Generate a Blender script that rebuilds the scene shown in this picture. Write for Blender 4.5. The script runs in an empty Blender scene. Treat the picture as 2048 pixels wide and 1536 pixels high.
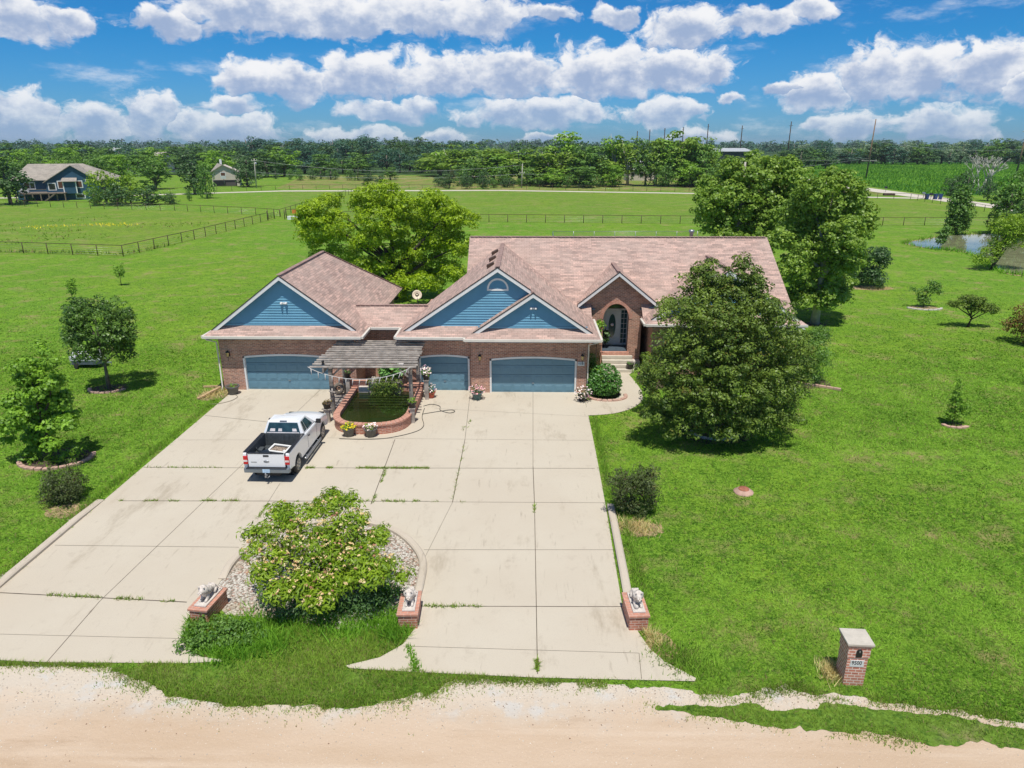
import bpy, bmesh, math, random
import numpy as np
from mathutils import Vector, Matrix
R = math.radians
C = bpy.context.scene.collection
rng = np.random.default_rng(7)
random.seed(7)

# ------------------------------------------------------------------ camera
F, H, HOR, VPX = 1400.0, 13.7, 287.0, 1050.0
TH = math.atan((768 - HOR) / F)
YAW = math.atan((VPX - 1024) / F * math.cos(TH))
_c, _s, _cy, _sy = math.cos(TH), math.sin(TH), math.cos(YAW), math.sin(YAW)
FWD = (-_sy * _c, _cy * _c, -_s); RGT = (_cy, _sy, 0.0); UPV = (-_sy * _s, _cy * _s, _c)

def ray(x, y):
    a = (x - 1024) / F; b = -(y - 768) / F
    return [FWD[i] + a * RGT[i] + b * UPV[i] for i in range(3)]
def atz(x, y, z=0.0):
    d = ray(x, y); t = (z - H) / d[2]
    return (d[0] * t, d[1] * t, z)
def aty(x, y, Y):
    d = ray(x, y); t = Y / d[1]
    return (d[0] * t, Y, H + d[2] * t)

cam = bpy.data.cameras.new("camera"); camo = bpy.data.objects.new("camera", cam); C.objects.link(camo)
camo.location = (0, 0, H)
camo.rotation_euler = (math.pi / 2 - TH, 0, YAW)
cam.sensor_width = 36.0; cam.lens = 36.0 * F / 2048.0
cam.clip_start = 0.1; cam.clip_end = 20000
bpy.context.scene.camera = camo

# ------------------------------------------------------------------ tagging
def tag(o, label=None, cat=None, group=None, kind=None):
    if label: o['label'] = label
    if cat: o['category'] = cat
    if group: o['group'] = group
    if kind: o['kind'] = kind
    return o
def thing(name, label, cat, loc=(0, 0, 0), rz=0.0, group=None):
    o = bpy.data.objects.new(name, None); C.objects.link(o)
    o.location = loc; o.rotation_euler = (0, 0, rz)
    return tag(o, label, cat, group)
def dup(root, loc, rz=0.0, scale=None, label=None, group=None):
    r = root.copy(); C.objects.link(r); r.location = loc; r.rotation_euler = (0, 0, rz)
    if scale is not None: r.scale = scale
    if label: r['label'] = label
    if group: r['group'] = group
    for ch in list(root.children):
        c = ch.copy(); C.objects.link(c); c.parent = r
        for g in ch.children:
            d = g.copy(); C.objects.link(d); d.parent = c
    return r

# ------------------------------------------------------------------ mesh builder
class MB:
    def __init__(s): s.v = []; s.f = []; s.sm = []
    def quad(s, *p):
        n = len(s.v); s.v += [tuple(q) for q in p]; s.f.append(tuple(range(n, n + len(p)))); s.sm.append(False); return s
    def mesh(s, vs, fs, smooth=False):
        n = len(s.v); s.v += [tuple(q) for q in vs]
        for f in fs: s.f.append(tuple(n + i for i in f)); s.sm.append(smooth)
        return s
    def box(s, x0, x1, y0, y1, z0, z1):
        return s.mesh([(x0,y0,z0),(x1,y0,z0),(x1,y1,z0),(x0,y1,z0),(x0,y0,z1),(x1,y0,z1),(x1,y1,z1),(x0,y1,z1)],
            [(0,3,2,1),(4,5,6,7),(0,1,5,4),(1,2,6,5),(2,3,7,6),(3,0,4,7)])
    def bar(s, p, q, w, h, up=(0, 0, 1)):
        p = Vector(p); q = Vector(q); d = (q - p).normalized(); u = Vector(up)
        sd = d.cross(u)
        if sd.length < 1e-4: sd = d.cross(Vector((0, 1, 0)))
        sd.normalize(); u = sd.cross(d).normalized(); a = sd * w / 2; b = u * h / 2
        return s.mesh([p-a-b, p+a-b, p+a+b, p-a+b, q-a-b, q+a-b, q+a+b, q-a+b],
            [(0,1,2,3),(7,6,5,4),(0,4,5,1),(1,5,6,2),(2,6,7,3),(3,7,4,0)])
    def tube(s, pts, rad, n=8, cap=True):
        pts = [Vector(p) for p in pts]
        if not hasattr(rad, '__len__'): rad = [rad] * len(pts)
        vs = []; prev = None
        for i, p in enumerate(pts):
            d = (pts[min(i + 1, len(pts) - 1)] - pts[max(i - 1, 0)]).normalized()
            if prev is None:
                a = d.orthogonal().normalized()
            else:
                a = (prev - d * prev.dot(d))
                a = a.normalized() if a.length > 1e-5 else d.orthogonal().normalized()
            prev = a; b = d.cross(a)
            for k in range(n):
                t = 2 * math.pi * k / n
                vs.append(p + (a * math.cos(t) + b * math.sin(t)) * rad[i])
        fs = []
        for i in range(len(pts) - 1):
            for k in range(n):
                fs.append((i*n+k, i*n+(k+1) % n, (i+1)*n+(k+1) % n, (i+1)*n+k))
        if cap:
            fs.append(tuple(reversed(range(n)))); fs.append(tuple(range((len(pts)-1)*n, len(pts)*n)))
        return s.mesh(vs, fs, True)
    def prism(s, poly, z0, z1):
        n = len(poly)
        vs = [(p[0], p[1], z0) for p in poly] + [(p[0], p[1], z1) for p in poly]
        fs = [tuple(reversed(range(n))), tuple(range(n, 2 * n))] + [(i, (i+1) % n, n+(i+1) % n, n+i) for i in range(n)]
        return s.mesh(vs, fs)
    def extrude(s, poly, off):
        n = len(poly); o = Vector(off)
        vs = [Vector(p) for p in poly] + [Vector(p) + o for p in poly]
        fs = [tuple(reversed(range(n))), tuple(range(n, 2 * n))] + [(i, (i+1) % n, n+(i+1) % n, n+i) for i in range(n)]
        return s.mesh(vs, fs)
    def lathe(s, prof, c=(0, 0, 0), n=20, axis='z', smooth=True):
        vs = []; m = len(prof)
        for k in range(n):
            t = 2 * math.pi * k / n; ct, st = math.cos(t), math.sin(t)
            for r, z in prof:
                q = (r * ct, r * st, z) if axis == 'z' else ((z, r * ct, r * st) if axis == 'x' else (r * st, z, r * ct))
                vs.append((c[0] + q[0], c[1] + q[1], c[2] + q[2]))
        fs = [(k*m+i, ((k+1) % n)*m+i, ((k+1) % n)*m+i+1, k*m+i+1) for k in range(n) for i in range(m - 1)]
        return s.mesh(vs, fs, smooth)
    def blob(s, c, r, n=10, m=7):
        vs = []; fs = []
        for i in range(m + 1):
            a = math.pi * i / m
            for k in range(n):
                t = 2 * math.pi * k / n
                vs.append((c[0]+r[0]*math.sin(a)*math.cos(t), c[1]+r[1]*math.sin(a)*math.sin(t), c[2]+r[2]*math.cos(a)))
        for i in range(m):
            for k in range(n): fs.append((i*n+k, (i+1)*n+k, (i+1)*n+(k+1) % n, i*n+(k+1) % n))
        return s.mesh(vs, fs, True)
    def build(s, name, mat, parent=None, o=(0, 0, 0), bevel=0.0, seg=2):
        me = bpy.data.meshes.new(name)
        vs = [(p[0]-o[0], p[1]-o[1], p[2]-o[2]) for p in s.v]
        me.from_pydata(vs, [], s.f); me.update()
        me.polygons.foreach_set('use_smooth', s.sm)
        uv = me.uv_layers.new(name='uv')
        for p in me.polygons:
            n = p.normal
            if abs(n.z) > 0.999: uu = Vector((1, 0, 0)); vv = Vector((0, 1, 0))
            else:
                uu = Vector((-n.y, n.x, 0)).normalized(); vv = n.cross(uu)
            for li in p.loop_indices:
                co = Vector(s.v[me.loops[li].vertex_index]); uv.data[li].uv = (co.dot(uu), co.dot(vv))
        ob = bpy.data.objects.new(name, me); C.objects.link(ob)
        me.materials.append(mat)
        if parent: ob.parent = parent
        else: ob.location = o
        if bevel:
            b = ob.modifiers.new('edge', 'BEVEL'); b.width = bevel; b.segments = seg; b.limit_method = 'ANGLE'; b.angle_limit = R(40)
        return ob

def sheet(name, poly, z, mat, parent=None, kind='structure'):
    bm = bmesh.new()
    vs = [bm.verts.new((p[0], p[1], z)) for p in poly]
    f = bm.faces.new(vs); bm.normal_update()
    if f.normal.z < 0: f.normal_flip()
    bmesh.ops.triangulate(bm, faces=[f])
    me = bpy.data.meshes.new(name); bm.to_mesh(me); bm.free()
    o = bpy.data.objects.new(name, me); C.objects.link(o); me.materials.append(mat)
    if parent: o.parent = parent
    elif kind: o['kind'] = kind
    return o

# ------------------------------------------------------------------ materials
def nt(name):
    m = bpy.data.materials.new(name); m.use_nodes = True
    t = m.node_tree; t.nodes.clear()
    out = t.nodes.new('ShaderNodeOutputMaterial'); b = t.nodes.new('ShaderNodeBsdfPrincipled')
    t.links.new(b.outputs[0], out.inputs[0])
    return m, t, b, out
LEAF_GAIN = 2.05
def mixc(t, fac, a, b, mode='MIX'):
    n = t.nodes.new('ShaderNodeMix'); n.data_type = 'RGBA'; n.blend_type = mode
    for sock, v in ((n.inputs[0], fac), (n.inputs[6], a), (n.inputs[7], b)):
        if hasattr(v, 'links') or hasattr(v, 'is_linked'): t.links.new(v, sock)
        elif isinstance(v, (int, float)): sock.default_value = v
        else: sock.default_value = (v[0], v[1], v[2], 1)
    return n.outputs[2]
def noise(t, scale, detail=3, rough=0.55, coord='Object', stretch=None, dist=0.0):
    tc = t.nodes.new('ShaderNodeTexCoord'); n = t.nodes.new('ShaderNodeTexNoise')
    n.inputs['Scale'].default_value = scale; n.inputs['Detail'].default_value = detail; n.inputs['Roughness'].default_value = rough
    n.inputs['Distortion'].default_value = dist
    src = tc.outputs[coord]
    if coord == 'World':
        pass
    if stretch:
        mp = t.nodes.new('ShaderNodeMapping'); mp.inputs['Scale'].default_value = stretch
        t.links.new(src, mp.inputs[0]); src = mp.outputs[0]
    t.links.new(src, n.inputs['Vector'])
    return n.outputs['Fac']
def posnoise(t, scale, detail=3, rough=0.55, stretch=None):
    g = t.nodes.new('ShaderNodeNewGeometry'); n = t.nodes.new('ShaderNodeTexNoise')
    n.inputs['Scale'].default_value = scale; n.inputs['Detail'].default_value = detail; n.inputs['Roughness'].default_value = rough
    src = g.outputs['Position']
    if stretch:
        mp = t.nodes.new('ShaderNodeMapping'); mp.inputs['Scale'].default_value = stretch
        t.links.new(src, mp.inputs[0]); src = mp.outputs[0]
    t.links.new(src, n.inputs['Vector'])
    return n.outputs['Fac']
def ramp(t, fac, lo, hi):
    n = t.nodes.new('ShaderNodeMapRange'); n.interpolation_type = 'SMOOTHSTEP'
    n.inputs[1].default_value = lo; n.inputs[2].default_value = hi
    t.links.new(fac, n.inputs[0]); return n.outputs[0]
def bump(t, b, h, strength=0.3, dist=0.02):
    n = t.nodes.new('ShaderNodeBump'); n.inputs['Strength'].default_value = strength; n.inputs['Distance'].default_value = dist
    t.links.new(h, n.inputs['Height']); t.links.new(n.outputs[0], b.inputs['Normal'])
def plain(name, col, rough=0.6, var=0.12, scale=6.0, metal=0.0, spec=0.5, bmp=0.0, coat=0.0):
    m, t, b, o = nt(name)
    d = tuple(c * (1 - var) for c in col); l = tuple(min(1, c * (1 + var)) for c in col)
    n1 = noise(t, scale, 5)
    t.links.new(mixc(t, ramp(t, n1, .3, .7), d, l), b.inputs['Base Color'])
    b.inputs['Roughness'].default_value = rough; b.inputs['Metallic'].default_value = metal
    b.inputs['Specular IOR Level'].default_value = spec; b.inputs['Coat Weight'].default_value = coat
    if bmp: bump(t, b, noise(t, scale * 6, 4), bmp, 0.01)
    return m
def uvbrick(t, w, h, c1, c2, mort, msize, offset=0.5):
    tc = t.nodes.new('ShaderNodeTexCoord'); n = t.nodes.new('ShaderNodeTexBrick')
    n.inputs['Scale'].default_value = 1.0; n.inputs['Brick Width'].default_value = w; n.inputs['Row Height'].default_value = h
    n.inputs['Mortar Size'].default_value = msize; n.inputs['Mortar Smooth'].default_value = 0.3; n.offset = offset
    n.inputs['Color1'].default_value = (*c1, 1); n.inputs['Color2'].default_value = (*c2, 1); n.inputs['Mortar'].default_value = (*mort, 1)
    t.links.new(tc.outputs['UV'], n.inputs['Vector'])
    return n
def m_brick(name, c1, c2, mort, dark, w=.21, h=.075, ms=.007):
    m, t, b, o = nt(name)
    n = uvbrick(t, w, h, c1, c2, mort, ms)
    col = mixc(t, ramp(t, noise(t, 1.1, 4), .35, .7), n.outputs['Color'], dark, 'MULTIPLY')
    n2 = noise(t, 9, 2, coord='UV', stretch=(.6, 1.6, 1))
    col = mixc(t, ramp(t, n2, .45, .72), col, (1.35, 1.25, 1.2), 'MULTIPLY')
    t.links.new(col, b.inputs['Base Color']); b.inputs['Roughness'].default_value = .85
    bump(t, b, n.outputs['Fac'], -.35, .01)
    return m
def m_shingle(name, c1, c2, c3, row=.145, w=.34):
    m, t, b, o = nt(name)
    n = uvbrick(t, w, row, c1, c2, tuple(c * .55 for c in c2), .011, .37)
    n.inputs['Mortar Smooth'].default_value = .6
    n4 = uvbrick(t, w * 1.9, row, (.74, .74, .74), (1.22, 1.18, 1.16), (.95, .95, .95), .0, .63)
    col = mixc(t, 1.0, n.outputs['Color'], n4.outputs['Color'], 'MULTIPLY')
    k5 = t.nodes.new('ShaderNodeMath'); k5.operation = 'MULTIPLY'; k5.inputs[1].default_value = .45; t.links.new(ramp(t, noise(t, .5, 4, .6), .35, .7), k5.inputs[0])
    col = mixc(t, k5.outputs[0], col, c3)
    n3 = noise(t, 7.0, 4, .6, coord='UV', stretch=(.5, 1.4, 1))
    col = mixc(t, ramp(t, n3, .5, .75), col, (.84, .80, .79), 'MULTIPLY')
    t.links.new(col, b.inputs['Base Color']); b.inputs['Roughness'].default_value = .9
    b.inputs['Specular IOR Level'].default_value = .25
    tc = t.nodes.new('ShaderNodeTexCoord'); sx = t.nodes.new('ShaderNodeSeparateXYZ'); t.links.new(tc.outputs['UV'], sx.inputs[0])
    dv = t.nodes.new('ShaderNodeMath'); dv.operation = 'DIVIDE'; dv.inputs[1].default_value = row; t.links.new(sx.outputs['Y'], dv.inputs[0])
    fr = t.nodes.new('ShaderNodeMath'); fr.operation = 'FRACT'; t.links.new(dv.outputs[0], fr.inputs[0])
    bump(t, b, fr.outputs[0], -.5, .02)
    return m

def m_ground(name, cols, dry=(.30, .27, .09), dryamt=(.62, .8), s=1.0, bumpd=.05):
    # cols: dark, mid, bright
    m, t, b, o = nt(name)
    a = posnoise(t, .16 * s, 5, .6); d = posnoise(t, 1.3 * s, 5, .7); f = posnoise(t, 9 * s, 4, .7)
    a2 = posnoise(t, .045 * s, 4, .6)
    col = mixc(t, ramp(t, a, .36, .64), cols[1], cols[2])
    col = mixc(t, ramp(t, a2, .40, .62), col, (1.18, 1.02, .85), 'MULTIPLY')
    col = mixc(t, ramp(t, posnoise(t, .55 * s, 5, .7, (.6, 1.6, 1)), .50, .68), col, (.66, .78, .80), 'MULTIPLY')
    col = mixc(t, ramp(t, d, .42, .68), col, cols[0])
    col = mixc(t, ramp(t, f, .42, .66), col, tuple(min(1, c * 1.35) for c in cols[2]))
    col = mixc(t, ramp(t, posnoise(t, 3.2 * s, 4, .75), .50, .64), col, (.48, .60, .62), 'MULTIPLY')
    e = posnoise(t, .42 * s, 4, .65)
    k = t.nodes.new('ShaderNodeMath'); k.operation = 'MULTIPLY'
    t.links.new(ramp(t, e, *dryamt), k.inputs[0]); t.links.new(ramp(t, d, .35, .6), k.inputs[1])
    col = mixc(t, k.outputs[0], col, dry)
    t.links.new(col, b.inputs['Base Color']); b.inputs['Roughness'].default_value = 1.0; b.inputs['Specular IOR Level'].default_value = .1
    bump(t, b, posnoise(t, 14 * s, 5, .75), .8, bumpd)
    return m

def m_leaf(name, dark, light, trans=.25, rough=.5, spec=.4, accent=None, acc_amt=.85):
    dark = tuple(c * LEAF_GAIN for c in dark); light = tuple(min(.8, c * LEAF_GAIN) for c in light)
    m, t, b, o = nt(name)
    at = t.nodes.new('ShaderNodeAttribute'); at.attribute_name = 'tint'
    sx = t.nodes.new('ShaderNodeSeparateColor'); t.links.new(at.outputs['Color'], sx.inputs[0])
    col = mixc(t, sx.outputs[0], dark, light)
    if accent: col = mixc(t, ramp(t, sx.outputs[1], acc_amt, min(1.0, acc_amt + .12)), col, accent)
    t.links.new(col, b.inputs['Base Color']); b.inputs['Roughness'].default_value = rough; b.inputs['Specular IOR Level'].default_value = spec
    tr = t.nodes.new('ShaderNodeBsdfTranslucent'); t.links.new(mixc(t, 1.0, col, (1.3, 1.25, .6), 'MULTIPLY'), tr.inputs[0])
    mx = t.nodes.new('ShaderNodeMixShader'); mx.inputs[0].default_value = trans
    t.links.new(b.outputs[0], mx.inputs[1]); t.links.new(tr.outputs[0], mx.inputs[2]); t.links.new(mx.outputs[0], o.inputs[0])
    return m

# ------------------------------------------------------------------ leaves
def norm(a): return a / np.maximum(np.linalg.norm(a, axis=1, keepdims=True), 1e-6)
def leaf_arrays(P, N, size, asp, g, tint):
    n = len(P)
    a = norm(np.cross(N, g.normal(size=(n, 3)))); bb = np.cross(N, a)
    L = (size * g.uniform(.7, 1.3, n))[:, None]; W = L * asp
    V = np.stack([P - a * L * .5, P + bb * W * .5 + a * L * .05, P + a * L * .5, P - bb * W * .5 + a * L * .05], 1).reshape(-1, 3)
    return V, np.repeat(tint, 4, axis=0)
def quads_obj(name, V, T, mat, parent=None, loc=None, k=4):
    n = len(V) // k
    me = bpy.data.meshes.new(name)
    me.vertices.add(len(V)); me.vertices.foreach_set('co', V.astype(np.float32).ravel())
    me.loops.add(len(V)); me.loops.foreach_set('vertex_index', np.arange(len(V), dtype=np.int32))
    me.polygons.add(n); me.polygons.foreach_set('loop_start', np.arange(0, len(V), k, dtype=np.int32))
    me.update(calc_edges=True)
    at = me.attributes.new('tint', 'FLOAT_COLOR', 'POINT')
    c = np.ones((len(V), 4), np.float32); c[:, :T.shape[1]] = T
    at.data.foreach_set('color', c.ravel())
    me.materials.append(mat)
    o = bpy.data.objects.new(name, me); C.objects.link(o)
    if parent: o.parent = parent
    if loc is not None: o.location = loc
    return o
def cloud(blobs, n, size, seed, per=14, cr=None, up=.6, asp=.55, shell=.72, droop=0.0, out=1.0):
    """leaves in clumps through the volume of the blobs (cx,cy,cz,rx,ry,rz[,weight])"""
    g = np.random.default_rng(seed)
    B = np.array([b[:6] for b in blobs], float); w = np.array([(b[6] if len(b) > 6 else 1.0) for b in blobs])
    area = (B[:, 3] * B[:, 4] * B[:, 5]) ** (2 / 3) * w
    nc = max(6, n // per)
    idx = g.choice(len(B), nc, p=area / area.sum())
    d = norm(g.normal(size=(nc, 3)))
    r = shell + (1.06 - shell) * g.random(nc) ** .6
    r *= g.choice([1.0, .75, .5], nc, p=[.74, .18, .08])
    cc = B[idx, :3] + d * B[idx, 3:6] * r[:, None]
    if cr is None: cr = size * 2.2
    ct = np.clip(g.normal(.5, .22, nc), 0, 1); ca = g.random(nc)
    k = np.repeat(np.arange(nc), per)
    m = len(k)
    s = norm(g.normal(size=(m, 3))); fl = g.random(m) < .5; s[fl, 2] = np.abs(s[fl, 2])
    crk = (cr * g.uniform(.65, 1.25, nc))[k]
    P = cc[k] + s * crk[:, None] * np.array([1, 1, .72]) * (g.random(m) ** .33 * .5 + .56)[:, None]
    if droop: P[:, 2] -= droop * np.abs(g.normal(size=m)) * cr
    N = norm(s * .95 + d[k] * out * .25 + np.array([0, 0, up * .6]) + g.normal(size=(m, 3)) * .42)
    tint = np.stack([np.clip(ct[k] * .7 + g.random(m) * .45 - .08, 0, 1), np.clip(ca[k] * .75 + g.random(m) * .3, 0, 1), g.random(m)], 1)
    P[:, 2] = np.maximum(P[:, 2], .03)
    return leaf_arrays(P, N, size, asp, g, tint)
def limbs(mb, base, tips, r0, seed, fork=.35, sag=.0, n=7):
    g = random.Random(seed)
    for tp in tips:
        b = Vector(base); e = Vector(tp); st = b.copy(); st.z += (e.z - b.z) * fork * g.uniform(.6, 1.1)
        mid = st.lerp(e, .5) + Vector((g.uniform(-1, 1), g.uniform(-1, 1), g.uniform(-.2, .6) - sag)) * (e - st).length * .12
        mb.tube([st, st.lerp(mid, .5), mid, mid.lerp(e, .5), e], [r0 * .62, r0 * .5, r0 * .36, r0 * .22, r0 * .07], n)
def tree(name, label, cat, loc, blobs, n, size, leafm, barkm, r0, top, seed, group=None, trunk=None, tips=None, rz=0, **kw):
    root = thing(name, label, cat, loc, rz, group)
    V, T = cloud(blobs, n, size, seed, **kw)
    quads_obj('crown', V, T, leafm, root)
    mb = MB(); g = random.Random(seed)
    tr = trunk or [(0, 0, -.1), (g.uniform(-.05, .05), g.uniform(-.05, .05), top * .3), (g.uniform(-.1, .1), g.uniform(-.1, .1), top * .65), (0, 0, top)]
    k = len(tr); mb.tube(tr, [r0 * 1.25] + [r0 * (1 - .75 * i / (k - 1)) for i in range(1, k)], 9)
    bs = sorted(blobs, key=lambda b: -b[3])
    limbs(mb, tr[min(1, k - 1)], tips or [(b[0] + g.uniform(-.2, .2) * b[3], b[1] + g.uniform(-.2, .2) * b[4], b[2] + .3 * b[5]) for b in bs[:9]], r0, seed + 1)
    mb.build('trunk', barkm, root)
    return root
SUN_E, SKY_S, EXPO, HAZE = 4.9, .075, -0.22, 0.00008
SKY_LO, SKY_HI, SKY_UP = (.44, .89, 1.62), (.19, .88, 1.56), (.68, .80, .94)
CLOUD_D, CLOUD_L = (.40 / SKY_S, .52 / SKY_S, .76 / SKY_S), (1.06 / SKY_S, 1.07 / SKY_S, 1.10 / SKY_S)
# ================================================================== materials
M = {}
M['lawn'] = m_ground('lawn_grass', [(.064, .152, .013), (.116, .238, .022), (.168, .298, .030)], dry=(.31, .27, .11), dryamt=(.48, .72))
M['pasture'] = m_ground('pasture_grass', [(.085, .165, .018), (.135, .235, .028), (.170, .275, .034)], dry=(.29, .27, .10), dryamt=(.46, .72), s=.6)
M['field'] = m_ground('field_grass', [(.08, .145, .02), (.125, .21, .028), (.14, .25, .03)], dry=(.34, .25, .12), dryamt=(.34, .6), s=.3)
M['crop'] = m_ground('crop_rows', [(.02, .085, .008), (.032, .125, .012), (.05, .165, .016)], dry=(.05, .17, .02), s=.25)
M['farland'] = m_ground('distant_land', [(.030, .060, .022), (.045, .085, .028), (.055, .10, .03)], dry=(.09, .12, .04), s=.05)
M['mailbrick'] = m_brick('mailbox_brick', (.62, .27, .19), (.48, .17, .115), (.74, .62, .53), (.92, .88, .86), .23, .088, .015)
M['verge'] = m_ground('verge_grass', [(.060, .125, .013), (.095, .185, .020), (.13, .225, .03)], dry=(.32, .28, .13), dryamt=(.52, .76))
M['brick'] = m_brick('brown_brick', (.54, .275, .180), (.31, .142, .096), (.58, .48, .40), (.84, .79, .77), .23, .085, .011)
M['brick_red'] = m_brick('red_brick', (.52, .21, .135), (.36, .125, .08), (.58, .46, .38), (.85, .8, .78), .23, .085, .012)
M['brick_pink'] = m_brick('pale_brick', (.62, .31, .22), (.52, .22, .15), (.60, .48, .40), (.9, .86, .84))
M['cap_brick'] = m_brick('cap_brick', (.56, .28, .20), (.50, .24, .17), (.50, .38, .31), (.9, .86, .84), .2, .11, .008)
M['shingle'] = m_shingle('pink_shingle', (.575, .400, .335), (.430, .315, .272), (.52, .40, .34))
M['grey_shingle'] = m_shingle('grey_shingle', (.40, .36, .31), (.34, .31, .27), (.42, .38, .32), .16, .4)
M['cap_shingle'] = plain('ridge_shingle', (.40, .27, .23), .9, .2, 3)
M['siding'] = plain('blue_siding', (.150, .360, .500), .55, .05, 1.5)
M['door'] = plain('blue_garage_paint', (.125, .255, .335), .5, .06, .8)
M['white'] = plain('white_trim', (.80, .80, .78), .5, .04, 3)
M['cream'] = plain('cream_gutter', (.72, .68, .60), .45, .05, 2)
M['soffit'] = plain('blue_soffit', (.10, .2, .3), .6, .05, 2)
M['drip'] = plain('dark_drip_edge', (.035, .033, .032), .6)
M['black'] = plain('black_metal', (.02, .02, .022), .4)
M['dark'] = plain('dark_void', (.012, .013, .016), .7)
M['brass'] = plain('aged_brass', (.35, .22, .07), .35, .2, 8, .8)
M['amber'] = plain('amber_glass', (.55, .40, .16), .15)
M['steel'] = plain('galvanised_steel', (.42, .43, .44), .4, .12, 5, .7)
M['terra'] = plain('red_flowerpot', (.45, .10, .06), .6)
M['teal_pot'] = plain('teal_flowerpot', (.075, .15, .16), .5)
M['grey_pot'] = plain('grey_flowerpot', (.115, .115, .11), .6)
M['black_pot'] = plain('black_flowerpot', (.025, .025, .025), .5)
M['soil'] = plain('garden_soil', (.09, .06, .04), .95, .4, 5, bmp=.6)
M['mulch'] = plain('dark_mulch', (.085, .055, .042), .95, .5, 9, bmp=.8)
M['straw_soil'] = plain('dry_straw_soil', (.34, .25, .13), .95, .35, 4, bmp=.7)
M['bark'] = plain('grey_bark', (.17, .14, .115), .9, .35, 6, bmp=.8)
M['pale_bark'] = plain('pale_bark', (.40, .37, .32), .85, .25, 3, bmp=.6)
M['dark_bark'] = plain('dark_bark', (.065, .048, .036), .9, .3, 6, bmp=.8)
M['dead_wood'] = plain('bleached_dead_wood', (.50, .47, .42), .85, .15, 4)
M['rust'] = plain('rusty_pipe', (.075, .045, .032), .7, .3, 3)
M['pole'] = plain('creosote_pole', (.24, .155, .095), .85, .25, 2)
M['palepole'] = plain('grey_wood_pole', (.45, .42, .36), .85, .2, 2)
M['wire'] = plain('aluminium_wire', (.62, .62, .60), .4, .05, 1)
M['old_wood'] = plain('weathered_wood', (.39, .345, .30), .85, .3, 3, bmp=.4)
M['old_white'] = plain('weathered_white', (.60, .58, .55), .7, .1, 4)
M['old_wood2'] = plain('weathered_post', (.25, .22, .19), .85, .35, 4, bmp=.4)
M['plank'] = plain('deck_plank', (.20, .16, .125), .8, .3, 3)
M['stone'] = plain('cast_stone', (.62, .56, .50), .8, .14, 9, bmp=.3)
M['lion'] = plain('weathered_lion_stone', (.66, .59, .52), .8, .28, 13, bmp=.4)
M['capstone'] = plain('limestone_cap', (.56, .51, .43), .8, .1, 4, bmp=.2)
M['step'] = plain('concrete_step', (.60, .545, .45), .8, .07, 3)
M['edging'] = plain('pink_concrete_edging', (.55, .35, .27), .85, .15, 4, bmp=.3)
M['paint'] = plain('white_car_paint', (.84, .85, .86), .22, .01, 1, coat=.6)
M['tyre'] = plain('tyre_rubber', (.035, .034, .033), .8)
M['rim'] = plain('alloy_rim', (.45, .44, .42), .35, .2, 9, .6)
M['liner'] = plain('bed_liner', (.065, .075, .082), .6, .2, 9)
M['red_lens'] = plain('red_lens', (.55, .012, .015), .15)
M['clear_lens'] = plain('clear_lens', (.75, .68, .66), .15)
M['bumper'] = plain('painted_bumper', (.20, .235, .26), .35, .06, 2, .35)
M['plate'] = plain('licence_plate', (.45, .62, .80), .4, .12, 12)
M['board'] = plain('grey_board', (.40, .44, .46), .6, .1, 3)
M['blue_bin'] = plain('blue_bin', (.015, .05, .19), .5)
M['pinewood'] = plain('split_timber', (.5, .34, .18), .8, .25, 5)
M['lid'] = plain('terracotta_lid', (.40, .15, .09), .8, .25, 6)
M['tarp'] = plain('grey_cover', (.55, .56, .57), .6, .08, 3)
M['navy'] = plain('navy_hull', (.10, .12, .15), .4)
M['hose'] = plain('dark_hose', (.05, .05, .045), .6)
M['hosegreen'] = plain('tan_hose', (.30, .25, .18), .6)
M['dblue'] = plain('dark_blue_siding', (.030, .092, .155), .6, .08, 1)
M['beige'] = plain('beige_siding', (.62, .53, .46), .7, .06, .5)
M['glassdark'] = plain('window_glass', (.025, .032, .036), .06, .2, 2, spec=.8)
M['brownpane'] = plain('curtained_pane', (.14, .06, .035), .3)
M['glassgreen'] = plain('tinted_glass', (.028, .060, .062), .05, .3, 4, spec=.9)
M['frost'] = plain('leaded_glass', (.045, .10, .11), .12, .3, 12, spec=.8)
M['doorwhite'] = plain('white_door', (.84, .84, .80), .5, .05, 2)
M['ink'] = plain('black_numerals', (.015, .015, .015), .5)
M['bluegrey'] = plain('pale_numerals', (.25, .33, .42), .5)
M['plaque'] = plain('white_plaque', (.72, .74, .72), .5, .05, 4)
M['greenshed'] = plain('dark_green_shed', (.03, .045, .035), .6, .1, .2)
M['barnroof'] = plain('grey_metal_roof', (.50, .52, .52), .5, .08, .3)
M['tan_slab'] = plain('slate_porch', (.075, .10, .125), .5)
M['dish'] = plain('satellite_dish', (.78, .66, .48), .5)

def concrete(name, a, bcol, stain):
    m, t, b, o = nt(name)
    col = mixc(t, ramp(t, posnoise(t, .22, 5, .6), .35, .65), a, bcol)
    col = mixc(t, ramp(t, posnoise(t, 1.5, 6, .7), .55, .82), col, stain)
    col = mixc(t, ramp(t, posnoise(t, .35, 6, .75, (1.6, .5, 1)), .54, .70), col, (.80, .78, .75), 'MULTIPLY')
    col = mixc(t, ramp(t, posnoise(t, 2.6, 4, .6, (1.8, .25, 1)), .62, .76), col, (.76, .74, .72), 'MULTIPLY')
    col = mixc(t, ramp(t, posnoise(t, .5, 5, .7, (1, .35, 1)), .62, .80), col, (.90, .88, .86), 'MULTIPLY')
    col = mixc(t, ramp(t, posnoise(t, 30, 2), .3, .8), col, (.94, .94, .94), 'MULTIPLY')
    t.links.new(col, b.inputs['Base Color']); b.inputs['Roughness'].default_value = .85; b.inputs['Specular IOR Level'].default_value = .25
    bump(t, b, posnoise(t, 25, 4), .15, .01)
    return m
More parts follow.
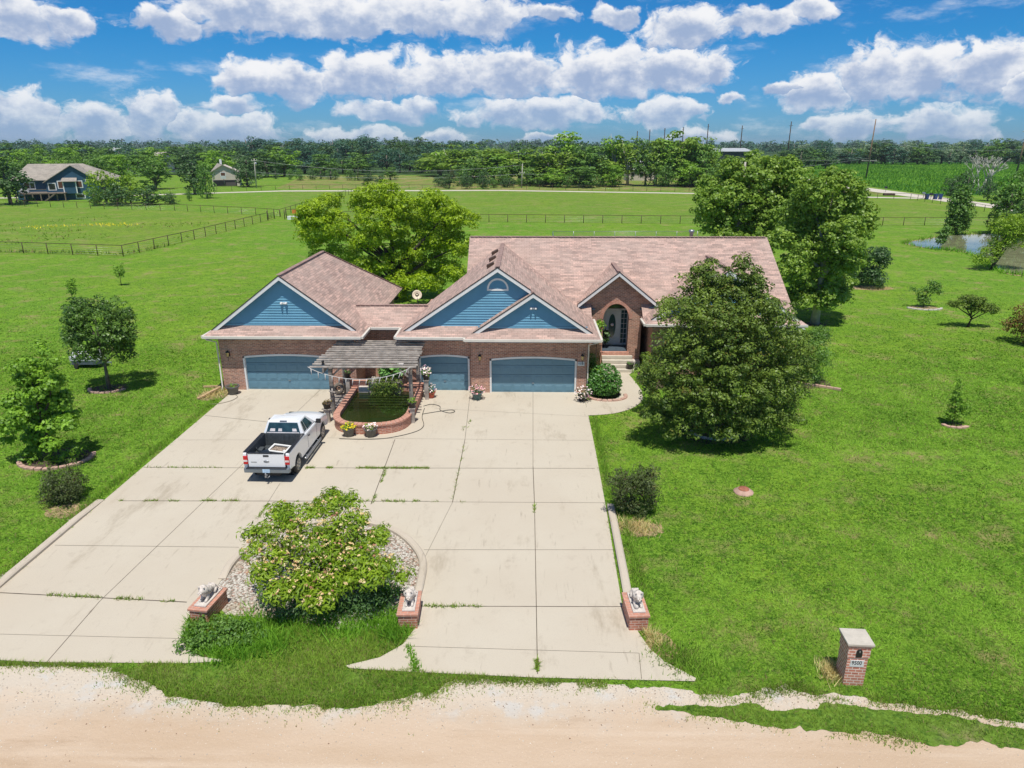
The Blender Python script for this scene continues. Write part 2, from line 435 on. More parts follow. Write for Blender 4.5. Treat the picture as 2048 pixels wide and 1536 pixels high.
M['concrete'] = concrete('concrete', (.575, .505, .400), (.60, .535, .428), (.48, .415, .325))
M['kerb'] = concrete('kerb_concrete', (.56, .485, .385), (.60, .52, .42), (.42, .35, .26))
M['joint'] = plain('joint_filler', (.13, .105, .08), .95, .35, 3)

def gravelroad():
    m, t, b, o = nt('dirt_road')
    g = t.nodes.new('ShaderNodeNewGeometry'); sx = t.nodes.new('ShaderNodeSeparateXYZ'); t.links.new(g.outputs['Position'], sx.inputs[0])
    col = mixc(t, ramp(t, posnoise(t, .5, 5, .65, (.3, 1, 1)), .35, .65), (.575, .425, .292), (.635, .485, .350))
    # pale gravel shoulder towards the lawn
    ad = t.nodes.new('ShaderNodeMath'); ad.operation = 'MULTIPLY_ADD'; ad.inputs[1].default_value = 2.6
    t.links.new(posnoise(t, .45, 5, .65), ad.inputs[0]); t.links.new(sx.outputs['Y'], ad.inputs[2])
    sh = ramp(t, ad.outputs[0], 14.6, 16.4)
    col = mixc(t, sh, col, (.64, .555, .45))
    sp = ramp(t, posnoise(t, 1.1, 4, .6), .52, .66)
    k = t.nodes.new('ShaderNodeMath'); k.operation = 'MULTIPLY'; t.links.new(sp, k.inputs[0]); t.links.new(sh, k.inputs[1])
    col = mixc(t, k.outputs[0], col, (.60, .58, .54))
    st = ramp(t, posnoise(t, .8, 4, .6, (.10, 1.6, 1)), .52, .74)
    col = mixc(t, st, col, (.68, .54, .405))
    st2 = ramp(t, posnoise(t, .6, 5, .7, (.22, 1.3, 1)), .55, .74)
    col = mixc(t, st2, col, (.80, .76, .72), 'MULTIPLY')
    peb = ramp(t, posnoise(t, 26, 3, .7), .62, .74)
    col = mixc(t, peb, col, (.80, .70, .58))
    peb2 = ramp(t, posnoise(t, 19, 3, .7), .66, .8)
    col = mixc(t, peb2, col, (.70, .66, .62), 'MULTIPLY')
    t.links.new(col, b.inputs['Base Color']); b.inputs['Roughness'].default_value = 1; b.inputs['Specular IOR Level'].default_value = .1
    bump(t, b, posnoise(t, 12, 6, .75), .7, .04)
    return m
M['road'] = gravelroad()
def pebbles():
    m, t, b, o = nt('pebble_bed')
    g = t.nodes.new('ShaderNodeNewGeometry'); v = t.nodes.new('ShaderNodeTexVoronoi'); v.inputs['Scale'].default_value = 15
    t.links.new(g.outputs['Position'], v.inputs['Vector'])
    sp = t.nodes.new('ShaderNodeSeparateColor'); t.links.new(v.outputs['Color'], sp.inputs[0])
    col = mixc(t, sp.outputs[0], (.42, .37, .31), (.70, .66, .58))
    col = mixc(t, ramp(t, sp.outputs[1], .8, .9), col, (.48, .33, .26))
    col = mixc(t, ramp(t, v.outputs['Distance'], .45, .75), col, (.4, .36, .32), 'MULTIPLY')
    col = mixc(t, ramp(t, posnoise(t, .8, 4), .5, .75), col, (.8, .72, .6), 'MULTIPLY')
    t.links.new(col, b.inputs['Base Color']); b.inputs['Roughness'].default_value = .9
    bump(t, b, v.outputs['Distance'], -.8, .04)
    return m
M['pebbles'] = pebbles()
def water(name, col, rough=.05, bs=.12, sc=5):
    m, t, b, o = nt(name)
    t.links.new(mixc(t, ramp(t, posnoise(t, .5, 4), .3, .7), col, tuple(c * .7 for c in col)), b.inputs['Base Color'])
    b.inputs['Roughness'].default_value = rough; b.inputs['Specular IOR Level'].default_value = .6
    bump(t, b, posnoise(t, sc, 3), bs, .02)
    return m
M['farmwater'] = water('pond_water', (.30, .31, .165), .05, .06, 2.0)
M['koiwater'] = water('koi_water', (.026, .042, .009), .03, .03, 4)
M['leadroad'] = concrete('lane_gravel', (.62, .56, .46), (.66, .60, .50), (.52, .46, .36))

L = {}
L['pear'] = m_leaf('pear_leaf', (.018, .040, .006), (.120, .170, .024), .12, .45, .3, (.17, .14, .03), .90)
L['ornpear'] = m_leaf('glossy_leaf', (.016, .045, .007), (.085, .150, .022), .12, .42, .35)
L['maple'] = m_leaf('maple_leaf', (.050, .112, .010), (.165, .285, .024), .30)
L['willow'] = m_leaf('willow_leaf', (.070, .125, .003), (.235, .320, .010), .28)
L['cotton'] = m_leaf('cottonwood_leaf', (.046, .100, .010), (.190, .265, .042), .30, .42, .35)
L['barberry'] = m_leaf('barberry_leaf', (.020, .032, .010), (.070, .092, .026), .1, .5, .3, (.075, .04, .02), .82)
L['mimosa'] = m_leaf('mimosa_leaf', (.052, .105, .005), (.180, .255, .015), .30)
L['mimosa_fl'] = m_leaf('mimosa_flower', (.46, .29, .15), (.58, .40, .21), .2, .8, .2, (.48, .22, .15), .7)
L['box'] = m_leaf('boxwood_leaf', (.018, .060, .010), (.080, .190, .028), .15, .4, .5)
L['dark'] = m_leaf('dark_leaf', (.014, .040, .012), (.055, .105, .025), .12)
L['mid'] = m_leaf('mid_leaf', (.028, .072, .012), (.100, .180, .028), .2)
L['bright'] = m_leaf('bright_leaf', (.050, .115, .010), (.155, .260, .024), .25)
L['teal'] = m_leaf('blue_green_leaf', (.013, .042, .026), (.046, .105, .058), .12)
L['silver'] = m_leaf('silver_leaf', (.060, .100, .055), (.170, .225, .130), .15)
L['yellow'] = m_leaf('yellow_green_leaf', (.062, .120, .006), (.185, .270, .018), .28)
L['reddish'] = m_leaf('reddish_leaf', (.050, .045, .010), (.160, .110, .025), .2, accent=(.22, .13, .03), acc_amt=.5)
L['weed'] = m_leaf('weed_leaf', (.050, .130, .010), (.140, .270, .025), .3, .7, .2)
L['grassblade'] = m_leaf('lawn_blade', (.052, .116, .011), (.160, .268, .032), .32, .8, .15, (.27, .25, .095), .82)
L['vergeblade'] = m_leaf('verge_blade', (.066, .125, .013), (.165, .240, .036), .30, .9, .1, (.30, .26, .11), .76)
L['straw'] = m_leaf('dry_straw', (.30, .20, .085), (.52, .38, .18), .15, .9, .1)
L['petal_pink'] = m_leaf('pink_petal', (.62, .30, .36), (.80, .62, .62), .2, .8, .2)
L['petal_white'] = m_leaf('white_petal', (.70, .58, .60), (.85, .82, .80), .2, .8, .2, (.45, .12, .30), .8)
L['stone'] = m_leaf('road_stone', (.20, .17, .14), (.40, .36, .31), .0, .9, .1, (.22, .13, .09), .85)
L['yellowfl'] = m_leaf('yellow_wildflower', (.55, .40, .02), (.72, .58, .04), .2, .8, .2)
L['hosta'] = m_leaf('hosta_leaf', (.030, .090, .020), (.160, .300, .080), .2, .45, .4)
L['fern'] = m_leaf('hanging_plant', (.045, .085, .012), (.170, .230, .040), .2, .6, .3, (.28, .20, .07), .8)

# ================================================================== ground
big = 9000
sheet('ground', [(-big, -400), (big, -400), (big, big * 1.6), (-big, big * 1.6)], 0.0, M['lawn'])

def jag(p, q, step, amp, seed, fine=.5):
    """irregular line from p to q"""
    g = np.random.default_rng(seed); p = np.array(p, float); q = np.array(q, float)
    n = max(2, int(np.linalg.norm(q - p) / step)); t = np.linspace(0, 1, n + 1)[:-1]
    d = (q - p) / np.linalg.norm(q - p); nn = np.array([-d[1], d[0]])
    w = np.zeros(n)
    for k in range(1, 7):
        m = max(2, n // (2 ** (7 - k)) + 2); c = g.normal(size=m) * amp / (1.22 ** k)
        w += np.interp(t * (m - 1), np.arange(m), c)
    w *= np.minimum(1, np.minimum(t, 1 - t) * 12 + .15)
    return [tuple(p + (q - p) * a + nn * b) for a, b in zip(t, w)]
def jagpoly(pts, step, amp, seed):
    out = []
    for i in range(len(pts)): out += jag(pts[i], pts[(i + 1) % len(pts)], step, amp, seed + i)
    return out
def px(*pts, z=0.0): return [atz(x, y, z)[:2] for x, y in pts]
def smooth_closed(pts, k=6):
    P = np.array(pts, float); n = len(P); out = []
    for i in range(n):
        a, b, c, d = P[i - 1], P[i], P[(i + 1) % n], P[(i + 2) % n]
        for j in range(k):
            t = j / k
            out.append(tuple(.5 * (2 * b + (c - a) * t + (2 * a - 5 * b + 4 * c - d) * t * t + (3 * b - a - 3 * c + d) * t ** 3)))
    return out
def smooth_open(pts, k=6):
    P = np.array([pts[0]] + list(pts) + [pts[-1]], float); out = []
    for i in range(1, len(P) - 2):
        a, b, c, d = P[i - 1], P[i], P[i + 1], P[i + 2]
        for j in range(k):
            t = j / k
            out.append(tuple(.5 * (2 * b + (c - a) * t + (2 * a - 5 * b + 4 * c - d) * t * t + (3 * b - a - 3 * c + d) * t ** 3)))
    out.append(tuple(P[-2])); return out

# gravel road with ragged lawn edge
edge = px((-260, 1312), (0, 1326), (120, 1329), (225, 1336), (270, 1362), (330, 1392), (480, 1412), (640, 1412), (760, 1404), (850, 1395), (905, 1364), (960, 1358), (1060, 1362), (1180, 1368), (1290, 1374), (1390, 1388), (1480, 1392), (1550, 1382), (1580, 1372), (1640, 1388), (1740, 1402), (1850, 1416), (1960, 1428), (2048, 1440), (2300, 1462))
road = []
for i in range(len(edge) - 1): road += jag(edge[i], edge[i + 1], .06, .07, 40 + i)
road = jag((-90, 18.5), edge[0], .5, .15, 60) + road + jag(edge[-1], (90, 8.5), .5, .15, 61) + [(90, 8.5), (90, -60), (-90, -60)]
ROAD = road
sheet('gravel_road', road, .012, M['road'])
# grass strip inside the road, right
st = px((1310, 1420), (1400, 1413), (1520, 1410), (1640, 1412), (1760, 1420), (1880, 1432), (1960, 1445), (2060, 1462), (2200, 1490), (2200, 1512), (2060, 1500), (1990, 1490), (1960, 1482), (1840, 1484), (1720, 1470), (1600, 1452), (1490, 1443), (1400, 1432))
STRIP = jagpoly(st, .06, .07, 90)
sheet('grass_strip', STRIP, .020, M['verge'])
for k, (a, b) in enumerate([((2030, 1490), (2110, 1512)), ((1355, 1415), (1395, 1425))]):
    pass

# verge of rough grass between the drives and the road
vg = px((255, 1340), (380, 1330), (520, 1328), (690, 1338), (840, 1345), (900, 1352), (860, 1378), (760, 1396), (640, 1402), (480, 1402), (340, 1384))
VERGE = jagpoly(vg, .06, .06, 130)
sheet('verge_grass', VERGE, .020, M['verge'])

# ---------------------------------------------------------------- driveway
XL, XR, YG = -16.98, 3.45, 39.05
isl_top = smooth_open(px((444, 1160), (470, 1122), (520, 1080), (600, 1052), (690, 1044), (742, 1048), (790, 1064), (826, 1092), (846, 1126), (842, 1165), (833, 1200)), 5)
isl_right = isl_top[::-1]
isl = px((827, 1262), (806, 1290), (760, 1316), (690, 1333))
drive = [(XL, YG), (XL, 24.9), (-17.0, 18.9), (-17.6, 17.2), (-18.6, 16.4), (-19.3, 15.85)] + px((0, 1322), (90, 1326), (240, 1327), (370, 1328), (445, 1324), (440, 1320), (402, 1315), (376, 1300), (369, 1275), (374, 1240), (420, 1195)) \
    + isl_top + px((829, 1235)) + isl + px((700, 1338), (840, 1346), (1080, 1357), (1390, 1364), (1392, 1358), (1330, 1325), (1300, 1300), (1276, 1265), (1266, 1240)) + [(3.12, 18.4), (3.3, 24.9), (3.40, 30.0), (XR, 34.5), (XR, YG)]
DRIVE = drive
dw = sheet('driveway', drive, .030, M['concrete'])
# apron under pond and up to the connector
sheet('driveway_apron', [(-9.75, YG - .004), (-9.75, 40.9), (-6.55, 40.9), (-6.55, YG - .004)], .030, M['concrete'])
def strip_joint(mb, p, q, w, z=.0345):
    p = Vector((*p, 0)); q = Vector((*q, 0)); d = (q - p).normalized(); nn = Vector((-d.y, d.x, 0)) * w / 2
    mb.quad((p.x-nn.x, p.y-nn.y, z), (q.x-nn.x, q.y-nn.y, z), (q.x+nn.x, q.y+nn.y, z), (p.x+nn.x, p.y+nn.y, z))
JOINTS = [((240, 1003), (860, 1004), .035), ((860, 1005), (1218, 1007), .02), ((287, 936), (500, 937), .03), ((610, 937), (1190, 938), .03), ((110, 1092), (478, 1096), .018), ((848, 1101), (1228, 1101), .018),
    ((0, 1187), (374, 1206), .04), ((836, 1214), (1248, 1215), .03), ((410, 832), (545, 846), .03), ((356, 881), (500, 881), .012), ((655, 877), (1185, 882), .014), ((870, 818), (1176, 834), .012),
    ((95, 1325), (200, 1204), .02), ((200, 1204), (640, 781), .018), ((515, 1040), (560, 968), .015), ((742, 1010), (790, 880), .03), ((905, 1006), (930, 880), .03), ((930, 880), (940, 790), .02),
    ((1066, 785), (1066, 934), .018), ((1066, 934), (1069, 1010), .03), ((1069, 1010), (1075, 1350), .024), ((848, 1120), (905, 1006), .012), ((0, 1270), (366, 1279), .012), ((806, 1294), (1278, 1308), .012), ((1278, 1308), (1283, 1360), .014)]
jm = MB()
for a, b_, w in JOINTS: strip_joint(jm, atz(*a)[:2], atz(*b_)[:2], w)
jm.build('joint', M['joint'], dw)
# tyre and oil stains, part of the drive surface
M['stain'] = plain('tyre_stain', (.43, .375, .30), .9, .1, 2)
sm_ = MB()
# front path
path = smooth_open(px((1172, 832), (1225, 828), (1262, 818), (1283, 803), (1284, 785), (1270, 764), (1258, 750)), 5)
PATH = [(XR + .012, 36.0)] + path + [(6.85, 42.2), (5.0, 42.2), (5.0, 41.0), (5.2, 40.0), (5.5, 39.0), (5.6, 38.0), (5.2, 37.3), (4.4, 37.0), (XR + .012, 37.2)]
sheet('front_path', PATH, .026, M['concrete'])
# island bed of pebbles
ISL = isl_top + px((829, 1235), (790, 1255), (700, 1262), (560, 1240), (452, 1230), (420, 1195))
sheet('pebble_bed', [(p[0], p[1]) for p in ISL], .016, M['pebbles'])
# gravel strip left of the left kerb
GRV = jagpoly(px((0, 1150), (60, 1105), (130, 1040), (190, 1010), (205, 1004), (120, 1070), (60, 1125), (5, 1172)), .15, .12, 300)
sheet('gravel_verge', GRV, .014, M['pebbles'])
# bare soil patches
for i, (cx, cy, rx, ry, mt) in enumerate([(-16.9 - .9, 37.6, .9, .9, 'straw_soil'), (4.35, 23.2, .95, .55, 'straw_soil'), (-18.0, 24.2, .8, .6, 'straw_soil'), (4.0, 16.6, .45, .7, 'straw_soil'),
        (-21.5, 29.0, 1.5, 1.2, 'mulch'), (-24.5, 38.6, 1.1, .8, 'mulch'), (9.6, 32.6, 1.9, 1.5, 'mulch'), (35.2, 61.1, 1.3, .8, 'straw_soil'), (34.7, 70.1, 2.2, 1.2, 'straw_soil'), (16.9, 40.5, 1.6, 1.2, 'mulch'), (22.1, 33.8, .5, .4, 'mulch'), (4.7, 37.9, 1.1, .75, 'mulch'), (23.3, 55.0, .9, .7, 'mulch'), (7.9, 40.8, 1.0, 1.8, 'mulch'), (15.3, 26.2, .01, .01, 'mulch')]):
    if rx < .05: continue
    pts = [(cx + rx * math.cos(a), cy + ry * math.sin(a)) for a in np.linspace(0, 2 * math.pi, 22)[:-1]]
    sheet('soil_patch', jagpoly(pts, .12, .06 * min(1, rx), 400 + i), .008, M[mt])

# kerbs: rounded concrete ribbon
def kerb(pts, w=.30, h=.14):
    mb = MB(); n = len(pts); vs = []; prof = [(-w/2, 0), (-w/2, h*.7), (-w*.32, h), (w*.32, h), (w/2, h*.7), (w/2, 0)]
    for i, p in enumerate(pts):
        a = np.array(pts[max(0, i-1)]); b = np.array(pts[min(n-1, i+1)]); d = (b - a) / np.linalg.norm(b - a); nn = np.array([-d[1], d[0]])
        f = min(1, .35 + .65 * min(i, n - 1 - i) / 3)
        for u, zz in prof: vs.append((p[0] + nn[0]*u, p[1] + nn[1]*u, .02 + zz * f))
    k = len(prof); fs = [(i*k+j, i*k+j+1, (i+1)*k+j+1, (i+1)*k+j) for i in range(n-1) for j in range(k-1)]
    fs += [tuple(range(k)), tuple(reversed(range((n-1)*k, n*k)))]
    mb.mesh(vs, fs, False); o = mb.build('kerb', M['kerb']); o['kind'] = 'structure'
kerb([(-17.12, y) for y in np.linspace(25.0, 18.2, 14)])
kerb([(3.50 - (25.0 - y) * .022, y) for y in np.linspace(25.0, 18.6, 14)], .28)
kerb([p for p in isl_top[:] ], .26)

# ---------------------------------------------------------------- fields
LANE = [(-200, 172), (-150, 184), (-112, 195.7), (-74, 217), (-7.5, 221), (49, 208.5), (104, 190.5)]
LANE2 = [(-200, 175), (-150, 187.5), (-112, 200), (-74, 222), (-7.5, 225.5), (49, 212.5), (104, 194.5)]
sheet('pasture', [(-70, 92.4), (-51.4, 89.3), (-49, 110), (-48, 139.3), (-54, 144.3), (-75, 152.8), (-121, 164.7), (-200, 180), (-200, 100)], .012, M['pasture'])
sheet('far_pasture', [(-48, 140), (-10, 131.8), (63, 127.3), (104, 127), (103.6, 189)] + [(49, 207.5), (-7.5, 220), (-74, 216), (-60, 180)], .012, M['pasture'])
sheet('field', [(-80, 232), (40, 222), (104, 202), (104, 300), (-20, 330), (-100, 330)], .014, M['field'])
sheet('lane', LANE + LANE2[::-1], .035, M['leadroad'])
sheet('far_road', [(103.8, 110), (104.4, 150), (104.4, 240), (110, 330), (135, 560), (142, 560), (117.5, 330), (111.9, 240), (111.9, 150), (112.3, 110)], .04, M['leadroad'])
# crop field: low rows of plants
g = np.random.default_rng(5)
CROP = [(115, 200), (150, 205), (420, 340), (520, 560), (150, 560)]
sheet('far_field', [(-9000, 335), (-120, 335), (100, 335), (600, 585), (9000, 600), (9000, 13000), (-9000, 13000)], .007, M['farland'])
sheet('crop_field', [(114.5, 205), (200, 205), (520, 330), (620, 575), (146, 575), (120, 330)], .05, M['crop'])
# farm pond
pp = px((1815, 487), (1860, 478), (1905, 471), (1965, 469), (2048, 466), (2200, 470), (2200, 575), (2100, 575), (2055, 552), (2010, 545), (1985, 528), (1945, 508), (1900, 500), (1865, 498))
POND = smooth_closed(pp, 5)
sheet('pond_bank', [(p[0] * 1.0 + (p[0] - 70) * .03, p[1] + (p[1] - 97) * .06) for p in POND], .016, M['straw_soil'])
sheet('pond_water', POND, .035, M['farmwater'])
# ================================================================== main house
house = thing('brick_house', 'large brick house with pink shingle roof, blue gables and three garage doors', 'house', (-1.5, 38.3, 0))
HO = (-1.5, 38.3, 0)
def hp(mb, name, mat, parent=None, **k): 
    return mb.build(name, mat, parent or house, HO, **k)

def wall(mb, xs, bot, top, Y, depth=.28):
    """front-facing wall at y=Y in vertical strips; bot(x) may rise inside an opening (arch)"""
    for a, b in zip(xs[:-1], xs[1:]):
        e = 1e-4
        b0, b1 = bot(a + e), bot(b - e); t0, t1 = top(a + e), top(b - e)
        mb.quad((a, Y, b0), (b, Y, b1), (b, Y, t1), (a, Y, t0))
        if max(b0, b1) > .05: mb.quad((a, Y + depth, b0), (b, Y + depth, b1), (b, Y, b1), (a, Y, b0))
def seg_arch(xl, xr, zs, rise):
    return lambda x: zs + rise * (1 - ((2 * x - xl - xr) / (xr - xl)) ** 2)
def garage(X0, X1, Y, xl, xr, zs, rise, label):
    ar = seg_arch(xl, xr, zs, rise); xs = [X0] + list(np.linspace(xl, xr, 17)) + [X1]
    mb = MB(); inside = lambda x: xl < x < xr
    wall(mb, xs, lambda x: ar(x) if inside(x) else 0.0, lambda x: 3.22, Y)
    mb.quad((xl, Y, 0), (xl, Y + .28, 0), (xl, Y + .28, zs), (xl, Y, zs)); mb.quad((xr, Y, 0), (xr, Y, zs), (xr, Y + .28, zs), (xr, Y + .28, 0))
    # soldier course over the door
    hp(mb, 'front_wall', M['brick'])
    sc = MB(); xa = np.linspace(xl - .12, xr + .12, 60)
    for i in range(59):
        a, b = xa[i] + .004, xa[i + 1] - .004; za, zb = ar(min(max(a, xl), xr)), ar(min(max(b, xl), xr))
        sc.extrude([(a, Y - .012, za + .09), (b, Y - .012, zb + .09), (b, Y - .012, zb + .29), (a, Y - .012, za + .29)], (0, .02, 0))
    hp(sc, 'soldier_course', M['brick_red'] if False else M['brick'])
    fr = MB(); w = .10; yy = Y - .02
    fr.box(xl, xl + w, yy, yy + .16, 0, zs + .01); fr.box(xr - w, xr, yy, yy + .16, 0, zs + .01)
    xb = np.linspace(xl, xr, 25)
    for a, b in zip(xb[:-1], xb[1:]):
        fr.extrude([(a, yy, ar(a) - w), (b, yy, ar(b) - w), (b, yy, ar(b) + .004), (a, yy, ar(a) + .004)], (0, .16, 0))
    hp(fr, 'door_frame', M['white'])
    d = MB(); ncol = max(3, round((xr - xl) / .62)); x0, x1 = xl + w, xr - w; yd = Y + .12
    rows = 4; hh = (zs + rise) / rows
    for r in range(rows):
        z0 = r * hh + .008; z1 = (r + 1) * hh - .008
        xs2 = np.linspace(x0, x1, 17) if r == rows - 1 else [x0, x1]
        if r < rows - 1: d.box(x0, x1, yd, yd + .05, z0, z1)
        else:
            for a, b in zip(xs2[:-1], xs2[1:]):
                d.extrude([(a, yd, z0), (b, yd, z0), (b, yd, ar(b) - w), (a, yd, ar(a) - w)], (0, .05, 0))
        cw = (x1 - x0) / ncol
        for c in range(ncol):
            a, b = x0 + c * cw + .07, x0 + (c + 1) * cw - .07; za, zb = z0 + .08, min(z1 - .08, ar((a + b) / 2) - w - .08)
            if zb - za < .08: continue
            d.extrude([(a, yd, za), (b, yd, za), (b, yd, zb), (a, yd, zb)], (0, -.010, 0))
            d.extrude([(a + .05, yd - .010, za + .05), (b - .05, yd - .010, za + .05), (b - .05, yd - .010, zb - .05), (a + .05, yd - .010, zb - .05)], (0, -.010, 0))
    gd = hp(d, 'garage_door', M['door'], bevel=.006, seg=1)
    if label: gd['label'] = label
    bk = MB(); bk.box(x0, x1, yd + .055, yd + .075, 0, zs - .02); hp(bk, 'door_backing', M['dark'], None)
    hd = MB(); hd.box((xl + xr) / 2 - .06, (xl + xr) / 2 + .06, yd - .05, yd - .028, hh * 1.05, hh * 1.05 + .03)
    hp(hd, 'handle', M['steel'], gd)
    return gd
garage(-17.55, -9.72, 38.5, -16.25, -11.15, 2.06, .15, 'wide blue door of the left garage wing')
garage(-6.62, -3.0, 38.5, -6.05, -3.12, 2.10, .13, 'narrow blue single door between the two wide ones')
garage(-3.02, 3.6, 38.25, -1.95, 3.03, 2.06, .15, 'wide blue door of the projecting right bay')

wb = MB()
wb.box(-17.545, -9.725, 38.785, 51.4, 0, 3.22)
wb.box(-9.72, -6.62, 40.85, 46, 0, 3.22)
wb.box(-6.615, 3.595, 38.79, 49, 0, 3.22)
wb.box(4.3, 7.45, 45.0, 50, 0, 3.9)
wb.box(7.9, 16.3, 41.9, 54, 0, 3.22)
wb.box(-3.4, 7.9, 46, 54, 0, 3.22)
wb.box(-17.545, -17.35, 38.504, 38.79, 0, 3.22); wb.box(-9.92, -9.725, 38.504, 38.79, 0, 3.22)
wb.box(-3.015, -2.9, 38.254, 38.79, 0, 3.22); wb.box(3.4, 3.596, 38.254, 38.79, 0, 3.22)
wb.box(3.595, 4.5, 43.42, 46, 0, 3.6)
hp(wb, 'wall', M['brick'])
# gable end of the main roof
ge = MB(); ge.extrude([(16.3, 42.6, 3.2), (16.3, 54, 3.2), (16.3, 48.6, 7.4)], (-.2, 0, 0)); hp(ge, 'gable_end', M['siding'])

def slab(poly, th=.09):
    mb = MB(); mb.extrude(poly, (0, 0, -th)); return mb
roofm = MB()
def RF(*poly): roofm.extrude(list(poly), (0, 0, -.09))
ZE = 3.42
def pent(xl, xr, Ye, Yw, m, ml):
    d = Yw - Ye; zt = ZE + m * d; dx = m * d / ml
    RF((xl, Ye, ZE), (xr, Ye, ZE), (xr - dx, Yw, zt), (xl + dx, Yw, zt)); return zt
# left wing
YRK = 38.32
LX, LR, LE, LRt = -13.6, 6.80, -18.1, -9.15
mL = (LR - ZE) / (LX - LE)
def gslope(xe, xr_, zr, Ye, Yr, Yb_e, Yb_r, m):
    """one slope of a front gable: eave x, ridge x"""
    s = 1 if xr_ > xe else -1; dx = (.65 * (Yr - Ye)) / m
    return [(xe, Ye, ZE), (xe + s * dx, Yr, ZE + m * dx), (xr_, Yr, zr), (xr_, Yb_r, zr), (xe, Yb_e, ZE)]
RF(*gslope(LE, LX, LR, 37.9, YRK, 51.9, 47.45, mL)); RF(*gslope(LRt, LX, LR, 37.9, YRK, 51.9, 47.45, mL)[::-1])
RF((LX, 47.45, LR), (LRt, 51.9, ZE), (LE, 51.9, ZE))
pent(LE, LRt, 37.9, 38.66, .65, mL)
# connector
RF((-10.7, 40.1, ZE), (-5.4, 40.1, ZE), (-5.4, 41.6, 4.42), (-10.7, 41.6, 4.42)); RF((-10.7, 41.6, 4.42), (-5.4, 41.6, 4.42), (-5.4, 43.1, ZE), (-10.7, 43.1, ZE))
# big centre gable
BX, BR, BE, BRt = -1.47, 7.29, -7.2, 4.26; mB = (BR - ZE) / (BX - BE)
def on_left(x, y):
    d = ray(x, y); t = (ZE - mB * BE - H) / (d[2] - mB * d[0]); return (d[0]*t, d[1]*t, H + d[2]*t)
q = on_left(931, 549)
g1 = gslope(BE, BX, BR, 37.9, YRK, 42.3, 48.1, mB)
RF(g1[0], g1[1], g1[2], g1[3], (-3.0, 47.2, ZE + mB * (-3.0 - BE)), q, g1[4])
SX, SR = .50, ZE + mB * (4.26 - .50); SY = 37.92; SE = -3.27
dxs = .65 * (SY - 37.5) / mB
RF((BX, YRK, BR), (SX, YRK, SR), (SX, SY, SR), (BRt - dxs, SY, ZE + mB * dxs), (BRt, 37.5, ZE), (BRt, 42.4, ZE), (BX, 48.1, BR))
RF((SE, 37.5, ZE), (SE + dxs, SY, ZE + mB * dxs), (SX, SY, SR), (SX, 38.7, SR), (SE, 38.7, ZE))
pent(BE, -1.6, 37.9, 38.66, .65, mB); pent(SE, BRt, 37.5, 38.26, .65, mB)
# main roof
RF((-3.75, 48.6, 7.66), (-3.75, 45.5, 5.577), (-2.6, 42.2, 3.36), (4.2, 42.2, 3.36), (4.2, 43.75, 4.401), (7.36, 43.75, 4.401), (7.36, 42.2, 3.36), (16.8, 42.2, 3.36), (16.5, 48.6, 7.66))
RF((-3.75, 48.6, 7.66), (16.5, 48.6, 7.66), (16.8, 55.0, 3.36), (-3.75, 55.0, 3.36))
# porch gable
PX, PR, PY, mP = 5.85, 6.26, 42.92, .80
RF((3.33, PY, PR - mP * 2.52), (PX, PY, PR), (PX, 46.6, PR), (3.33, 46.6, PR - mP * 2.52)); RF((PX, PY, PR), (8.37, PY, PR - mP * 2.52), (8.37, 46.6, PR - mP * 2.52), (PX, 46.6, PR))
# right wing
WX, WL, WR, WZ = 12.15, 7.32, 16.98, 6.66; mW = (WZ - ZE) / (WX - WL)
RF(*gslope(WL, WX, WZ, 41.1, 41.4, 43.0, 47.2, mW)); RF(*gslope(WR, WX, WZ, 41.1, 41.4, 43.0, 47.2, mW)[::-1]); pent(WL, WR, 41.1, 41.85, .65, mW)
roof = hp(roofm, 'roof', M['shingle'])
# ridge and hip caps
def ridge(p, q, w=.26):
    cap = MB(); p = Vector(p); q = Vector(q); n = max(2, int((q - p).length / .28))
    for i in range(n):
        a = p.lerp(q, i / n); b = p.lerp(q, (i + .94) / n); a.z += .035; b.z += .02; cap.bar(a, b, w, .03)
    hp(cap, 'ridge_cap', M['cap_shingle'], roof)
ridge((LX, YRK + .03, LR), (LX, 47.45, LR)); ridge((LX, 47.45, LR), (LRt, 51.9, ZE)); ridge((BX, YRK + .03, BR), (BX, 48.0, BR)); ridge((-3.7, 48.6, 7.66), (16.4, 48.6, 7.66))
ridge((PX, PY + .05, PR), (PX, 46.4, PR)); ridge((-10.2, 41.6, 4.42), (-5.8, 41.6, 4.42)); ridge((WX, 41.45, WZ), (WX, 47.0, WZ)); ridge((SX, SY + .05, SR), (SX, 38.15, SR), .2)
# valley flashings read as thin pale lines
def valley(p, q):
    vl = MB(); vl.bar(Vector(p) + Vector((0, 0, .012)), Vector(q) + Vector((0, 0, .012)), .10, .02); hp(vl, 'valley', M['cap_shingle'], roof)
valley((BX, 47.98, BR), (BRt, 42.42, ZE + .02)); valley((-9.2, 40.12, ZE + .03), (-10.47, 41.6, 4.42)); valley((-7.15, 40.12, ZE + .03), (-5.72, 41.6, 4.42))
valley((PX, 46.52, PR), (3.36, 43.4, PR - mP * 2.49)); valley((PX, 46.52, PR), (8.34, 43.6, PR - mP * 2.49)); valley((WX, 47.16, WZ), (WL + .05, 42.3, ZE + .04))
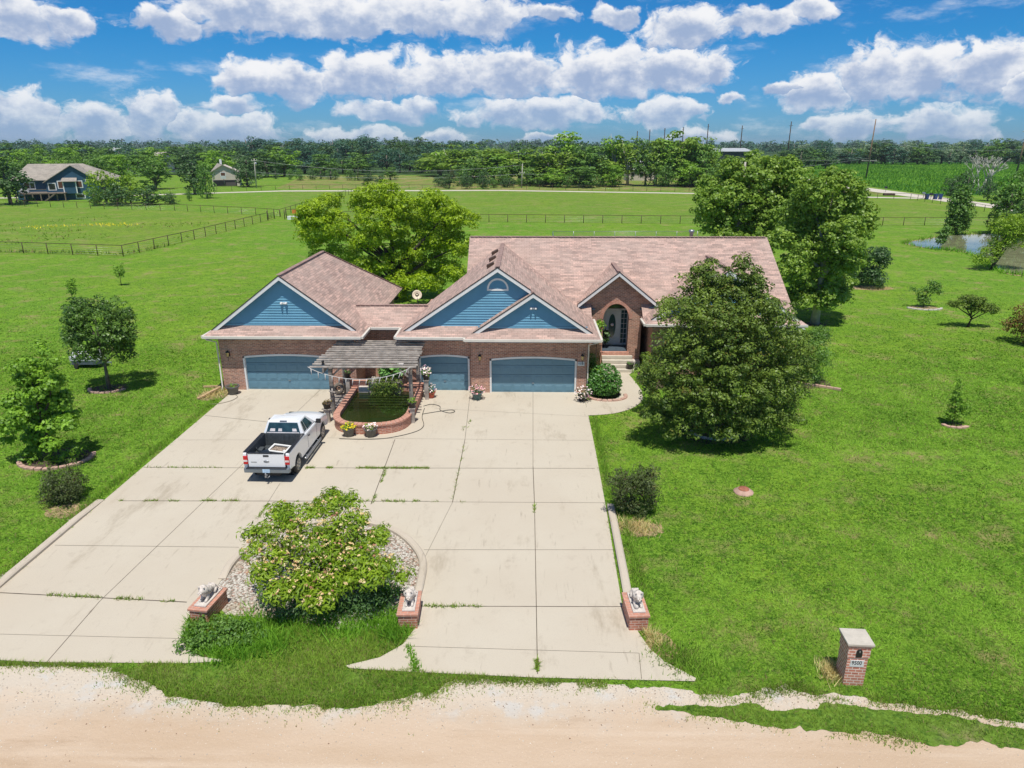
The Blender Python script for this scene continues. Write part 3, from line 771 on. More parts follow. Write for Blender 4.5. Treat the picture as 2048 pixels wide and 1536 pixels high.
# three box vents on the left slope
for (x, y) in ((991, 506), (986, 519), (982, 532)):
    p = on_left(x, y); v = MB(); a = math.atan(mB)
    for (z0, z1, w0) in ((-.02, .16, .17),):
        v.mesh([(p[0]-.2, p[1]-.2, p[2]-.16), (p[0]+.2, p[1]-.2, p[2]+.10), (p[0]+.2, p[1]+.2, p[2]+.10), (p[0]-.2, p[1]+.2, p[2]-.16),
                (p[0]-.26, p[1]-.22, p[2]+.06), (p[0]+.14, p[1]-.22, p[2]+.24), (p[0]+.14, p[1]+.22, p[2]+.24), (p[0]-.26, p[1]+.22, p[2]+.06)],
               [(0,3,2,1),(4,5,6,7),(0,1,5,4),(1,2,6,5),(2,3,7,6),(3,0,4,7)])
    hp(v, 'roof_vent', M['rust'], roof, bevel=.02)
fl = MB(); fl.lathe([(0, 0), (.13, 0), (.13, .75), (.19, .78), (.19, .95), (0, .98)], (11.55, 49.4, 7.1), 14); hp(fl, 'chimney_flue', M['steel'], roof)

# rake boards, drip edges
def rake(p, q, hgt=.22):
    p = Vector(p); q = Vector(q)
    a = Vector((0, -.035, 0))
    rk = MB(); dr = MB()
    rk.extrude([p + Vector((0, 0, -.045)), q + Vector((0, 0, -.045)), q + Vector((0, 0, -.045 - hgt)), p + Vector((0, 0, -.045 - hgt))], a)
    dr.extrude([p + Vector((0, 0, .012)), q + Vector((0, 0, .012)), q + Vector((0, 0, -.05)), p + Vector((0, 0, -.05))], Vector((0, -.05, 0)))
    hp(rk, 'rake_board', M['white']); hp(dr, 'drip_edge', M['drip'], roof)
def rakes(xl, xc, xr, Y, zc, m, dz=.0):
    for xe in (xl, xr): rake((xe, Y, zc - m * abs(xc - xe)), (xc, Y, zc))
rakes(LE + .35, LX, LRt - .35, YRK - .002, LR, mL); rakes(BE + .35, BX, .36, YRK - .002, BR, mB)
rakes(SE + .30, SX, BRt - .42, SY - .002, SR, mB); rakes(3.36, PX, 8.34, PY - .002, PR, mP); rakes(WL + .35, WX, WR - .35, 41.398, WZ, mW)
# soffit under gable overhangs
sf = MB()
def soff(xl, xc, xr, Y0, Y1, zc, m):
    for xe in (xl, xr):
        ze = zc - m * abs(xc - xe); sf.extrude([(xe, Y0, ze - .11), (xc, Y0, zc - .11), (xc, Y1, zc - .11), (xe, Y1, ze - .11)], (0, 0, -.02))
soff(LE + .4, LX, LRt - .4, YRK - .01, 38.66, LR, mL); soff(BE + .4, BX, BRt - .6, YRK - .01, 38.66, BR, mB); soff(SE + .4, SX, BRt - .4, SY, 38.28, SR, mB); soff(3.4, PX, 8.3, PY, 43.42, PR, mP)
# eave soffits
sf.box(LE + .05, LRt - .05, 37.95, 38.5, 3.225, 3.245); sf.box(BE + .05, -3.03, 37.95, 38.5, 3.225, 3.245); sf.box(-3.2, BRt - .05, 37.55, 38.25, 3.226, 3.246); sf.box(3.6, BRt - .05, 38.25, 43.4, 3.226, 3.246)
sf.box(-9.70, LRt - .03, 38.5, 40.1, 3.225, 3.245); sf.box(BE + .03, -6.62, 38.5, 40.1, 3.225, 3.245); sf.box(-9.6, -6.65, 40.15, 40.85, 3.225, 3.245); sf.box(WL + .05, WR - .1, 41.15, 41.9, 3.225, 3.245); sf.box(LE + .05, -17.55, 38.5, 51.5, 3.225, 3.245)
hp(sf, 'soffit', M['soffit'])
for xe in (3.36, 8.34):
    bb = MB(); ze = PR - mP * 2.49; bb.bar((xe + (.05 if xe < 5 else -.05), PY + .02, ze - .12), (xe + (.05 if xe < 5 else -.05), 43.9, ze - .12), .1, .2)
    bb.extrude([(xe, PY, ze - .14), (4.45 if xe < 5 else 7.3, PY + .35, ze - .42), (4.45 if xe < 5 else 7.3, 43.4, ze - .42), (xe, 43.4, ze - .14)], (0, 0, -.05)); hp(bb, 'porch_return', M['soffit'])
# gutters
gt = MB()
def gut(p, q, inn):
    p = Vector(p); q = Vector(q); o = Vector(inn) * -.06
    gt.bar(p + o + Vector((0, 0, -.055)), q + o + Vector((0, 0, -.055)), .12, .13); 
gut((LE, 37.9, ZE), (LRt, 37.9, ZE), (0, 1, 0)); gut((BE, 37.9, ZE), (SE - .1, 37.9, ZE), (0, 1, 0)); gut((SE - .05, 37.5, ZE), (BRt + .05, 37.5, ZE), (0, 1, 0)); gut((LRt, 37.9, ZE), (LRt, 40.05, ZE), (-1, 0, 0))
gut((BE, 37.9, ZE), (BE, 40.05, ZE), (1, 0, 0)); gut((LRt + .05, 40.1, ZE), (BE - .05, 40.1, ZE), (0, 1, 0)); gut((BRt, 37.5, ZE), (BRt, 42.35, ZE), (-1, 0, 0)); gut((SE, 37.5, ZE), (SE, 37.85, ZE), (1, 0, 0))
gut((WL, 41.1, ZE), (WR, 41.1, ZE), (0, 1, 0)); gut((WL, 41.1, ZE), (WL, 42.6, ZE), (1, 0, 0)); gut((LE, 37.9, ZE), (LE, 51.9, ZE), (1, 0, 0)); gut((16.78, 42.2, 3.3), (16.98, 42.2, 3.3), (0, 1, 0))
hp(gt, 'gutter', M['cream'])
for x, y, xe in ((-17.62, 38.44, LE + .1), (3.67, 38.18, BRt - .1), (-7.0, 40.75, -7.1), (16.4, 41.82, 16.8)):
    ds = MB(); ds.tube([(xe, y - .5, 3.3), (xe, y - .42, 3.18), (x, y - .03, 2.95), (x, y - .03, .25), (x, y - .2, .08)], .045, 6); hp(ds, 'downspout', M['cream'])

# blue lap siding in the gables
def siding(xl, xr, top, z0, Y, lap=.15):
    mb = MB(); z = z0
    while True:
        a, b = z, z + lap
        # extents at heights: intersect with roof
        def ext(zz):
            xs = [x for x in np.linspace(xl, xr, 400) if top(x) > zz]
            return (xs[0], xs[-1]) if xs else None
        e0, e1 = ext(a + .001), ext(b)
        if e0 is None: break
        if e1 is None:
            m_ = (e0[0] + e0[1]) / 2; e1 = (m_, m_); 
        mb.quad((e0[0], Y - .045, a), (e0[1], Y - .045, a), (e1[1], Y - .004, b), (e1[0], Y - .004, b))
        mb.quad((e0[0], Y, a), (e0[1], Y, a), (e0[1], Y - .045, a), (e0[0], Y - .045, a))
        if e1[1] - e1[0] < .02: break
        z = b
    return hp(mb, 'gable_siding', M['siding'])
siding(LE, LRt, lambda x: LR - .1 - mL * abs(x - LX), 3.86, 38.66); siding(BE, BRt, lambda x: BR - .1 - mB * abs(x - BX), 3.86, 38.66)
siding(SE, BRt, lambda x: SR - .1 - mB * abs(x - SX), 3.86, 38.26); siding(WL, WR, lambda x: WZ - .1 - mW * abs(x - WX), 3.86, 41.86)
for xl, xr, Y in ((LE + .7, LRt - .7, 38.605), (SE + .7, BRt - .7, 38.205)): hb = MB(); hb.box(xl, xr, Y - .015, Y + .03, 3.88, 3.99); hp(hb, 'water_table', M['siding'])
# half-round attic vent
av = MB(); cx, cz, r0, r1, yv = -1.47, 6.03, .50, .60, 38.60
n = 20
ang = np.linspace(0, math.pi, n + 1)
for i in range(n):
    a, b = ang[i], ang[i + 1]
    av.extrude([(cx + r0*math.cos(a), yv, cz + r0*math.sin(a)), (cx + r1*math.cos(a), yv, cz + r1*math.sin(a)), (cx + r1*math.cos(b), yv, cz + r1*math.sin(b)), (cx + r0*math.cos(b), yv, cz + r0*math.sin(b))], (0, .06, 0))
av.box(cx - r1, cx + r1, yv - .01, yv + .05, cz - .10, cz)
vent = hp(av, 'attic_vent', M['white'])
lv = MB()
for k in range(7):
    z = cz + .03 + k * .066; hw = math.sqrt(max(.0, r0 ** 2 - (z - cz + .04) ** 2))
    lv.quad((cx - hw, yv + .015, z), (cx + hw, yv + .015, z), (cx + hw, yv + .04, z + .07), (cx - hw, yv + .04, z + .07))
hp(lv, 'louvre', M['siding'], vent)
# floodlights
for x, y, z in ((-13.55, 38.62, 5.15), (.52, 38.22, 5.0)):
    f = MB(); f.box(x - .07, x + .07, y - .05, y, z - .02, z + .08)
    for s in (-1, 1): f.lathe([(0, 0), (.035, 0), (.05, .06), (.085, .16), (.08, .165), (0, .14)], (x + s * .13, y - .22, z + .03), 12, 'y'); f.tube([(x + s*.05, y - .03, z + .03), (x + s * .13, y - .18, z + .05)], .02, 6)
    hp(f, 'floodlight', M['white'])
# wall lanterns
for x, y, z in ((-17.02, 38.5, 2.25), (-2.5, 38.25, 2.18), (3.33, 38.25, 2.22)):
    l = MB(); l.box(x - .05, x + .05, y - .03, y, z - .18, z + .1); l.tube([(x, y - .02, z + .05), (x, y - .12, z + .22), (x, y - .2, z + .2)], .014, 6)
    l.lathe([(0, .24), (.03, .22), (.11, .14), (.11, .12), (0, .12)], (x, y - .2, z - .02), 8); l.lathe([(.0, -.2), (.05, -.16), (.03, -.14), (0, -.14)], (x, y - .2, z), 8); l.tube([(x, y - .2, z - .42), (x, y - .2, z - .18)], .015, 6)
    ln = hp(l, 'wall_lantern', M['black']); gl = MB(); gl.lathe([(.05, -.14), (.10, .11)], (x, y - .2, z), 8); hp(gl, 'lantern_glass', M['amber'], ln)

def text(body, size, loc, mat, parent, name='numerals', o=(0, 0, 0), ext=.004, rz=0, bold=0.0, sx=1.0):
    cu = bpy.data.curves.new(name, 'FONT'); cu.body = body; cu.size = size; cu.extrude = ext; cu.align_x = 'CENTER'; cu.align_y = 'CENTER'; cu.offset = bold
    tmp = bpy.data.objects.new('tmp', cu); C.objects.link(tmp)
    bpy.context.view_layer.update()
    me = bpy.data.meshes.new_from_object(tmp.evaluated_get(bpy.context.evaluated_depsgraph_get()))
    bpy.data.objects.remove(tmp); me.name = name
    me.transform(Matrix.Translation(Vector(loc) - Vector(o)) @ Matrix.Rotation(rz, 4, 'Z') @ Matrix.Rotation(math.pi / 2, 4, 'X') @ Matrix.Diagonal((sx, 1, 1, 1)))
    me.materials.clear(); me.materials.append(mat)
    ob = bpy.data.objects.new(name, me); C.objects.link(ob); ob.parent = parent
    return ob
pl = MB(); pl.box(3.07, 3.47, 38.215, 38.25, 1.68, 1.92); plq = hp(pl, 'house_number_plaque', M['plaque'], bevel=.01)
text('9500', .17, (3.27, 38.213, 1.81), M['bluegrey'], plq, 'numerals', HO, bold=.004)

# ---------------------------------------------------------------- porch
AX0, AX1, AZ, AT = 5.02, 6.64, 3.20, 4.16
ac = (AX0 + AX1) / 2; ah = (AX1 - AX0) / 2
arch = lambda x: AZ + (AT - AZ) * math.sqrt(max(0, 1 - ((x - ac) / ah) ** 2))
xs = [3.6, 4.3] + [ac - ah * math.cos(a) for a in np.linspace(0, math.pi, 25)] + [7.45, 8.2]
pw = MB()
wall(pw, xs, lambda x: arch(x) if AX0 < x < AX1 else (0.0 if 4.3 < x < 7.45 else 3.5), lambda x: max(3.6, PR - .10 - mP * abs(x - PX)), 43.4, .5)
pw.quad((AX0, 43.4, .9), (AX0, 43.9, .9), (AX0, 43.9, AZ), (AX0, 43.4, AZ)); pw.quad((AX1, 43.4, .9), (AX1, 43.4, AZ), (AX1, 43.9, AZ), (AX1, 43.9, .9))
pw.quad((7.45, 43.4, 0), (7.45, 45, 0), (7.45, 45, 3.6), (7.45, 43.4, 3.6))
pw.quad((AX0 - .3, 43.9, .9), (AX0 - .3, 45, .9), (AX0 - .3, 45, 4.3), (AX0 - .3, 43.9, 4.3)); pw.quad((AX1 + .25, 43.9, .9), (AX1 + .25, 43.9, 4.3), (AX1 + .25, 45, 4.3), (AX1 + .25, 45, .9))
pw.quad((AX0 - .3, 44.98, .9), (AX1 + .25, 44.98, .9), (AX1 + .25, 44.98, 4.3), (AX0 - .3, 44.98, 4.3))
hp(pw, 'porch_wall', M['brick'])
ab = MB(); th = np.linspace(0, math.pi, 31)
for i in range(30):
    a, b = th[i] + .006, th[i + 1] - .006
    P = lambda t, k: (ac - (ah + k) * math.cos(t), 43.372, AZ + (AT - AZ + k) * math.sin(t))
    ab.extrude([P(a, 0), P(b, 0), P(b, .20), P(a, .20)], (0, .04, 0))
hp(ab, 'porch_arch', M['brick_pink'])
pc = MB(); pc.box(AX0 - .28, AX1 + .23, 43.88, 44.97, 4.28, 4.32); hp(pc, 'porch_ceiling', M['white'])
pf = MB(); pf.box(AX0 - .28, AX1 + .23, 43.5, 44.97, .1, 1.06); hp(pf, 'porch_floor', M['tan_slab'])
sil = MB(); sil.box(AX0 - .1, AX1 + .1, 43.26, 43.5, 0, 1.03); hp(sil, 'porch_sill', M['brick_pink'])
for k in range(4):
    s = MB(); s.box(5.0, 6.95, 42.15 + k * .30, 43.258 if k < 4 else 0, .02 + (.21 * k if k else 0), .21 * (k + 1) + .0); hp(s, 'step', M['step'], bevel=.015)
pil = MB(); pil.box(6.97, 7.42, 42.9, 43.38, 0, .55); hp(pil, 'step_cheek', M['stone'], bevel=.02)
dy = 44.93
df = MB()
for x0, x1, z0, z1 in ((5.20, 5.30, 1.2, 3.5), (6.28, 6.36, 1.2, 3.5), (6.74, 6.82, 1.2, 3.5), (5.20, 6.82, 3.42, 3.52), (5.20, 6.82, 1.08, 1.2)): df.box(x0, x1, dy - .06, dy + .03, z0, z1)
hp(df, 'entry_frame', M['white'])
fd = MB(); fd.box(5.30, 6.28, dy - .02, dy + .03, 1.2, 3.42)
for a, b, c_, d_ in ((5.36, 5.44, 1.3, 3.34), (6.14, 6.22, 1.3, 3.34), (5.44, 6.14, 3.26, 3.34), (5.44, 6.14, 1.3, 1.42)): fd.box(a, b, dy - .04, dy - .02, c_, d_)
door = hp(fd, 'front_door', M['doorwhite'])
ov = MB(); ring = MB()
N = 28; oc = (5.79, 2.36); rx, rz = .235, .80
ov.quad(*[(oc[0] + rx * math.cos(t), dy - .03, oc[1] + rz * math.sin(t)) for t in np.linspace(0, 2 * math.pi, N + 1)[:-1]])
tt = np.linspace(0, 2 * math.pi, N + 1)
for a, b in zip(tt[:-1], tt[1:]):
    Q = lambda t, k: (oc[0] + (rx + k) * math.cos(t), dy - .045, oc[1] + (rz + k) * math.sin(t)); ring.extrude([Q(a, 0), Q(b, 0), Q(b, .05), Q(a, .05)], (0, .03, 0))
hp(ov, 'oval_glass', M['frost'], door); hp(ring, 'oval_trim', M['white'], door)
kn = MB(); kn.blob((5.38, dy - .08, 2.15), (.035, .035, .035)); hp(kn, 'knob', M['brass'], door)
wr = MB(); wr.lathe([(0, 0), (.1, .015), (.1, .045), (0, .06)], (5.79, dy - .10, 2.45), 12, 'y'); hp(wr, 'door_ornament', L['petal_white'], door)
sl = MB(); sl.box(6.36, 6.74, dy - .01, dy + .02, 1.2, 3.42); sidel = hp(sl, 'sidelight', M['frost'])
mu = MB()
for z in np.linspace(1.5, 3.2, 6): mu.box(6.36, 6.74, dy - .025, dy - .008, z - .012, z + .012)
mu.box(6.54, 6.56, dy - .026, dy - .009, 1.2, 3.42); hp(mu, 'muntin', M['white'], sidel)
tr = MB(); tr.box(5.2, 6.82, dy - .02, dy + .03, 3.56, 4.2); hp(tr, 'transom', M['glassgreen'])
# windows of the right wing, mostly behind the pear tree
for x in (9.2, 12.0, 14.6):
    w = MB(); w.box(x - .62, x + .62, 41.86, 41.93, .9, 2.5); wf = hp(w, 'window', M['white']); p = MB(); p.box(x - .54, x - .03, 41.845, 41.87, .98, 2.42); p.box(x + .03, x + .54, 41.845, 41.87, .98, 2.42); hp(p, 'pane', M['glassdark'], wf)
# connector entry behind the pergola
w = MB(); w.box(-8.9, -8.0, 40.80, 40.86, .06, 2.15); dd = hp(w, 'back_door', M['brownpane']); w = MB(); w.box(-7.75, -6.85, 40.79, 40.86, .9, 2.1); wf = hp(w, 'window', M['white']); p = MB(); p.box(-7.69, -6.91, 40.78, 40.82, .96, 2.04); hp(p, 'pane', M['glassdark'], wf)
# side awning, right end
aw = MB(); aw.extrude([(16.9, 43.0, 3.05), (17.75, 43.15, 2.62), (17.75, 44.6, 2.62), (16.9, 44.6, 3.05)], (0, 0, -.07)); hp(aw, 'side_awning', M['white'])
# satellite dish on the rear of the connector
sd = MB(); c0 = Vector((-6.62, 42.6, 4.85)); nrm = Vector((.15, -1, .35)).normalized(); a1 = nrm.orthogonal().normalized(); a2 = nrm.cross(a1)
vs = [c0 - nrm * .05]; fs = []
for rr, dd_ in ((.12, .04), (.22, .012), (.30, .03)):
    for k in range(16): t = k * math.pi / 8; vs.append(c0 - nrm * (.05 - .08 * (rr / .30) ** 2) + (a1 * math.cos(t) + a2 * math.sin(t)) * rr)
for k in range(16): fs.append((0, 1 + k, 1 + (k + 1) % 16)); fs += [(1+k+16*j, 1+(k+1) % 16+16*j, 17+(k+1) % 16+16*j, 17+k+16*j) for j in (0, 1)]
sd.mesh(vs, fs, True); dsh = hp(sd, 'satellite_dish', M['dish'])
md = dsh.modifiers.new('thick', 'SOLIDIFY'); md.thickness = .012
sm = MB(); sm.tube([c0, c0 + Vector((0, .1, -.3)), (-6.62, 42.7, 3.6)], .025, 6); sm.tube([c0 + Vector((0, 0, -.28)), c0 + nrm * .38 + Vector((0, 0, -.05))], .015, 5); hp(sm, 'dish_mast', M['black'], dsh)
# ================================================================== pickup truck (local: +y is forward)
TX, TY, TR = -10.78, 29.45, R(-1.0)
truck = thing('pickup_truck', 'white pickup truck with an open cargo bed, parked on the concrete drive beside the pond', 'pickup truck', (TX, TY, .03), TR)
def tp(mb, name, mat, parent=None, **k): return mb.build(name, mat, parent or truck, (0, 0, 0), **k)
WR, RW, FW, WZ_ = .39, -1.72, 1.95, .39
def side_outline():
    pts = [(-2.72, .62), (-2.76, .9), (-2.76, 1.30), (-2.72, 1.36), (-.62, 1.36), (-.58, 1.30), (.95, 1.26), (1.15, 1.24), (2.2, 1.18), (2.62, 1.08), (2.74, .9), (2.76, .55)]
    def archp(c): return [(c + .50 * math.cos(a), WZ_ + .50 * math.sin(a)) for a in np.linspace(.25, math.pi - .25, 11)]
    pts += [(2.70, .47)] + archp(FW) + [(FW - .50, .46), (RW + .50, .46)] + archp(RW) + [(RW - .5, .55)]
    return pts
for s in (-1, 1):
    b = MB(); o = side_outline()
    # three layers for a rounded shoulder
    lay = []
    for x, k in ((.84, .0), (.965, .0), (.99, .06)):
        lay.append([(s * x, y, z if z < .7 else z - k * (1 if z > 1.0 else 0)) for y, z in o])
    n = len(o); vs = lay[0] + lay[1] + lay[2]
    fs = []
    for l in (0, 1):
        fs += [(l*n+i, l*n+(i+1) % n, (l+1)*n+(i+1) % n, (l+1)*n+i) for i in range(n)]
    fs += [tuple(range(2*n, 3*n)), tuple(reversed(range(n)))]
    b.mesh(vs, fs); tp(b, 'side_panel', M['paint'], bevel=.02, seg=2)
    for c in (RW, FW): well = MB(); well.lathe([(0, 0), (.50, 0), (.50, s * .28)], (s * .58, c, WZ_), 24, 'x'); tp(well, 'wheel_arch', M['dark'])
    rb = MB(); rb.tube([(s * 1.04, -1.05, .34), (s * 1.06, -.9, .32), (s * 1.06, 1.2, .32), (s * 1.04, 1.35, .34)], .055, 8)
    for y in (-.7, .2, 1.0): rb.bar((s * .85, y, .42), (s * 1.04, y, .33), .05, .03)
    tp(rb, 'running_board', M['steel'])
    mr = MB(); mr.box(s * 1.12 - .11, s * 1.12 + .11, .92, 1.04, 1.24, 1.44); mr.bar((s * .92, .98, 1.28), (s * 1.1, .98, 1.30), .05, .05); tp(mr, 'wing_mirror', M['black'], bevel=.03)
    hl = MB(); hl.box(s * .70 - .16, s * .70 + .16, 2.66, 2.74, .84, 1.06); tp(hl, 'headlight', M['clear_lens'], bevel=.02)
    tl = MB(); tl.box(s * .885 - .10, s * .885 + .10, -2.79, -2.70, .84, 1.22); t_ = tp(tl, 'taillight', M['red_lens'], bevel=.02); lw = MB(); lw.box(s * .885 - .085, s * .885 + .085, -2.80, -2.785, .97, 1.05); tp(lw, 'reversing_lens', M['clear_lens'], t_)
    dh = MB(); dh.box(s * 1.0 - .02, s * 1.0 + .02, -.22, -.06, 1.06, 1.12); tp(dh, 'door_handle', M['black'], bevel=.01)
    for y_, z_ in ((-.30, 1.22), (.97, 1.18)): ds = MB(); ds.box(s * .992 - .003, s * .992 + .003, y_, y_ + .01, .55, z_); tp(ds, 'door_gap', M['dark'])
    rc = MB(); rc.bar((s * .91, -2.72, 1.372), (s * .91, -.64, 1.372), .15, .03); tp(rc, 'bed_rail', M['black'], bevel=.01)
# hood, front, floor
hd = MB()
ys = np.linspace(.98, 2.70, 9); xs_ = np.linspace(-.86, .86, 9); vs = []; fs = []
for i, y in enumerate(ys):
    for x in xs_:
        u = (y - .98) / 1.72; vs.append((x, y, 1.30 - .08 * u - .10 * max(0, u - .7) / .3 - .05 * (x / .86) ** 4 + .015 * math.cos(x * 3)))
for i in range(8):
    for j in range(8): fs.append((i*9+j, i*9+j+1, (i+1)*9+j+1, (i+1)*9+j))
hd.mesh(vs, fs, True); tp(hd, 'hood', M['paint'])
fr = MB(); fr.box(-.86, .86, 2.60, 2.72, .5, 1.1); tp(fr, 'grille', M['black'])
fb = MB(); fb.box(-.95, .95, 2.70, 2.86, .45, .72); tp(fb, 'front_bumper', M['bumper'], bevel=.04)
ch = MB(); ch.box(-.82, .82, -2.6, 2.6, .42, .60); ch.box(-.5, .5, -2.7, 2.4, .30, .44); tp(ch, 'chassis', M['dark'])
cb = MB(); cb.box(-.85, .85, -.60, 1.0, .55, 1.26); tp(cb, 'cab_body', M['paint'])
# greenhouse
zb, zt = 1.28, 1.88
B4 = [(-.93, -.62), (.93, -.62), (.93, 1.10), (-.93, 1.10)]; T4 = [(-.72, -.42), (.72, -.42), (.72, .34), (-.72, .34)]
gh = MB()
def gp(i, u, h, off=0.0):
    """point on face i (0 rear,1 right,2 front,3 left)"""
    j = (i + 1) % 4
    b = Vector((*B4[i], zb)).lerp(Vector((*B4[j], zb)), u); t = Vector((*T4[i], zt)).lerp(Vector((*T4[j], zt)), u)
    nrm = [(0, -1, .3), (1, 0, .33), (0, 1, .8), (-1, 0, .33)][i]
    return b.lerp(t, h) + Vector(nrm) * off
vs = [(*p, zb) for p in B4] + [(*p, zt) for p in T4]
roofv = []
gh.mesh(vs, [(0, 1, 5, 4), (1, 2, 6, 5), (2, 3, 7, 6), (3, 0, 4, 7), (4, 5, 6, 7), (3, 2, 1, 0)])
cabo = tp(gh, 'cab_roof', M['paint'], bevel=.05, seg=3)
rp = MB(); vs = []; fs = []
for i in range(7):
    for j in range(7):
        u, v = i / 6, j / 6; x = -.70 + 1.4 * u; y = -.40 + .72 * v
        vs.append((x, y, zt - .015 + .05 * (1 - (2*u-1) ** 2) * (1 - (2*v-1) ** 4)))
for i in range(6):
    for j in range(6): fs.append((i*7+j, (i+1)*7+j, (i+1)*7+j+1, i*7+j+1))
rp.mesh(vs, fs, True); tp(rp, 'roof_crown', M['paint'], cabo)
def glass(i, u0, u1, h0, h1, nm):
    g_ = MB(); p = [gp(i, u0, h0, .012), gp(i, u1, h0, .012), gp(i, u1, h1, .012), gp(i, u0, h1, .012)]
    g_.quad(*p); o = tp(g_, nm, M['glassgreen']); fr_ = MB()
    return o
rw = glass(0, .07, .93, .12, .88, 'rear_window'); glass(2, .06, .94, .08, .92, 'windscreen')
for i in (1, 3):
    if i == 1: glass(1, .10, .30, .16, .88, 'quarter_window'); glass(1, .335, .80, .12, .88, 'side_window')
    else: glass(3, .70, .90, .16, .88, 'quarter_window'); glass(3, .20, .665, .12, .88, 'side_window')
# seat heads seen through the rear glass
sh = MB()
for u, w in ((.22, .07), (.42, .05), (.80, .06)):
    sh.quad(gp(0, u - w, .26, .016), gp(0, u + w, .26, .016), gp(0, u + w * .9, .46, .016), gp(0, u - w * .9, .46, .016))
sh.quad(gp(0, .09, .14, .016), gp(0, .91, .14, .016), gp(0, .91, .20, .016), gp(0, .09, .20, .016))
tp(sh, 'headrest', M['clear_lens'], rw)
bl = MB(); bl.box(-.16, .16, -.455, -.40, 1.855, 1.90); tp(bl, 'brake_light', M['steel'], bevel=.01)
# bed
bd = MB(); bd.box(-.85, .85, -2.70, -.62, .70, .78); bd.box(-.85, .85, -.66, -.615, .70, 1.36); bd.box(-.87, -.82, -2.70, -.62, .70, 1.36); bd.box(.82, .87, -2.70, -.62, .70, 1.36)
for x in np.linspace(-.75, .75, 13): bd.box(x - .025, x + .025, -2.68, -.68, .78, .80); bd.box(x - .025, x + .025, -.68, -.655, .8, 1.3)
for s in (-1, 1): bd.box(s * .72 - .11, s * .72 + .11, RW - .42, RW + .42, .78, 1.0)
tp(bd, 'bed_liner', M['liner'])
tg = MB(); tg.box(-.78, .78, -2.775, -2.70, .72, 1.35); tgo = tp(tg, 'tailgate', M['paint'], bevel=.015)
q = MB(); q.box(-.12, .12, -2.785, -2.77, 1.20, 1.28); tp(q, 'tailgate_handle', M['black'], tgo); q = MB(); q.lathe([(0, 0), (.12, 0), (.12, .012), (0, .016)], (0, -2.788, .99), 20, 'y'); q.v = [(x, y, .99 + (z - .99) * .42) for x, y, z in q.v]; tp(q, 'badge', M['steel'], tgo)
q = MB(); q.box(-.66, -.42, -2.782, -2.772, .93, .97); tp(q, 'nameplate', M['steel'], tgo)
q = MB(); q.box(-.76, .76, -2.785, -2.70, 1.335, 1.365); tp(q, 'gate_cap', M['black'], tgo)
rb = MB(); rb.extrude([(-.96, -2.90, .50), (.96, -2.90, .50), (.99, -2.78, .50), (.97, -2.66, .50), (-.97, -2.66, .50), (-.99, -2.78, .50)], (0, 0, .20)); rbo = tp(rb, 'rear_bumper', M['bumper'], bevel=.03)
q = MB(); q.box(-.86, .86, -2.91, -2.75, .695, .712); tp(q, 'bumper_step', M['black'], rbo)
q = MB(); q.box(-.155, .155, -2.925, -2.905, .53, .685); tp(q, 'licence_plate', M['plate'], rbo)
ht = MB(); ht.bar((0, -2.66, .42), (0, -3.05, .40), .07, .06); ht.lathe([(0, 0), (.03, 0), (.025, .05), (.035, .08), (.03, .11), (0, .125)], (0, -3.02, .43), 10); ht.tube([(.1, -2.8, .45), (.12, -2.95, .36), (.04, -3.0, .32)], .012, 5); tp(ht, 'tow_hitch', M['steel'])
for s in (-1, 1):
    for y in (RW, FW):
        w = MB(); w.lathe([(.24, -.11), (.36, -.115), (.385, -.09), (.39, 0), (.385, .09), (.36, .115), (.24, .11)], (0, 0, 0), 28, 'x')
        wo = tp(w, 'wheel', M['tyre']); wo.location = (s * .86, y, WZ_)
        rm = MB(); rm.lathe([(0, s * .085), (.07, s * .09), (.09, s * .06), (.2, s * .05), (.235, s * .105), (.26, s * .118), (.26, -s * .05)], (0, 0, 0), 24, 'x')
        for k in range(6):
            a = k * math.pi / 3; rm.bar((s * .085, .06 * math.cos(a), .06 * math.sin(a)), (s * .095, .23 * math.cos(a), .23 * math.sin(a)), .07, .03, (1, 0, 0))
        tp(rm, 'rim', M['rim'], wo)
def tw(x, y, z): 
    a = TR; return (TX + x * math.cos(a) - y * math.sin(a), TY + x * math.sin(a) + y * math.cos(a), z + .03)
def cargo(name, label, cat, mb, mat, loc, rz=0, rx=0, ry=0):
    o = mb.build(name, mat); o.location = tw(*loc); o.rotation_euler = (rx, ry, rz + TR); tag(o, label, cat, None); return o
m_ = MB()
for a in ((-.45, -.37, -.3, .3), (.37, .45, -.3, .3), (-.37, .37, -.3, -.22), (-.37, .37, .22, .3)): m_.box(a[0], a[1], a[2], a[3], -.02, .02)
cargo('picture_frame', 'white rectangular frame lying flat in the truck bed', 'frame', m_, M['white'], (.08, -1.42, .98), R(-14), R(9))
m_ = MB(); m_.box(-.38, .38, -.24, .24, -.012, .012); cargo('chipboard_sheet', 'mottled brown board lying inside the white frame in the truck bed', 'board', m_, plain('mottled_board', (.28, .22, .17), .9, .6, 14), (.05, -1.38, .92), R(-14))
m_ = MB(); vs = []; fs = []
for i in range(9):
    a = -.9 + 1.8 * i / 8
    for z in (0, .34): vs.append((.42 * math.sin(a), .42 * math.cos(a) - .3, z))
for i in range(8): fs.append((2*i, 2*i+2, 2*i+3, 2*i+1))
m_.mesh(vs, fs, True); cargo('metal_sheet', 'curled pale metal sheet standing at the near end of the truck bed', 'metal sheet', m_, M['board'], (-.48, -1.75, .88), R(160), R(-25))
m_ = MB()
for k in range(2): m_.tube([(.16 * math.cos(a) * (1 + .2 * k), .22 * math.sin(a) + .02 * k, .02 + .02 * k + .01 * math.sin(a * 3)) for a in np.linspace(0, 2 * math.pi, 20)], .014, 5)
cargo('rope_coil', 'pale rope coil on the right of the truck bed', 'rope', m_, M['wire'], (.50, -1.15, .86))
m_ = MB()
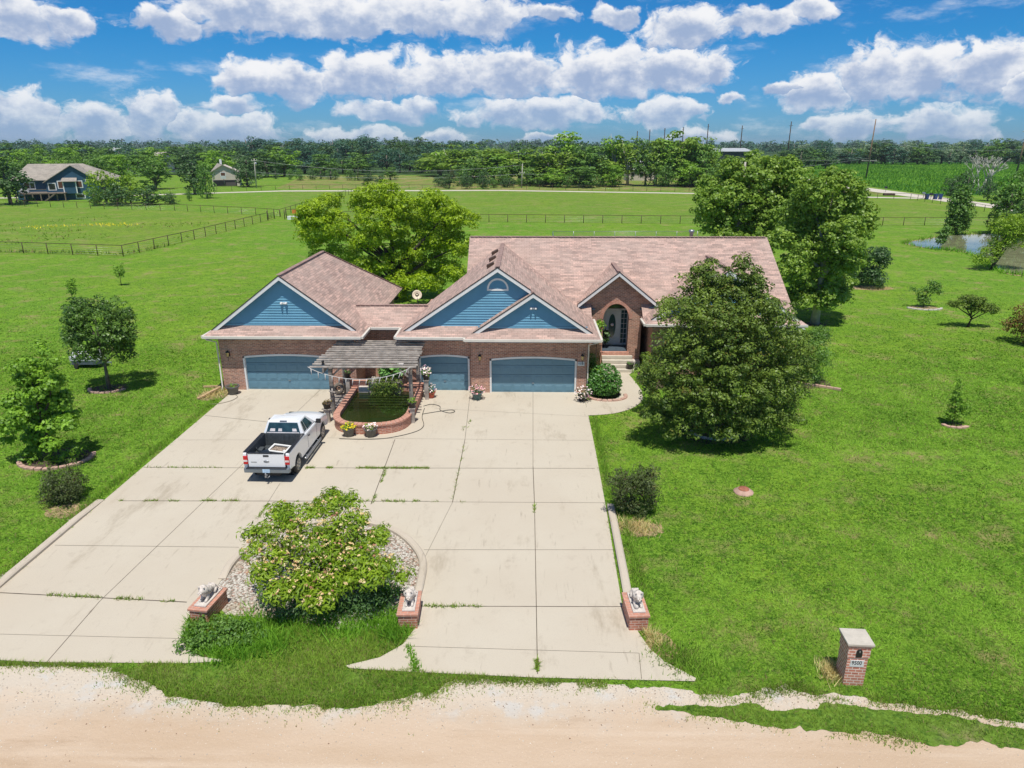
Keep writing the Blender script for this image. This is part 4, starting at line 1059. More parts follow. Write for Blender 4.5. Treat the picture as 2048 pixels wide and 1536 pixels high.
for i in range(5): m_.blob((random.uniform(-.18, .18), random.uniform(-.1, .1), .05), (.07, .05, .06), 6, 4)
cargo('rag_bundle', 'crumpled white rags at the right wall of the truck bed', 'rags', m_, M['white'], (.52, -1.62, .90))

# ================================================================== brick fish pond
pond = thing('fish_pond', 'raised brick fish pond with rounded front and dark green water', 'pond', (-7.75, 35, .03)); PO = (-7.75, 35, 0)
def pond_line(off):
    hw = 2.02 - off; pts = [(-7.76 - hw, 37.75)]
    for a in np.linspace(math.pi, 2 * math.pi, 25):
        cx, sy = math.cos(a), math.sin(a); e = 2 / 2.7
        pts.append((-7.76 + hw * math.copysign(abs(cx) ** e, cx), 34.0 + (2.1 - off) * math.copysign(abs(sy) ** e, sy)))
    pts.append((-7.76 + hw, 37.75)); return pts
def ring_mesh(o0, o1, z0, z1):
    mb = MB(); A, Bq = pond_line(o0), pond_line(o1); n = len(A)
    vs = [(*p, z0) for p in A] + [(*p, z1) for p in A] + [(*p, z1) for p in Bq] + [(*p, z0) for p in Bq]
    fs = []
    for i in range(n - 1):
        fs += [(i, i+1, n+i+1, n+i), (n+i, n+i+1, 2*n+i+1, 2*n+i), (2*n+i, 2*n+i+1, 3*n+i+1, 3*n+i)]
    fs += [(0, n, 2*n, 3*n), (n-1, 4*n-1, 3*n-1, 2*n-1)]
    mb.mesh(vs, fs); return mb
ring_mesh(.03, .28, 0, .46).build('pond_wall', M['brick_red'], pond, PO)
co = MB(); A, Bq = pond_line(-.02), pond_line(.31)
def resamp(P, k):
    P = np.array(P); s_ = np.r_[0, np.cumsum(np.linalg.norm(np.diff(P, axis=0), axis=1))]; t = np.linspace(0, s_[-1], k); return np.c_[np.interp(t, s_, P[:, 0]), np.interp(t, s_, P[:, 1])]
nA = 58; A, Bq = resamp(A, nA + 1), resamp(Bq, nA + 1)
for i in range(nA):
    f = .04
    a0, a1 = A[i] + (A[i+1] - A[i]) * f, A[i+1] - (A[i+1] - A[i]) * f; b0, b1 = Bq[i] + (Bq[i+1] - Bq[i]) * f, Bq[i+1] - (Bq[i+1] - Bq[i]) * f
    dz = random.uniform(-.008, .008)
    co.mesh([(*a0, .462), (*a1, .462), (*b1, .462), (*b0, .462), (*a0, .54 + dz), (*a1, .54 + dz), (*b1, .54 + dz), (*b0, .54 + dz)], [(0,3,2,1),(4,5,6,7),(0,1,5,4),(1,2,6,5),(2,3,7,6),(3,0,4,7)])
co.build('coping', M['cap_brick'], pond, PO)
mc = MB(); Am, Bm = pond_line(.0), pond_line(.29); n = len(Am)
mc.mesh([(*p, .50) for p in Am] + [(*p, .50) for p in Bm], [(i, i+1, n+i+1, n+i) for i in range(n - 1)]); mc.build('mortar', M['stone'], pond, PO)
wl = pond_line(.27); wq = MB(); wq.quad(*[(*p, .27) for p in wl]); wq.build('water', M['koiwater'], pond, PO)
bw = MB(); bw.box(-9.75, -9.0, 37.55, 37.95, 0, .80); bw.box(-6.6, -5.78, 37.55, 37.95, 0, .62); bw.box(-9.0, -6.6, 37.6, 37.95, 0, .60); bw.build('back_wall', M['brick_red'], pond, PO)
bc = MB(); bc.box(-9.8, -8.9, 37.5, 38.0, .80, .88); bc.box(-6.65, -5.73, 37.5, 38.0, .62, .70); bc.build('back_coping', M['cap_brick'], pond, PO)
wf = MB(); wf.box(-9.35, -8.55, 37.25, 37.56, .30, .62); wf.build('spillway_slab', M['stone'], pond, PO)
pb = thing('planter_box', 'weathered plank planter box overflowing with hanging grass behind the pond', 'planter', (-7.85, 37.45, .03)); QO = (-7.85, 37.45, 0)
px_ = MB()
for k in range(4): px_.box(-8.75, -6.95, 37.20, 37.26, .50 + k * .115, .60 + k * .115); px_.box(-8.75, -6.95, 38.2, 38.25, .50 + k * .115, .60 + k * .115)
px_.box(-8.75, -8.69, 37.26, 38.2, .1, .95); px_.box(-7.01, -6.95, 37.26, 38.2, .1, .95); px_.box(-8.73, -6.97, 37.22, 38.23, .0, .90); px_.build('box', M['old_wood'], pb, QO)
V, T = cloud([(0, -.15, 1.0, .95, .32, .22), (.05, -.45, .72, .92, .22, .36), (-.2, -.5, .50, .75, .16, .22)], 2600, .13, 11, per=9, cr=.14, asp=.28, droop=1.2, up=.5)
quads_obj('foliage', V, T, L['fern'], pb)
V, T = cloud([(.25, .45, 1.35, .70, .4, .36)], 520, .26, 12, per=7, cr=.18, asp=.55, up=.8)
quads_obj('hosta_leaves', V, T, L['hosta'], pb)

# ================================================================== pergola
ZP = 2.88
per = thing('pergola', 'weathered grey slatted pergola over the fish pond', 'pergola', (-8.2, 36.4, .03)); GO = (-8.2, 36.4, 0)
for (x, y) in ((-10.08, 34.55), (-5.86, 34.3), (-10.30, 38.05), (-6.05, 38.0)):
    m_ = MB(); m_.box(x - .09, x + .09, y - .09, y + .09, 0, ZP - .28); m_.build('post', M['old_wood2'], per, GO)
    m_ = MB(); m_.bar((x, y, ZP - .75), (x + (.55 if x < -8 else -.55), y, ZP - .24), .08, .08); m_.bar((x, y, ZP - .75), (x, y + (.5 if y < 36 else -.5), ZP - .24), .08, .08); m_.build('brace', M['old_wood2'], per, GO)
for x in (-10.24, -5.88):
    m_ = MB(); m_.box(x - .045, x + .045, 33.8, 38.95, ZP - .28, ZP - .08); m_.build('beam', M['old_wood2'], per, GO)
ys = np.linspace(33.95, 38.85, 13)
for i, y in enumerate(ys):
    m_ = MB(); j = random.uniform(-.06, .06); x0 = -10.95 + .02 * i + j; x1 = -5.50 - .015 * i + random.uniform(-.06, .06)
    tl_ = random.uniform(-.012, .012)
    m_.bar((x0, y, ZP + tl_), (x1, y + random.uniform(-.02, .02), ZP - tl_), .125, .065); m_.build('slat', M['old_wood'], per, GO)
# rope ladder garland hung across the front
ga = thing('rope_ladder', 'drooping white rope ladder garland hung across the front of the pergola', 'garland', (-8.2, 33.85, .03)); 
def gpt(t): 
    return Vector((-11.02 + 5.25 * t, 33.86, ZP + .02 - .66 * (1 - (2 * t - 1) ** 2) ** .85 * (1.0)))
m_ = MB(); m_.tube([gpt(t) for t in np.linspace(0, 1, 30)], .018, 5); m_.build('rope', M['old_white'], ga, (-8.2, 33.85, 0))
for i in range(15):
    t = .03 + .94 * i / 14; p = gpt(t); m_ = MB(); dx = (.5 - t) * .16 - .05; m_.tube([p, p + Vector((dx, -.06, -.30))], .020, 5); m_.build('rung', M['old_white'], ga, (-8.2, 33.85, 0))
for nm, lab, cat, (x, y) in (('pergola_lamp', 'small black lamp on the back right corner of the pergola roof', 'lamp', (-6.15, 38.6)), ('pergola_lamp', 'small black lamp on the front left corner of the pergola roof', 'lamp', (-10.35, 34.3))):
    m_ = MB(); m_.lathe([(0, 0), (.09, 0), (.07, .03), (.05, .12), (.085, .16), (.06, .22), (0, .25)], (0, 0, 0), 10); o = m_.build(nm, M['black']); o.location = (x, y, ZP + .035); tag(o, lab, cat)
m_ = MB(); m_.box(-.13, .13, -.06, .06, 0, .10); m_.box(-.10, .10, -.065, -.055, .02, .08); o = m_.build('birdhouse_box', M['stone'], bevel=.01); o.location = (-6.3, 34.25, ZP + .04); tag(o, 'small pale box lying on the front right slats of the pergola', 'box')
for x, y, lab in ((-10.02, 34.42, 'grey wooden figurine fixed on the front left pergola post'),):
    m_ = MB(); m_.bar((x - .16, y - .07, 1.45), (x + .16, y - .07, 1.38), .05, .06); m_.tube([(x, y - .08, 1.2), (x + .02, y - .1, 1.6)], .04, 6); o = m_.build('wooden_bird', M['old_wood']); tag(o, lab, 'ornament')
m_ = MB(); m_.lathe([(.17, -.07), (.26, -.07), (.33, -.03), (.34, .03), (.30, .09), (.17, .09), (.15, .0), (.17, -.07)], (0, 0, 0), 26, 'y'); m_.lathe([(0, .01), (.08, .01), (.08, .05), (0, .05)], (0, 0, 0), 14, 'y')
hr = thing('old_tyre', 'old worn tyre standing on edge by the rear left pergola post', 'tyre', (-10.62, 37.75, .40)); hr.rotation_euler = (R(-14), 0, R(-18))
m_.build('tread', plain('worn_tyre', (.20, .165, .13), .9, .3, 5), hr); m_ = MB()
for k in range(3): a = k * 2.1; m_.bar((0, 0, 0), (.17 * math.cos(a), 0, .17 * math.sin(a)), .04, .05, (0, 1, 0))
m_.build('spoke', M['pinewood'], hr)
# timber stack / step platform left of the pond
dk = thing('deck_steps', 'weathered timber slatted platform left of the brick pond', 'platform', (-10.35, 36.2, .03))
for k in range(9):
    m_ = MB(); y = 34.9 + k * .3; m_.box(-10.75, -9.92, y, y + .12, .02, .10); m_.build('board', M['old_wood'], dk, (-10.35, 36.2, 0))

# ================================================================== pots and plants
def pot_mesh(r, h):
    mb = MB(); mb.lathe([(0, 0), (r * .68, 0), (r * .95, h * .86), (r * 1.08, h * .86), (r * 1.08, h), (r * .96, h), (r * .9, h * .9), (0, h * .9)], (0, 0, 0), 18); return mb
def potted(label, loc, r, h, potm, fol, flowers=None, spread=1.15, tall=.28, n=260, seed=0, name='flowerpot'):
    root = thing(name, label, 'flowerpot', loc)
    pot_mesh(r, h).build('pot', potm, root); s = MB(); s.lathe([(0, h * .92), (r * .93, h * .92)], (0, 0, 0), 14); s.build('soil', M['soil'], root)
    if fol:
        V, T = cloud([(0, 0, h + tall * .4, r * spread, r * spread, tall)], n, .075, seed, per=7, cr=.06, asp=.5, up=.5, shell=.5); quads_obj('foliage', V, T, fol, root)
    if flowers:
        V, T = cloud([(0, 0, h + tall * .55, r * spread * 1.05, r * spread * 1.05, tall * .95)], int(n * .75), .075, seed + 1, per=4, cr=.04, asp=.9, up=.9, shell=.85); quads_obj('blossoms', V, T, flowers, root)
    return root
potted('grey tub with low green growth at the left corner of the left garage', (-16.75, 37.75, .03), .36, .50, M['grey_pot'], L['weed'], None, .8, .06, 60, 1)
potted('red pot with white flowers on the drive right of the pergola', (-5.28, 37.35, .03), .27, .36, M['terra'], L['mid'], L['petal_white'], 1.2, .3, 240, 2)
potted('teal pot with pink flowers between the single and the right garage doors', (-2.62, 37.1, .03), .30, .42, M['teal_pot'], L['dark'], L['petal_pink'], 1.45, .28, 320, 3)
potted('overflowing pot of white and purple petunias beside the round bush', (3.32, 36.95, .03), .27, .34, M['black_pot'], L['dark'], L['petal_white'], 1.75, .34, 460, 4)
potted('black pot with a small green plant on the bottom entry step', (6.72, 42.32, .24), .23, .34, M['black_pot'], L['hosta'], None, .9, .12, 90, 5)
potted('grey tub of yellow green flowers in front of the pond, nearer the truck', (-8.62, 32.02 - .25, .03), .31, .44, M['grey_pot'], L['weed'], L['yellowfl'], 1.1, .16, 240, 6)
potted('grey tub of yellow green flowers in front of the pond, farther from the truck', (-7.52, 31.98 - .25, .03), .31, .44, M['grey_pot'], L['bright'], L['petal_white'], 1.1, .16, 240, 7)
# post-mounted pots around the pond
def stand(loc, h, label):
    mb = MB(); mb.box(-.11, .11, -.11, .11, 0, h); mb.box(-.17, .17, -.17, .17, h, h + .04); o = mb.build('pot_stand', M['old_wood']); o.location = loc; tag(o, label, 'stand')
stand((-10.12, 33.55, .03), .72, 'wooden pot stand at the front left corner of the pond'); potted('black pot of yellowish orange foliage on the front left stand', (-10.12, 33.55, .79), .22, .28, M['black_pot'], L['reddish'], None, 1.2, .16, 150, 8)
stand((-5.72, 33.55, .03), .80, 'wooden pot stand at the front right corner of the pond'); potted('black pot of bright lettuce green leaves on the front right stand', (-5.72, 33.55, .87), .22, .28, M['black_pot'], L['bright'], None, 1.35, .24, 220, 9)
stand((-5.45, 37.05, .03), 1.15, 'tall wooden pot stand at the rear right corner of the pond'); potted('dark pot of cream flowers on the tall rear right stand', (-5.45, 37.05, 1.22), .22, .30, M['black_pot'], L['weed'], L['petal_white'], 1.35, .34, 240, 10)
stand((-10.0, 37.55, .03), 1.05, 'wooden pot stand beside the old tyre'); potted('black pot with a sparse plant on the stand beside the tyre', (-10.0, 37.55, 1.12), .2, .3, M['black_pot'], L['mid'], None, .9, .12, 70, 11)
# hoses
for nm, lab, m__, pts in (('garden_hose', 'thin dark garden hose looping over the drive right of the pond', 'hose', [(-5.5, 35.9), (-5.1, 36.2), (-4.6, 35.9), (-4.5, 35.3), (-4.0, 34.9), (-3.7, 35.1), (-3.9, 35.35), (-4.6, 35.1), (-5.4, 34.7)]),
        ('garden_hose', 'dark hose curving across the drive in front of the pond', 'hose', [(-5.4, 35.6), (-5.35, 34.3), (-5.1, 33.0), (-5.5, 32.2), (-6.6, 31.5), (-7.6, 31.3), (-9.0, 31.35)]),
        ('garden_hose', 'short hose trailing from the tub at the left garage corner', 'hosegreen', [(-16.6, 37.6), (-16.3, 37.2), (-16.4, 36.6), (-16.9, 36.1), (-17.4, 36.0)])):
    mb = MB(); mb.tube([(x, y, .052) for x, y in smooth_open(pts, 6)], .016, 5); tag(mb.build(nm, M[m__]), lab, 'hose')

# ================================================================== lion pedestals
def make_lion(parent, flip=1):
    me = bpy.data.meshes.new('lion'); 
    V = [(0, .30, .20), (0, .12, .23), (0, -.06, .25), (0, -.18, .30), (0, -.28, .38), (0, -.40, .36),      # 0-5 spine, neck, head, muzzle
         (.08, .28, .14), (.11, .12, .08), (.11, .20, .03), (-.08, .28, .14), (-.11, .12, .08), (-.11, .20, .03),   # hind legs folded
         (.08, -.14, .18), (.09, -.20, .06), (.09, -.36, .03), (-.08, -.14, .18), (-.09, -.20, .06), (-.09, -.36, .03), # front legs
         (0, .38, .14), (.10, .42, .06), (.17, .34, .04)]
    E_ = [(0, 1), (1, 2), (2, 3), (3, 4), (4, 5), (0, 6), (6, 7), (7, 8), (0, 9), (9, 10), (10, 11), (2, 12), (12, 13), (13, 14), (2, 15), (15, 16), (16, 17), (0, 18), (18, 19), (19, 20)]
    rad = [.115, .105, .12, .14, .12, .06, .08, .055, .045, .08, .055, .045, .07, .05, .045, .07, .05, .045, .03, .022, .03]
    me.from_pydata(V, E_, []); o = bpy.data.objects.new('lion', me); C.objects.link(o); me.materials.append(M['lion'])
    sk = o.modifiers.new('skin', 'SKIN')
    for i, r in enumerate(rad): me.skin_vertices[0].data[i].radius = (r, r)
    me.skin_vertices[0].data[1].use_root = True
    ss = o.modifiers.new('sub', 'SUBSURF'); ss.levels = 1; ss.render_levels = 1
    return o
def lion_body():
    o = make_lion(None)
    bpy.context.view_layer.update()
    me = bpy.data.meshes.new_from_object(o.evaluated_get(bpy.context.evaluated_depsgraph_get()))
    bpy.data.objects.remove(o)
    b = bmesh.new(); b.from_mesh(me)
    # mane, ears, brow, muzzle shaped onto the same statue
    def add(c, r, seg=8, jit=.012):
        ret = bmesh.ops.create_uvsphere(b, u_segments=seg, v_segments=6, radius=1)
        for v in ret['verts']:
            v.co = Vector((c[0] + v.co.x * r[0] + random.uniform(-jit, jit), c[1] + v.co.y * r[1] + random.uniform(-jit, jit), c[2] + v.co.z * r[2] + random.uniform(-jit, jit)))
    add((0, -.20, .36), (.165, .12, .17), 12, .018); add((0, -.16, .26), (.14, .12, .14), 10, .018)
    for s in (-1, 1): add((s * .085, -.29, .50), (.03, .02, .035), 6, .002); add((s * .035, -.40, .365), (.035, .04, .032), 6, .002)
    add((0, -.43, .335), (.03, .03, .02), 6, .002)
    b.to_mesh(me); b.free(); me.name = 'lion'
    for p in me.polygons: p.use_smooth = True
    me.materials.clear(); me.materials.append(M['lion']); return me
LION = lion_body()
def pedestal(label, loc, rz, w=.56, l=1.10, h=.46):
    root = thing('brick_pedestal', label, 'pedestal', loc, rz, 'brick pedestals at the driveway entrance')
    m_ = MB(); m_.box(-w/2, w/2, -l/2, l/2, -.05, h); m_.build('base', M['brick_red'], root)
    m_ = MB(); m_.box(-w/2 - .04, w/2 + .04, -l/2 - .04, l/2 + .04, h, h + .075); m_.build('cap', M['cap_brick'], root, bevel=.012)
def lion(label, loc, rz, whole=True):
    root = thing('lion_statue', label, 'statue', loc, rz, 'stone statues on the entrance pedestals')
    m_ = MB(); m_.box(-.19, .19, -.50, .46, 0, .05); m_.build('plinth', M['stone'], root, bevel=.012)
    o = bpy.data.objects.new('body', LION); C.objects.link(o); o.parent = root; o.location = (0, -.0, .04)
    return root
PED = [((-9.62, 17.95, .02), R(-8), 'brick pedestal at the left corner of the planted island', 'stone lion on the pedestal at the left of the planted island'),
       ((-3.42, 17.85, .02), R(2), 'brick pedestal at the right corner of the planted island', 'stone lion on the pedestal at the right of the planted island'),
       ((3.42, 17.9, .02), R(3), 'brick pedestal at the right edge of the drive by the lawn', 'headless looking stone lion on the pedestal by the lawn')]
for loc, rz, a, b_ in PED:
    pedestal(a, loc, rz)
    if 'by the lawn' in a: b_ = 'bowed stone lion with a ball on the pedestal by the lawn'
    l_ = lion(b_, (loc[0] + .02, loc[1] + .05, loc[2] + .536), rz)
    if 'by the lawn' in a:
        q_ = MB(); q_.blob((-.06, -.34, .11), (.07, .07, .07), 10, 7); q_.build('ball', M['stone'], l_)
pedestal('brick pedestal at the left edge of the drive, cut by the frame', (-17.35, 18.35, .02), R(3))

# ================================================================== brick mailbox
mbx = thing('brick_mailbox', 'brick mailbox pillar numbered 9500 with a flat stone cap by the road', 'mailbox', (8.85, 15.50, .0), R(-3)); mbx.scale = (.78, .56, 1.0)
m_ = MB(); m_.box(-.335, .335, -.48, .48, -.05, .92); m_.build('pillar', M['mailbrick'], mbx)
m_ = MB(); m_.box(-.365, .365, -.515, .50, .92, 1.24); m_.build('upper_pillar', M['mailbrick'], mbx)
m_ = MB(); m_.box(-.40, .40, -.545, .53, 1.24, 1.31); m_.build('corbel', M['brick'], mbx)
m_ = MB(); m_.box(-.44, .44, -.60, .57, 1.31, 1.375); m_.build('cap', M['capstone'], mbx, bevel=.012)
m_ = MB(); pts = [(-.105, -.54, .94), (.105, -.54, .94), (.105, -.54, 1.09)] + [(.105 * math.cos(a), -.54, 1.09 + .105 * math.sin(a)) for a in np.linspace(0, math.pi, 12)[1:]]
m_.extrude(pts, (0, .05, 0)); bd = m_.build('mailbox_door', M['black'], mbx, bevel=.008); m_ = MB(); m_.box(-.02, .02, -.575, -.54, 1.10, 1.15); m_.build('handle', M['steel'], bd)
m_ = MB(); m_.box(-.22, .22, -.50, -.475, .62, .83); pq = m_.build('number_plaque', M['plaque'], mbx, bevel=.006)
text('9500', .165, (-.015, -.503, .745), M['ink'], pq, 'numerals', bold=.001, sx=1.02)

# septic lid
m_ = thing('septic_lid', 'round terracotta septic lid set in the right lawn', 'lid', (9.15, 26.2, .0)); q = MB(); q.lathe([(.40, 0), (.40, .05), (.30, .06), (.28, .14), (.0, .16)], (0, 0, 0), 20); q.build('rim', M['edging'], m_); q = MB(); q.lathe([(.22, .15), (.2, .20), (0, .21)], (0, 0, 0), 16); q.build('cover', M['lid'], m_)
# splitting timber beside left garage, brick edging
def timber(label, p, q, w, mat, name='timber'):
    mb = MB(); mb.bar(p, q, w, w * .6); tag(mb.build(name, mat), label, 'timber')
timber('long pale board leaning in dry grass at the left garage corner', (-18.4, 36.8, .06), (-17.7, 38.3, .25), .16, M['pinewood'])
timber('short weathered board in the grass left of the left garage', (-19.0, 38.9, .05), (-18.0, 39.0, .06), .14, M['pinewood'])
eb = thing('bed_edging', 'straight row of pink edging bricks right of the large bush', 'edging', (17.5, 39.7, 0))
for i in range(6):
    t = i / 5; m_ = MB(); a = Vector((16.5 + 1.75 * t, 40.25 - 1.05 * t, .0)); m_.bar(a + Vector((0, 0, .07)), a + Vector((.33, -.2, .07)), .16, .15); m_.build('edging_brick', M['edging'], eb, (17.5, 39.7, 0), bevel=.015)
def ring_edge(label, c, rx, ry, a0, a1, n=14, h=.11, mat='edging', w=.20):
    root = thing('edging_ring', label, 'edging', (c[0], c[1], 0)); 
    th = np.linspace(a0, a1, n + 1)
    for a, b in zip(th[:-1], th[1:]):
        m_ = MB(); p = lambda t, k: (( rx + k) * math.cos(t), (ry + k) * math.sin(t))
        aa, bb = a + .015, b - .015; m_.prism([p(aa, 0), p(bb, 0), p(bb, w), p(aa, w)][::1], -.02, h + random.uniform(-.012, .012)); m_.build('edging_block', M[mat], root, bevel=.02)
ring_edge('curved pink edging around the maple at the left edge of the picture', (-21.45, 29.0), 1.45, 1.15, R(165), R(385), 18)
ring_edge('low pink edging ring under the round tree beyond the left drive', (-24.5, 38.6), .95, .75, R(185), R(350), 10)
ring_edge('pale stone ring around the trunk of the big pear tree', (9.55, 32.45), 1.05, .75, R(170), R(370), 14, .10, 'stone', .16)
ring_edge('pink edging around the round boxwood beside the path', (4.75, 37.75), 1.0, .72, R(190), R(375), 12, .12)
ring_edge('small pink edging at the foot of the slim sapling', (22.15, 33.75), .5, .35, R(180), R(330), 6, .10)
ring_edge('pale edging under the wispy bush on the right lawn', (35.2, 61.1), 1.35, .8, R(180), R(350), 10, .10, 'stone')

# covered boat trailer behind the round tree
bt = thing('boat_trailer', 'grey covered boat on a small trailer in the grass behind the round tree', 'boat trailer', (-28.05, 42.9, 0)); bt.scale = (.52, .7, .85); BO = (0, 0, 0)
m_ = MB(); vs = []; fs = []; nn_ = 9
for i, x in enumerate(np.linspace(-1.9, 1.9, nn_)):
    w = .75 * (1 - max(0, (x - .6) / 1.5) ** 2); ztop = 1.25 + .12 * math.sin(i * 1.1)
    for (yy, zz) in ((-w, .62), (-w, .88), (-w * .5, ztop - .1), (0, ztop), (w * .5, ztop - .1), (w, .88), (w, .62)): vs.append((x, yy, zz))
for i in range(nn_ - 1): fs += [(i*7+j, i*7+j+1, i*7+7+j+1, i*7+7+j) for j in range(6)]
fs += [tuple(range(7)), tuple(reversed(range((nn_-1)*7, nn_*7)))]
m_.mesh(vs, fs); m_.build('cover', M['tarp'], bt)
m_ = MB(); m_.extrude([(-1.85, -.7, .60), (1.2, -.7, .60), (1.9, 0, .62), (1.2, .7, .60), (-1.85, .7, .60)], (0, 0, -.28)); m_.build('hull', M['navy'], bt)
m_ = MB(); m_.bar((-1.9, -.5, .3), (2.6, 0, .34), .07, .08); m_.bar((-1.9, .5, .3), (2.6, 0, .34), .07, .08); m_.bar((-1.2, -.8, .28), (-1.2, .8, .28), .07, .07); m_.tube([(2.5, 0, .3), (2.5, 0, .0)], .03, 6); m_.build('trailer_frame', M['steel'], bt)
for s in (-1, 1):
    m_ = MB(); m_.lathe([(0, -.07), (.22, -.07), (.27, -.05), (.27, .05), (.22, .07), (0, .07)], (-1.2, s * .86, .27), 16, 'y'); m_.build('wheel', M['tyre'], bt)
m_ = MB()
for z in (.3, .6, .9): m_.tube([(-2.1, -.6, z), (-2.1, -.15, z)], .02, 5)
m_.tube([(-2.1, -.6, 0.1), (-2.1, -.6, 1.0)], .02, 5); m_.tube([(-2.1, -.15, .1), (-2.1, -.15, 1.0)], .02, 5); m_.build('boarding_ladder', M['wire'], bt)

# ================================================================== fences
def pipe_fence(label, pts, spacing=3.6, h=1.42, mat='rust', r=.055, rr=.04, rails=(1.0,), group=None, name='pipe_fence', wires=()):
    root = thing(name, label, 'fence', (pts[0][0], pts[0][1], 0), 0, group); O = (pts[0][0], pts[0][1], 0)
    first = True; rl = MB(); k = 0; wi = MB()
    for a, b in zip(pts[:-1], pts[1:]):
        a = Vector((*a[:2], 0)); b = Vector((*b[:2], 0)); n = max(1, round((b - a).length / spacing))
        for i in range(n + (1 if b[:2] == Vector((*pts[-1][:2], 0))[:2] else 0)):
            p = a.lerp(b, i / n); m_ = MB(); m_.tube([p, p + Vector((0, 0, h + .02))], r, 6)
            if k < 99: m_.build('post', M[mat], root, O)
            else: rl.tube([p, p + Vector((0, 0, h))], r, 5)
            k += 1
        for f in rails: rl.tube([a + Vector((0, 0, h * f)), b + Vector((0, 0, h * f))], rr, 6)
        for f in wires: wi.tube([a + Vector((0, 0, h * f)), b + Vector((0, 0, h * f))], .009, 4)
    rl.build('rail', M[mat], root, O)
    if wires: wi.build('wire', M['steel'], root, O)
    return root
W6 = (.15, .35, .55, .75)
pipe_fence('rusty pipe fence along the near left pasture, turning at a corner towards the gate', [(-98, 96.5), (-69.7, 92.45), (-51.4, 89.3), (-49.7, 106), (-48.3, 134)], wires=W6)
pipe_fence('rusty pipe fence along the far side of the left pasture', [(-200, 181), (-121.6, 164.7), (-75, 152.8), (-54.4, 144.3), (-48.3, 140.6)], wires=W6)
pipe_fence('long rusty pipe fence across the field behind the house', [(-43.5, 138.5), (-10, 131.7), (28, 129.2), (63.2, 127.2), (100, 127.5)], wires=W6)
pipe_fence('dark fence running back from the gate behind the willow', [(-48.3, 141), (-49.2, 170), (-49.6, 210)], wires=(.5,))
pipe_fence('thin dark fence on the far side of the gravel lane', [(-130, 196), (-74, 227), (-7.5, 230.5), (49, 217), (95, 202)], 4.2, wires=(.5,))
pipe_fence('dark fence climbing beside the bins to the paved road', [(60, 204), (100, 189.0), (99, 170), (97, 150), (95, 128)], 4.0, wires=(.5,))
chf = pipe_fence('grey chain link fence directly behind the house roof', [(4.0, 97), (4.15, 104.5), (28.5, 105.2), (28.6, 96)], 3.1, 1.5, 'steel', .035, .03, name='chainlink_fence', wires=(.1, .2, .3, .4, .5, .6, .7, .8, .9))
gt_ = thing('farm_gate', 'rusty tube gate with an orange sign between the pastures', 'gate', (-48.3, 135.2, 0)); O = (-48.3, 135.2, 0)
m_ = MB()
for z in (.3, .6, .9, 1.2): m_.tube([(-48.2, 134.1, z), (-48.2, 137.0, z)], .03, 5)
for y in (134.1, 135.5, 137.0): m_.tube([(-48.2, y, .25), (-48.2, y, 1.25)], .03, 5)
for x, y in ((-48.4, 134.0), (-48.2, 137.2), (-46.2, 138.2), (-45.8, 136.0), (-44, 138.5)): m_.tube([(x, y, 0), (x, y, 1.75)], .08, 6)
m_.tube([(-46.2, 138.2, 1.7), (-44, 138.5, 1.7)], .05, 5); m_.build('frame', M['rust'], gt_, O)
m_ = MB(); m_.box(-44.9, -44.1, 137.9, 137.95, .9, 1.6); m_.build('sign', plain('orange_sign', (.75, .22, .05), .5), gt_, O)
m_ = MB(); m_.box(-45.0, -42.9, 135.0, 135.8, 0, .65); m_.box(-44.9, -43.0, 135.1, 135.7, .65, .68); tag(m_.build('water_trough', M['white'], bevel=.05), 'white livestock water trough by the farm gate', 'trough')

# ================================================================== poles and wires
def pole(label, base, top, r, arms=(), mat='pole', trans=False):
    root = thing('utility_pole', label, 'utility pole', (base[0], base[1], 0)); O = (base[0], base[1], 0)
    m_ = MB(); m_.tube([base, top], [r * 1.3, r * .7], 8); m_.build('shaft', M[mat], root, O)
    for f, w in arms:
        c = Vector(base).lerp(Vector(top), f); m_ = MB(); m_.bar(c + Vector((-w, -.15, 0)), c + Vector((w, -.15, 0)), .16, .22); m_.build('crossarm', M['palepole'], root, O)
        for s in (-1, 1): q_ = MB(); q_.lathe([(0, 0), (.07, 0), (.09, .1), (.05, .22), (0, .24)], tuple(c + Vector((s * w * .9, -.15, .11))), 8); q_.build('insulator', M['white'], root, O)
    if trans: q_ = MB(); c = Vector(base).lerp(Vector(top), .82); q_.lathe([(0, -.5), (.28, -.5), (.3, .4), (0, .5)], (c.x + .5, c.y - .2, c.z), 10); q_.build('transformer', M['steel'], root, O)
    return Vector(top)
def poletop(x0, y0, x1, y1, Y=None):
    b = atz(x0, y0); t = aty(x1, y1, b[1]); return (b[0], b[1], 0), (b[0] + .3, b[1], t[2])
b, t = poletop(1732, 356, 1746, 238); P1 = pole('tall brown utility pole with a pale lower crossarm beside the crop field', b, t, .28, ((.30, 3.2),)); P1b = Vector(b)
for i, (dz, w_) in enumerate(((.80, 1.6), (.55, 1.2))):
    pass
b2 = atz(2030, 358); t2 = aty(2046, 246, b2[1]); P2 = pole('tall brown utility pole at the right edge of the picture', (b2[0], b2[1], 0), (b2[0] + .6, b2[1], t2[2]), .28, ((.85, 1.8),))
ptops = [P2, P1]; far = [(1583, 243, 450, 'tall dark pole above the cottonwood, first left of the brown pole'), (1485, 251, 570, 'tall dark pole left of the cottonwood top'), (1417, 248, 700, 'tall dark pole rising beside the green warehouse'), (1367, 254, 840, None), (1330, 256, 980, None), (1300, 259, 1130, None), (1275, 262, 1300, None)]
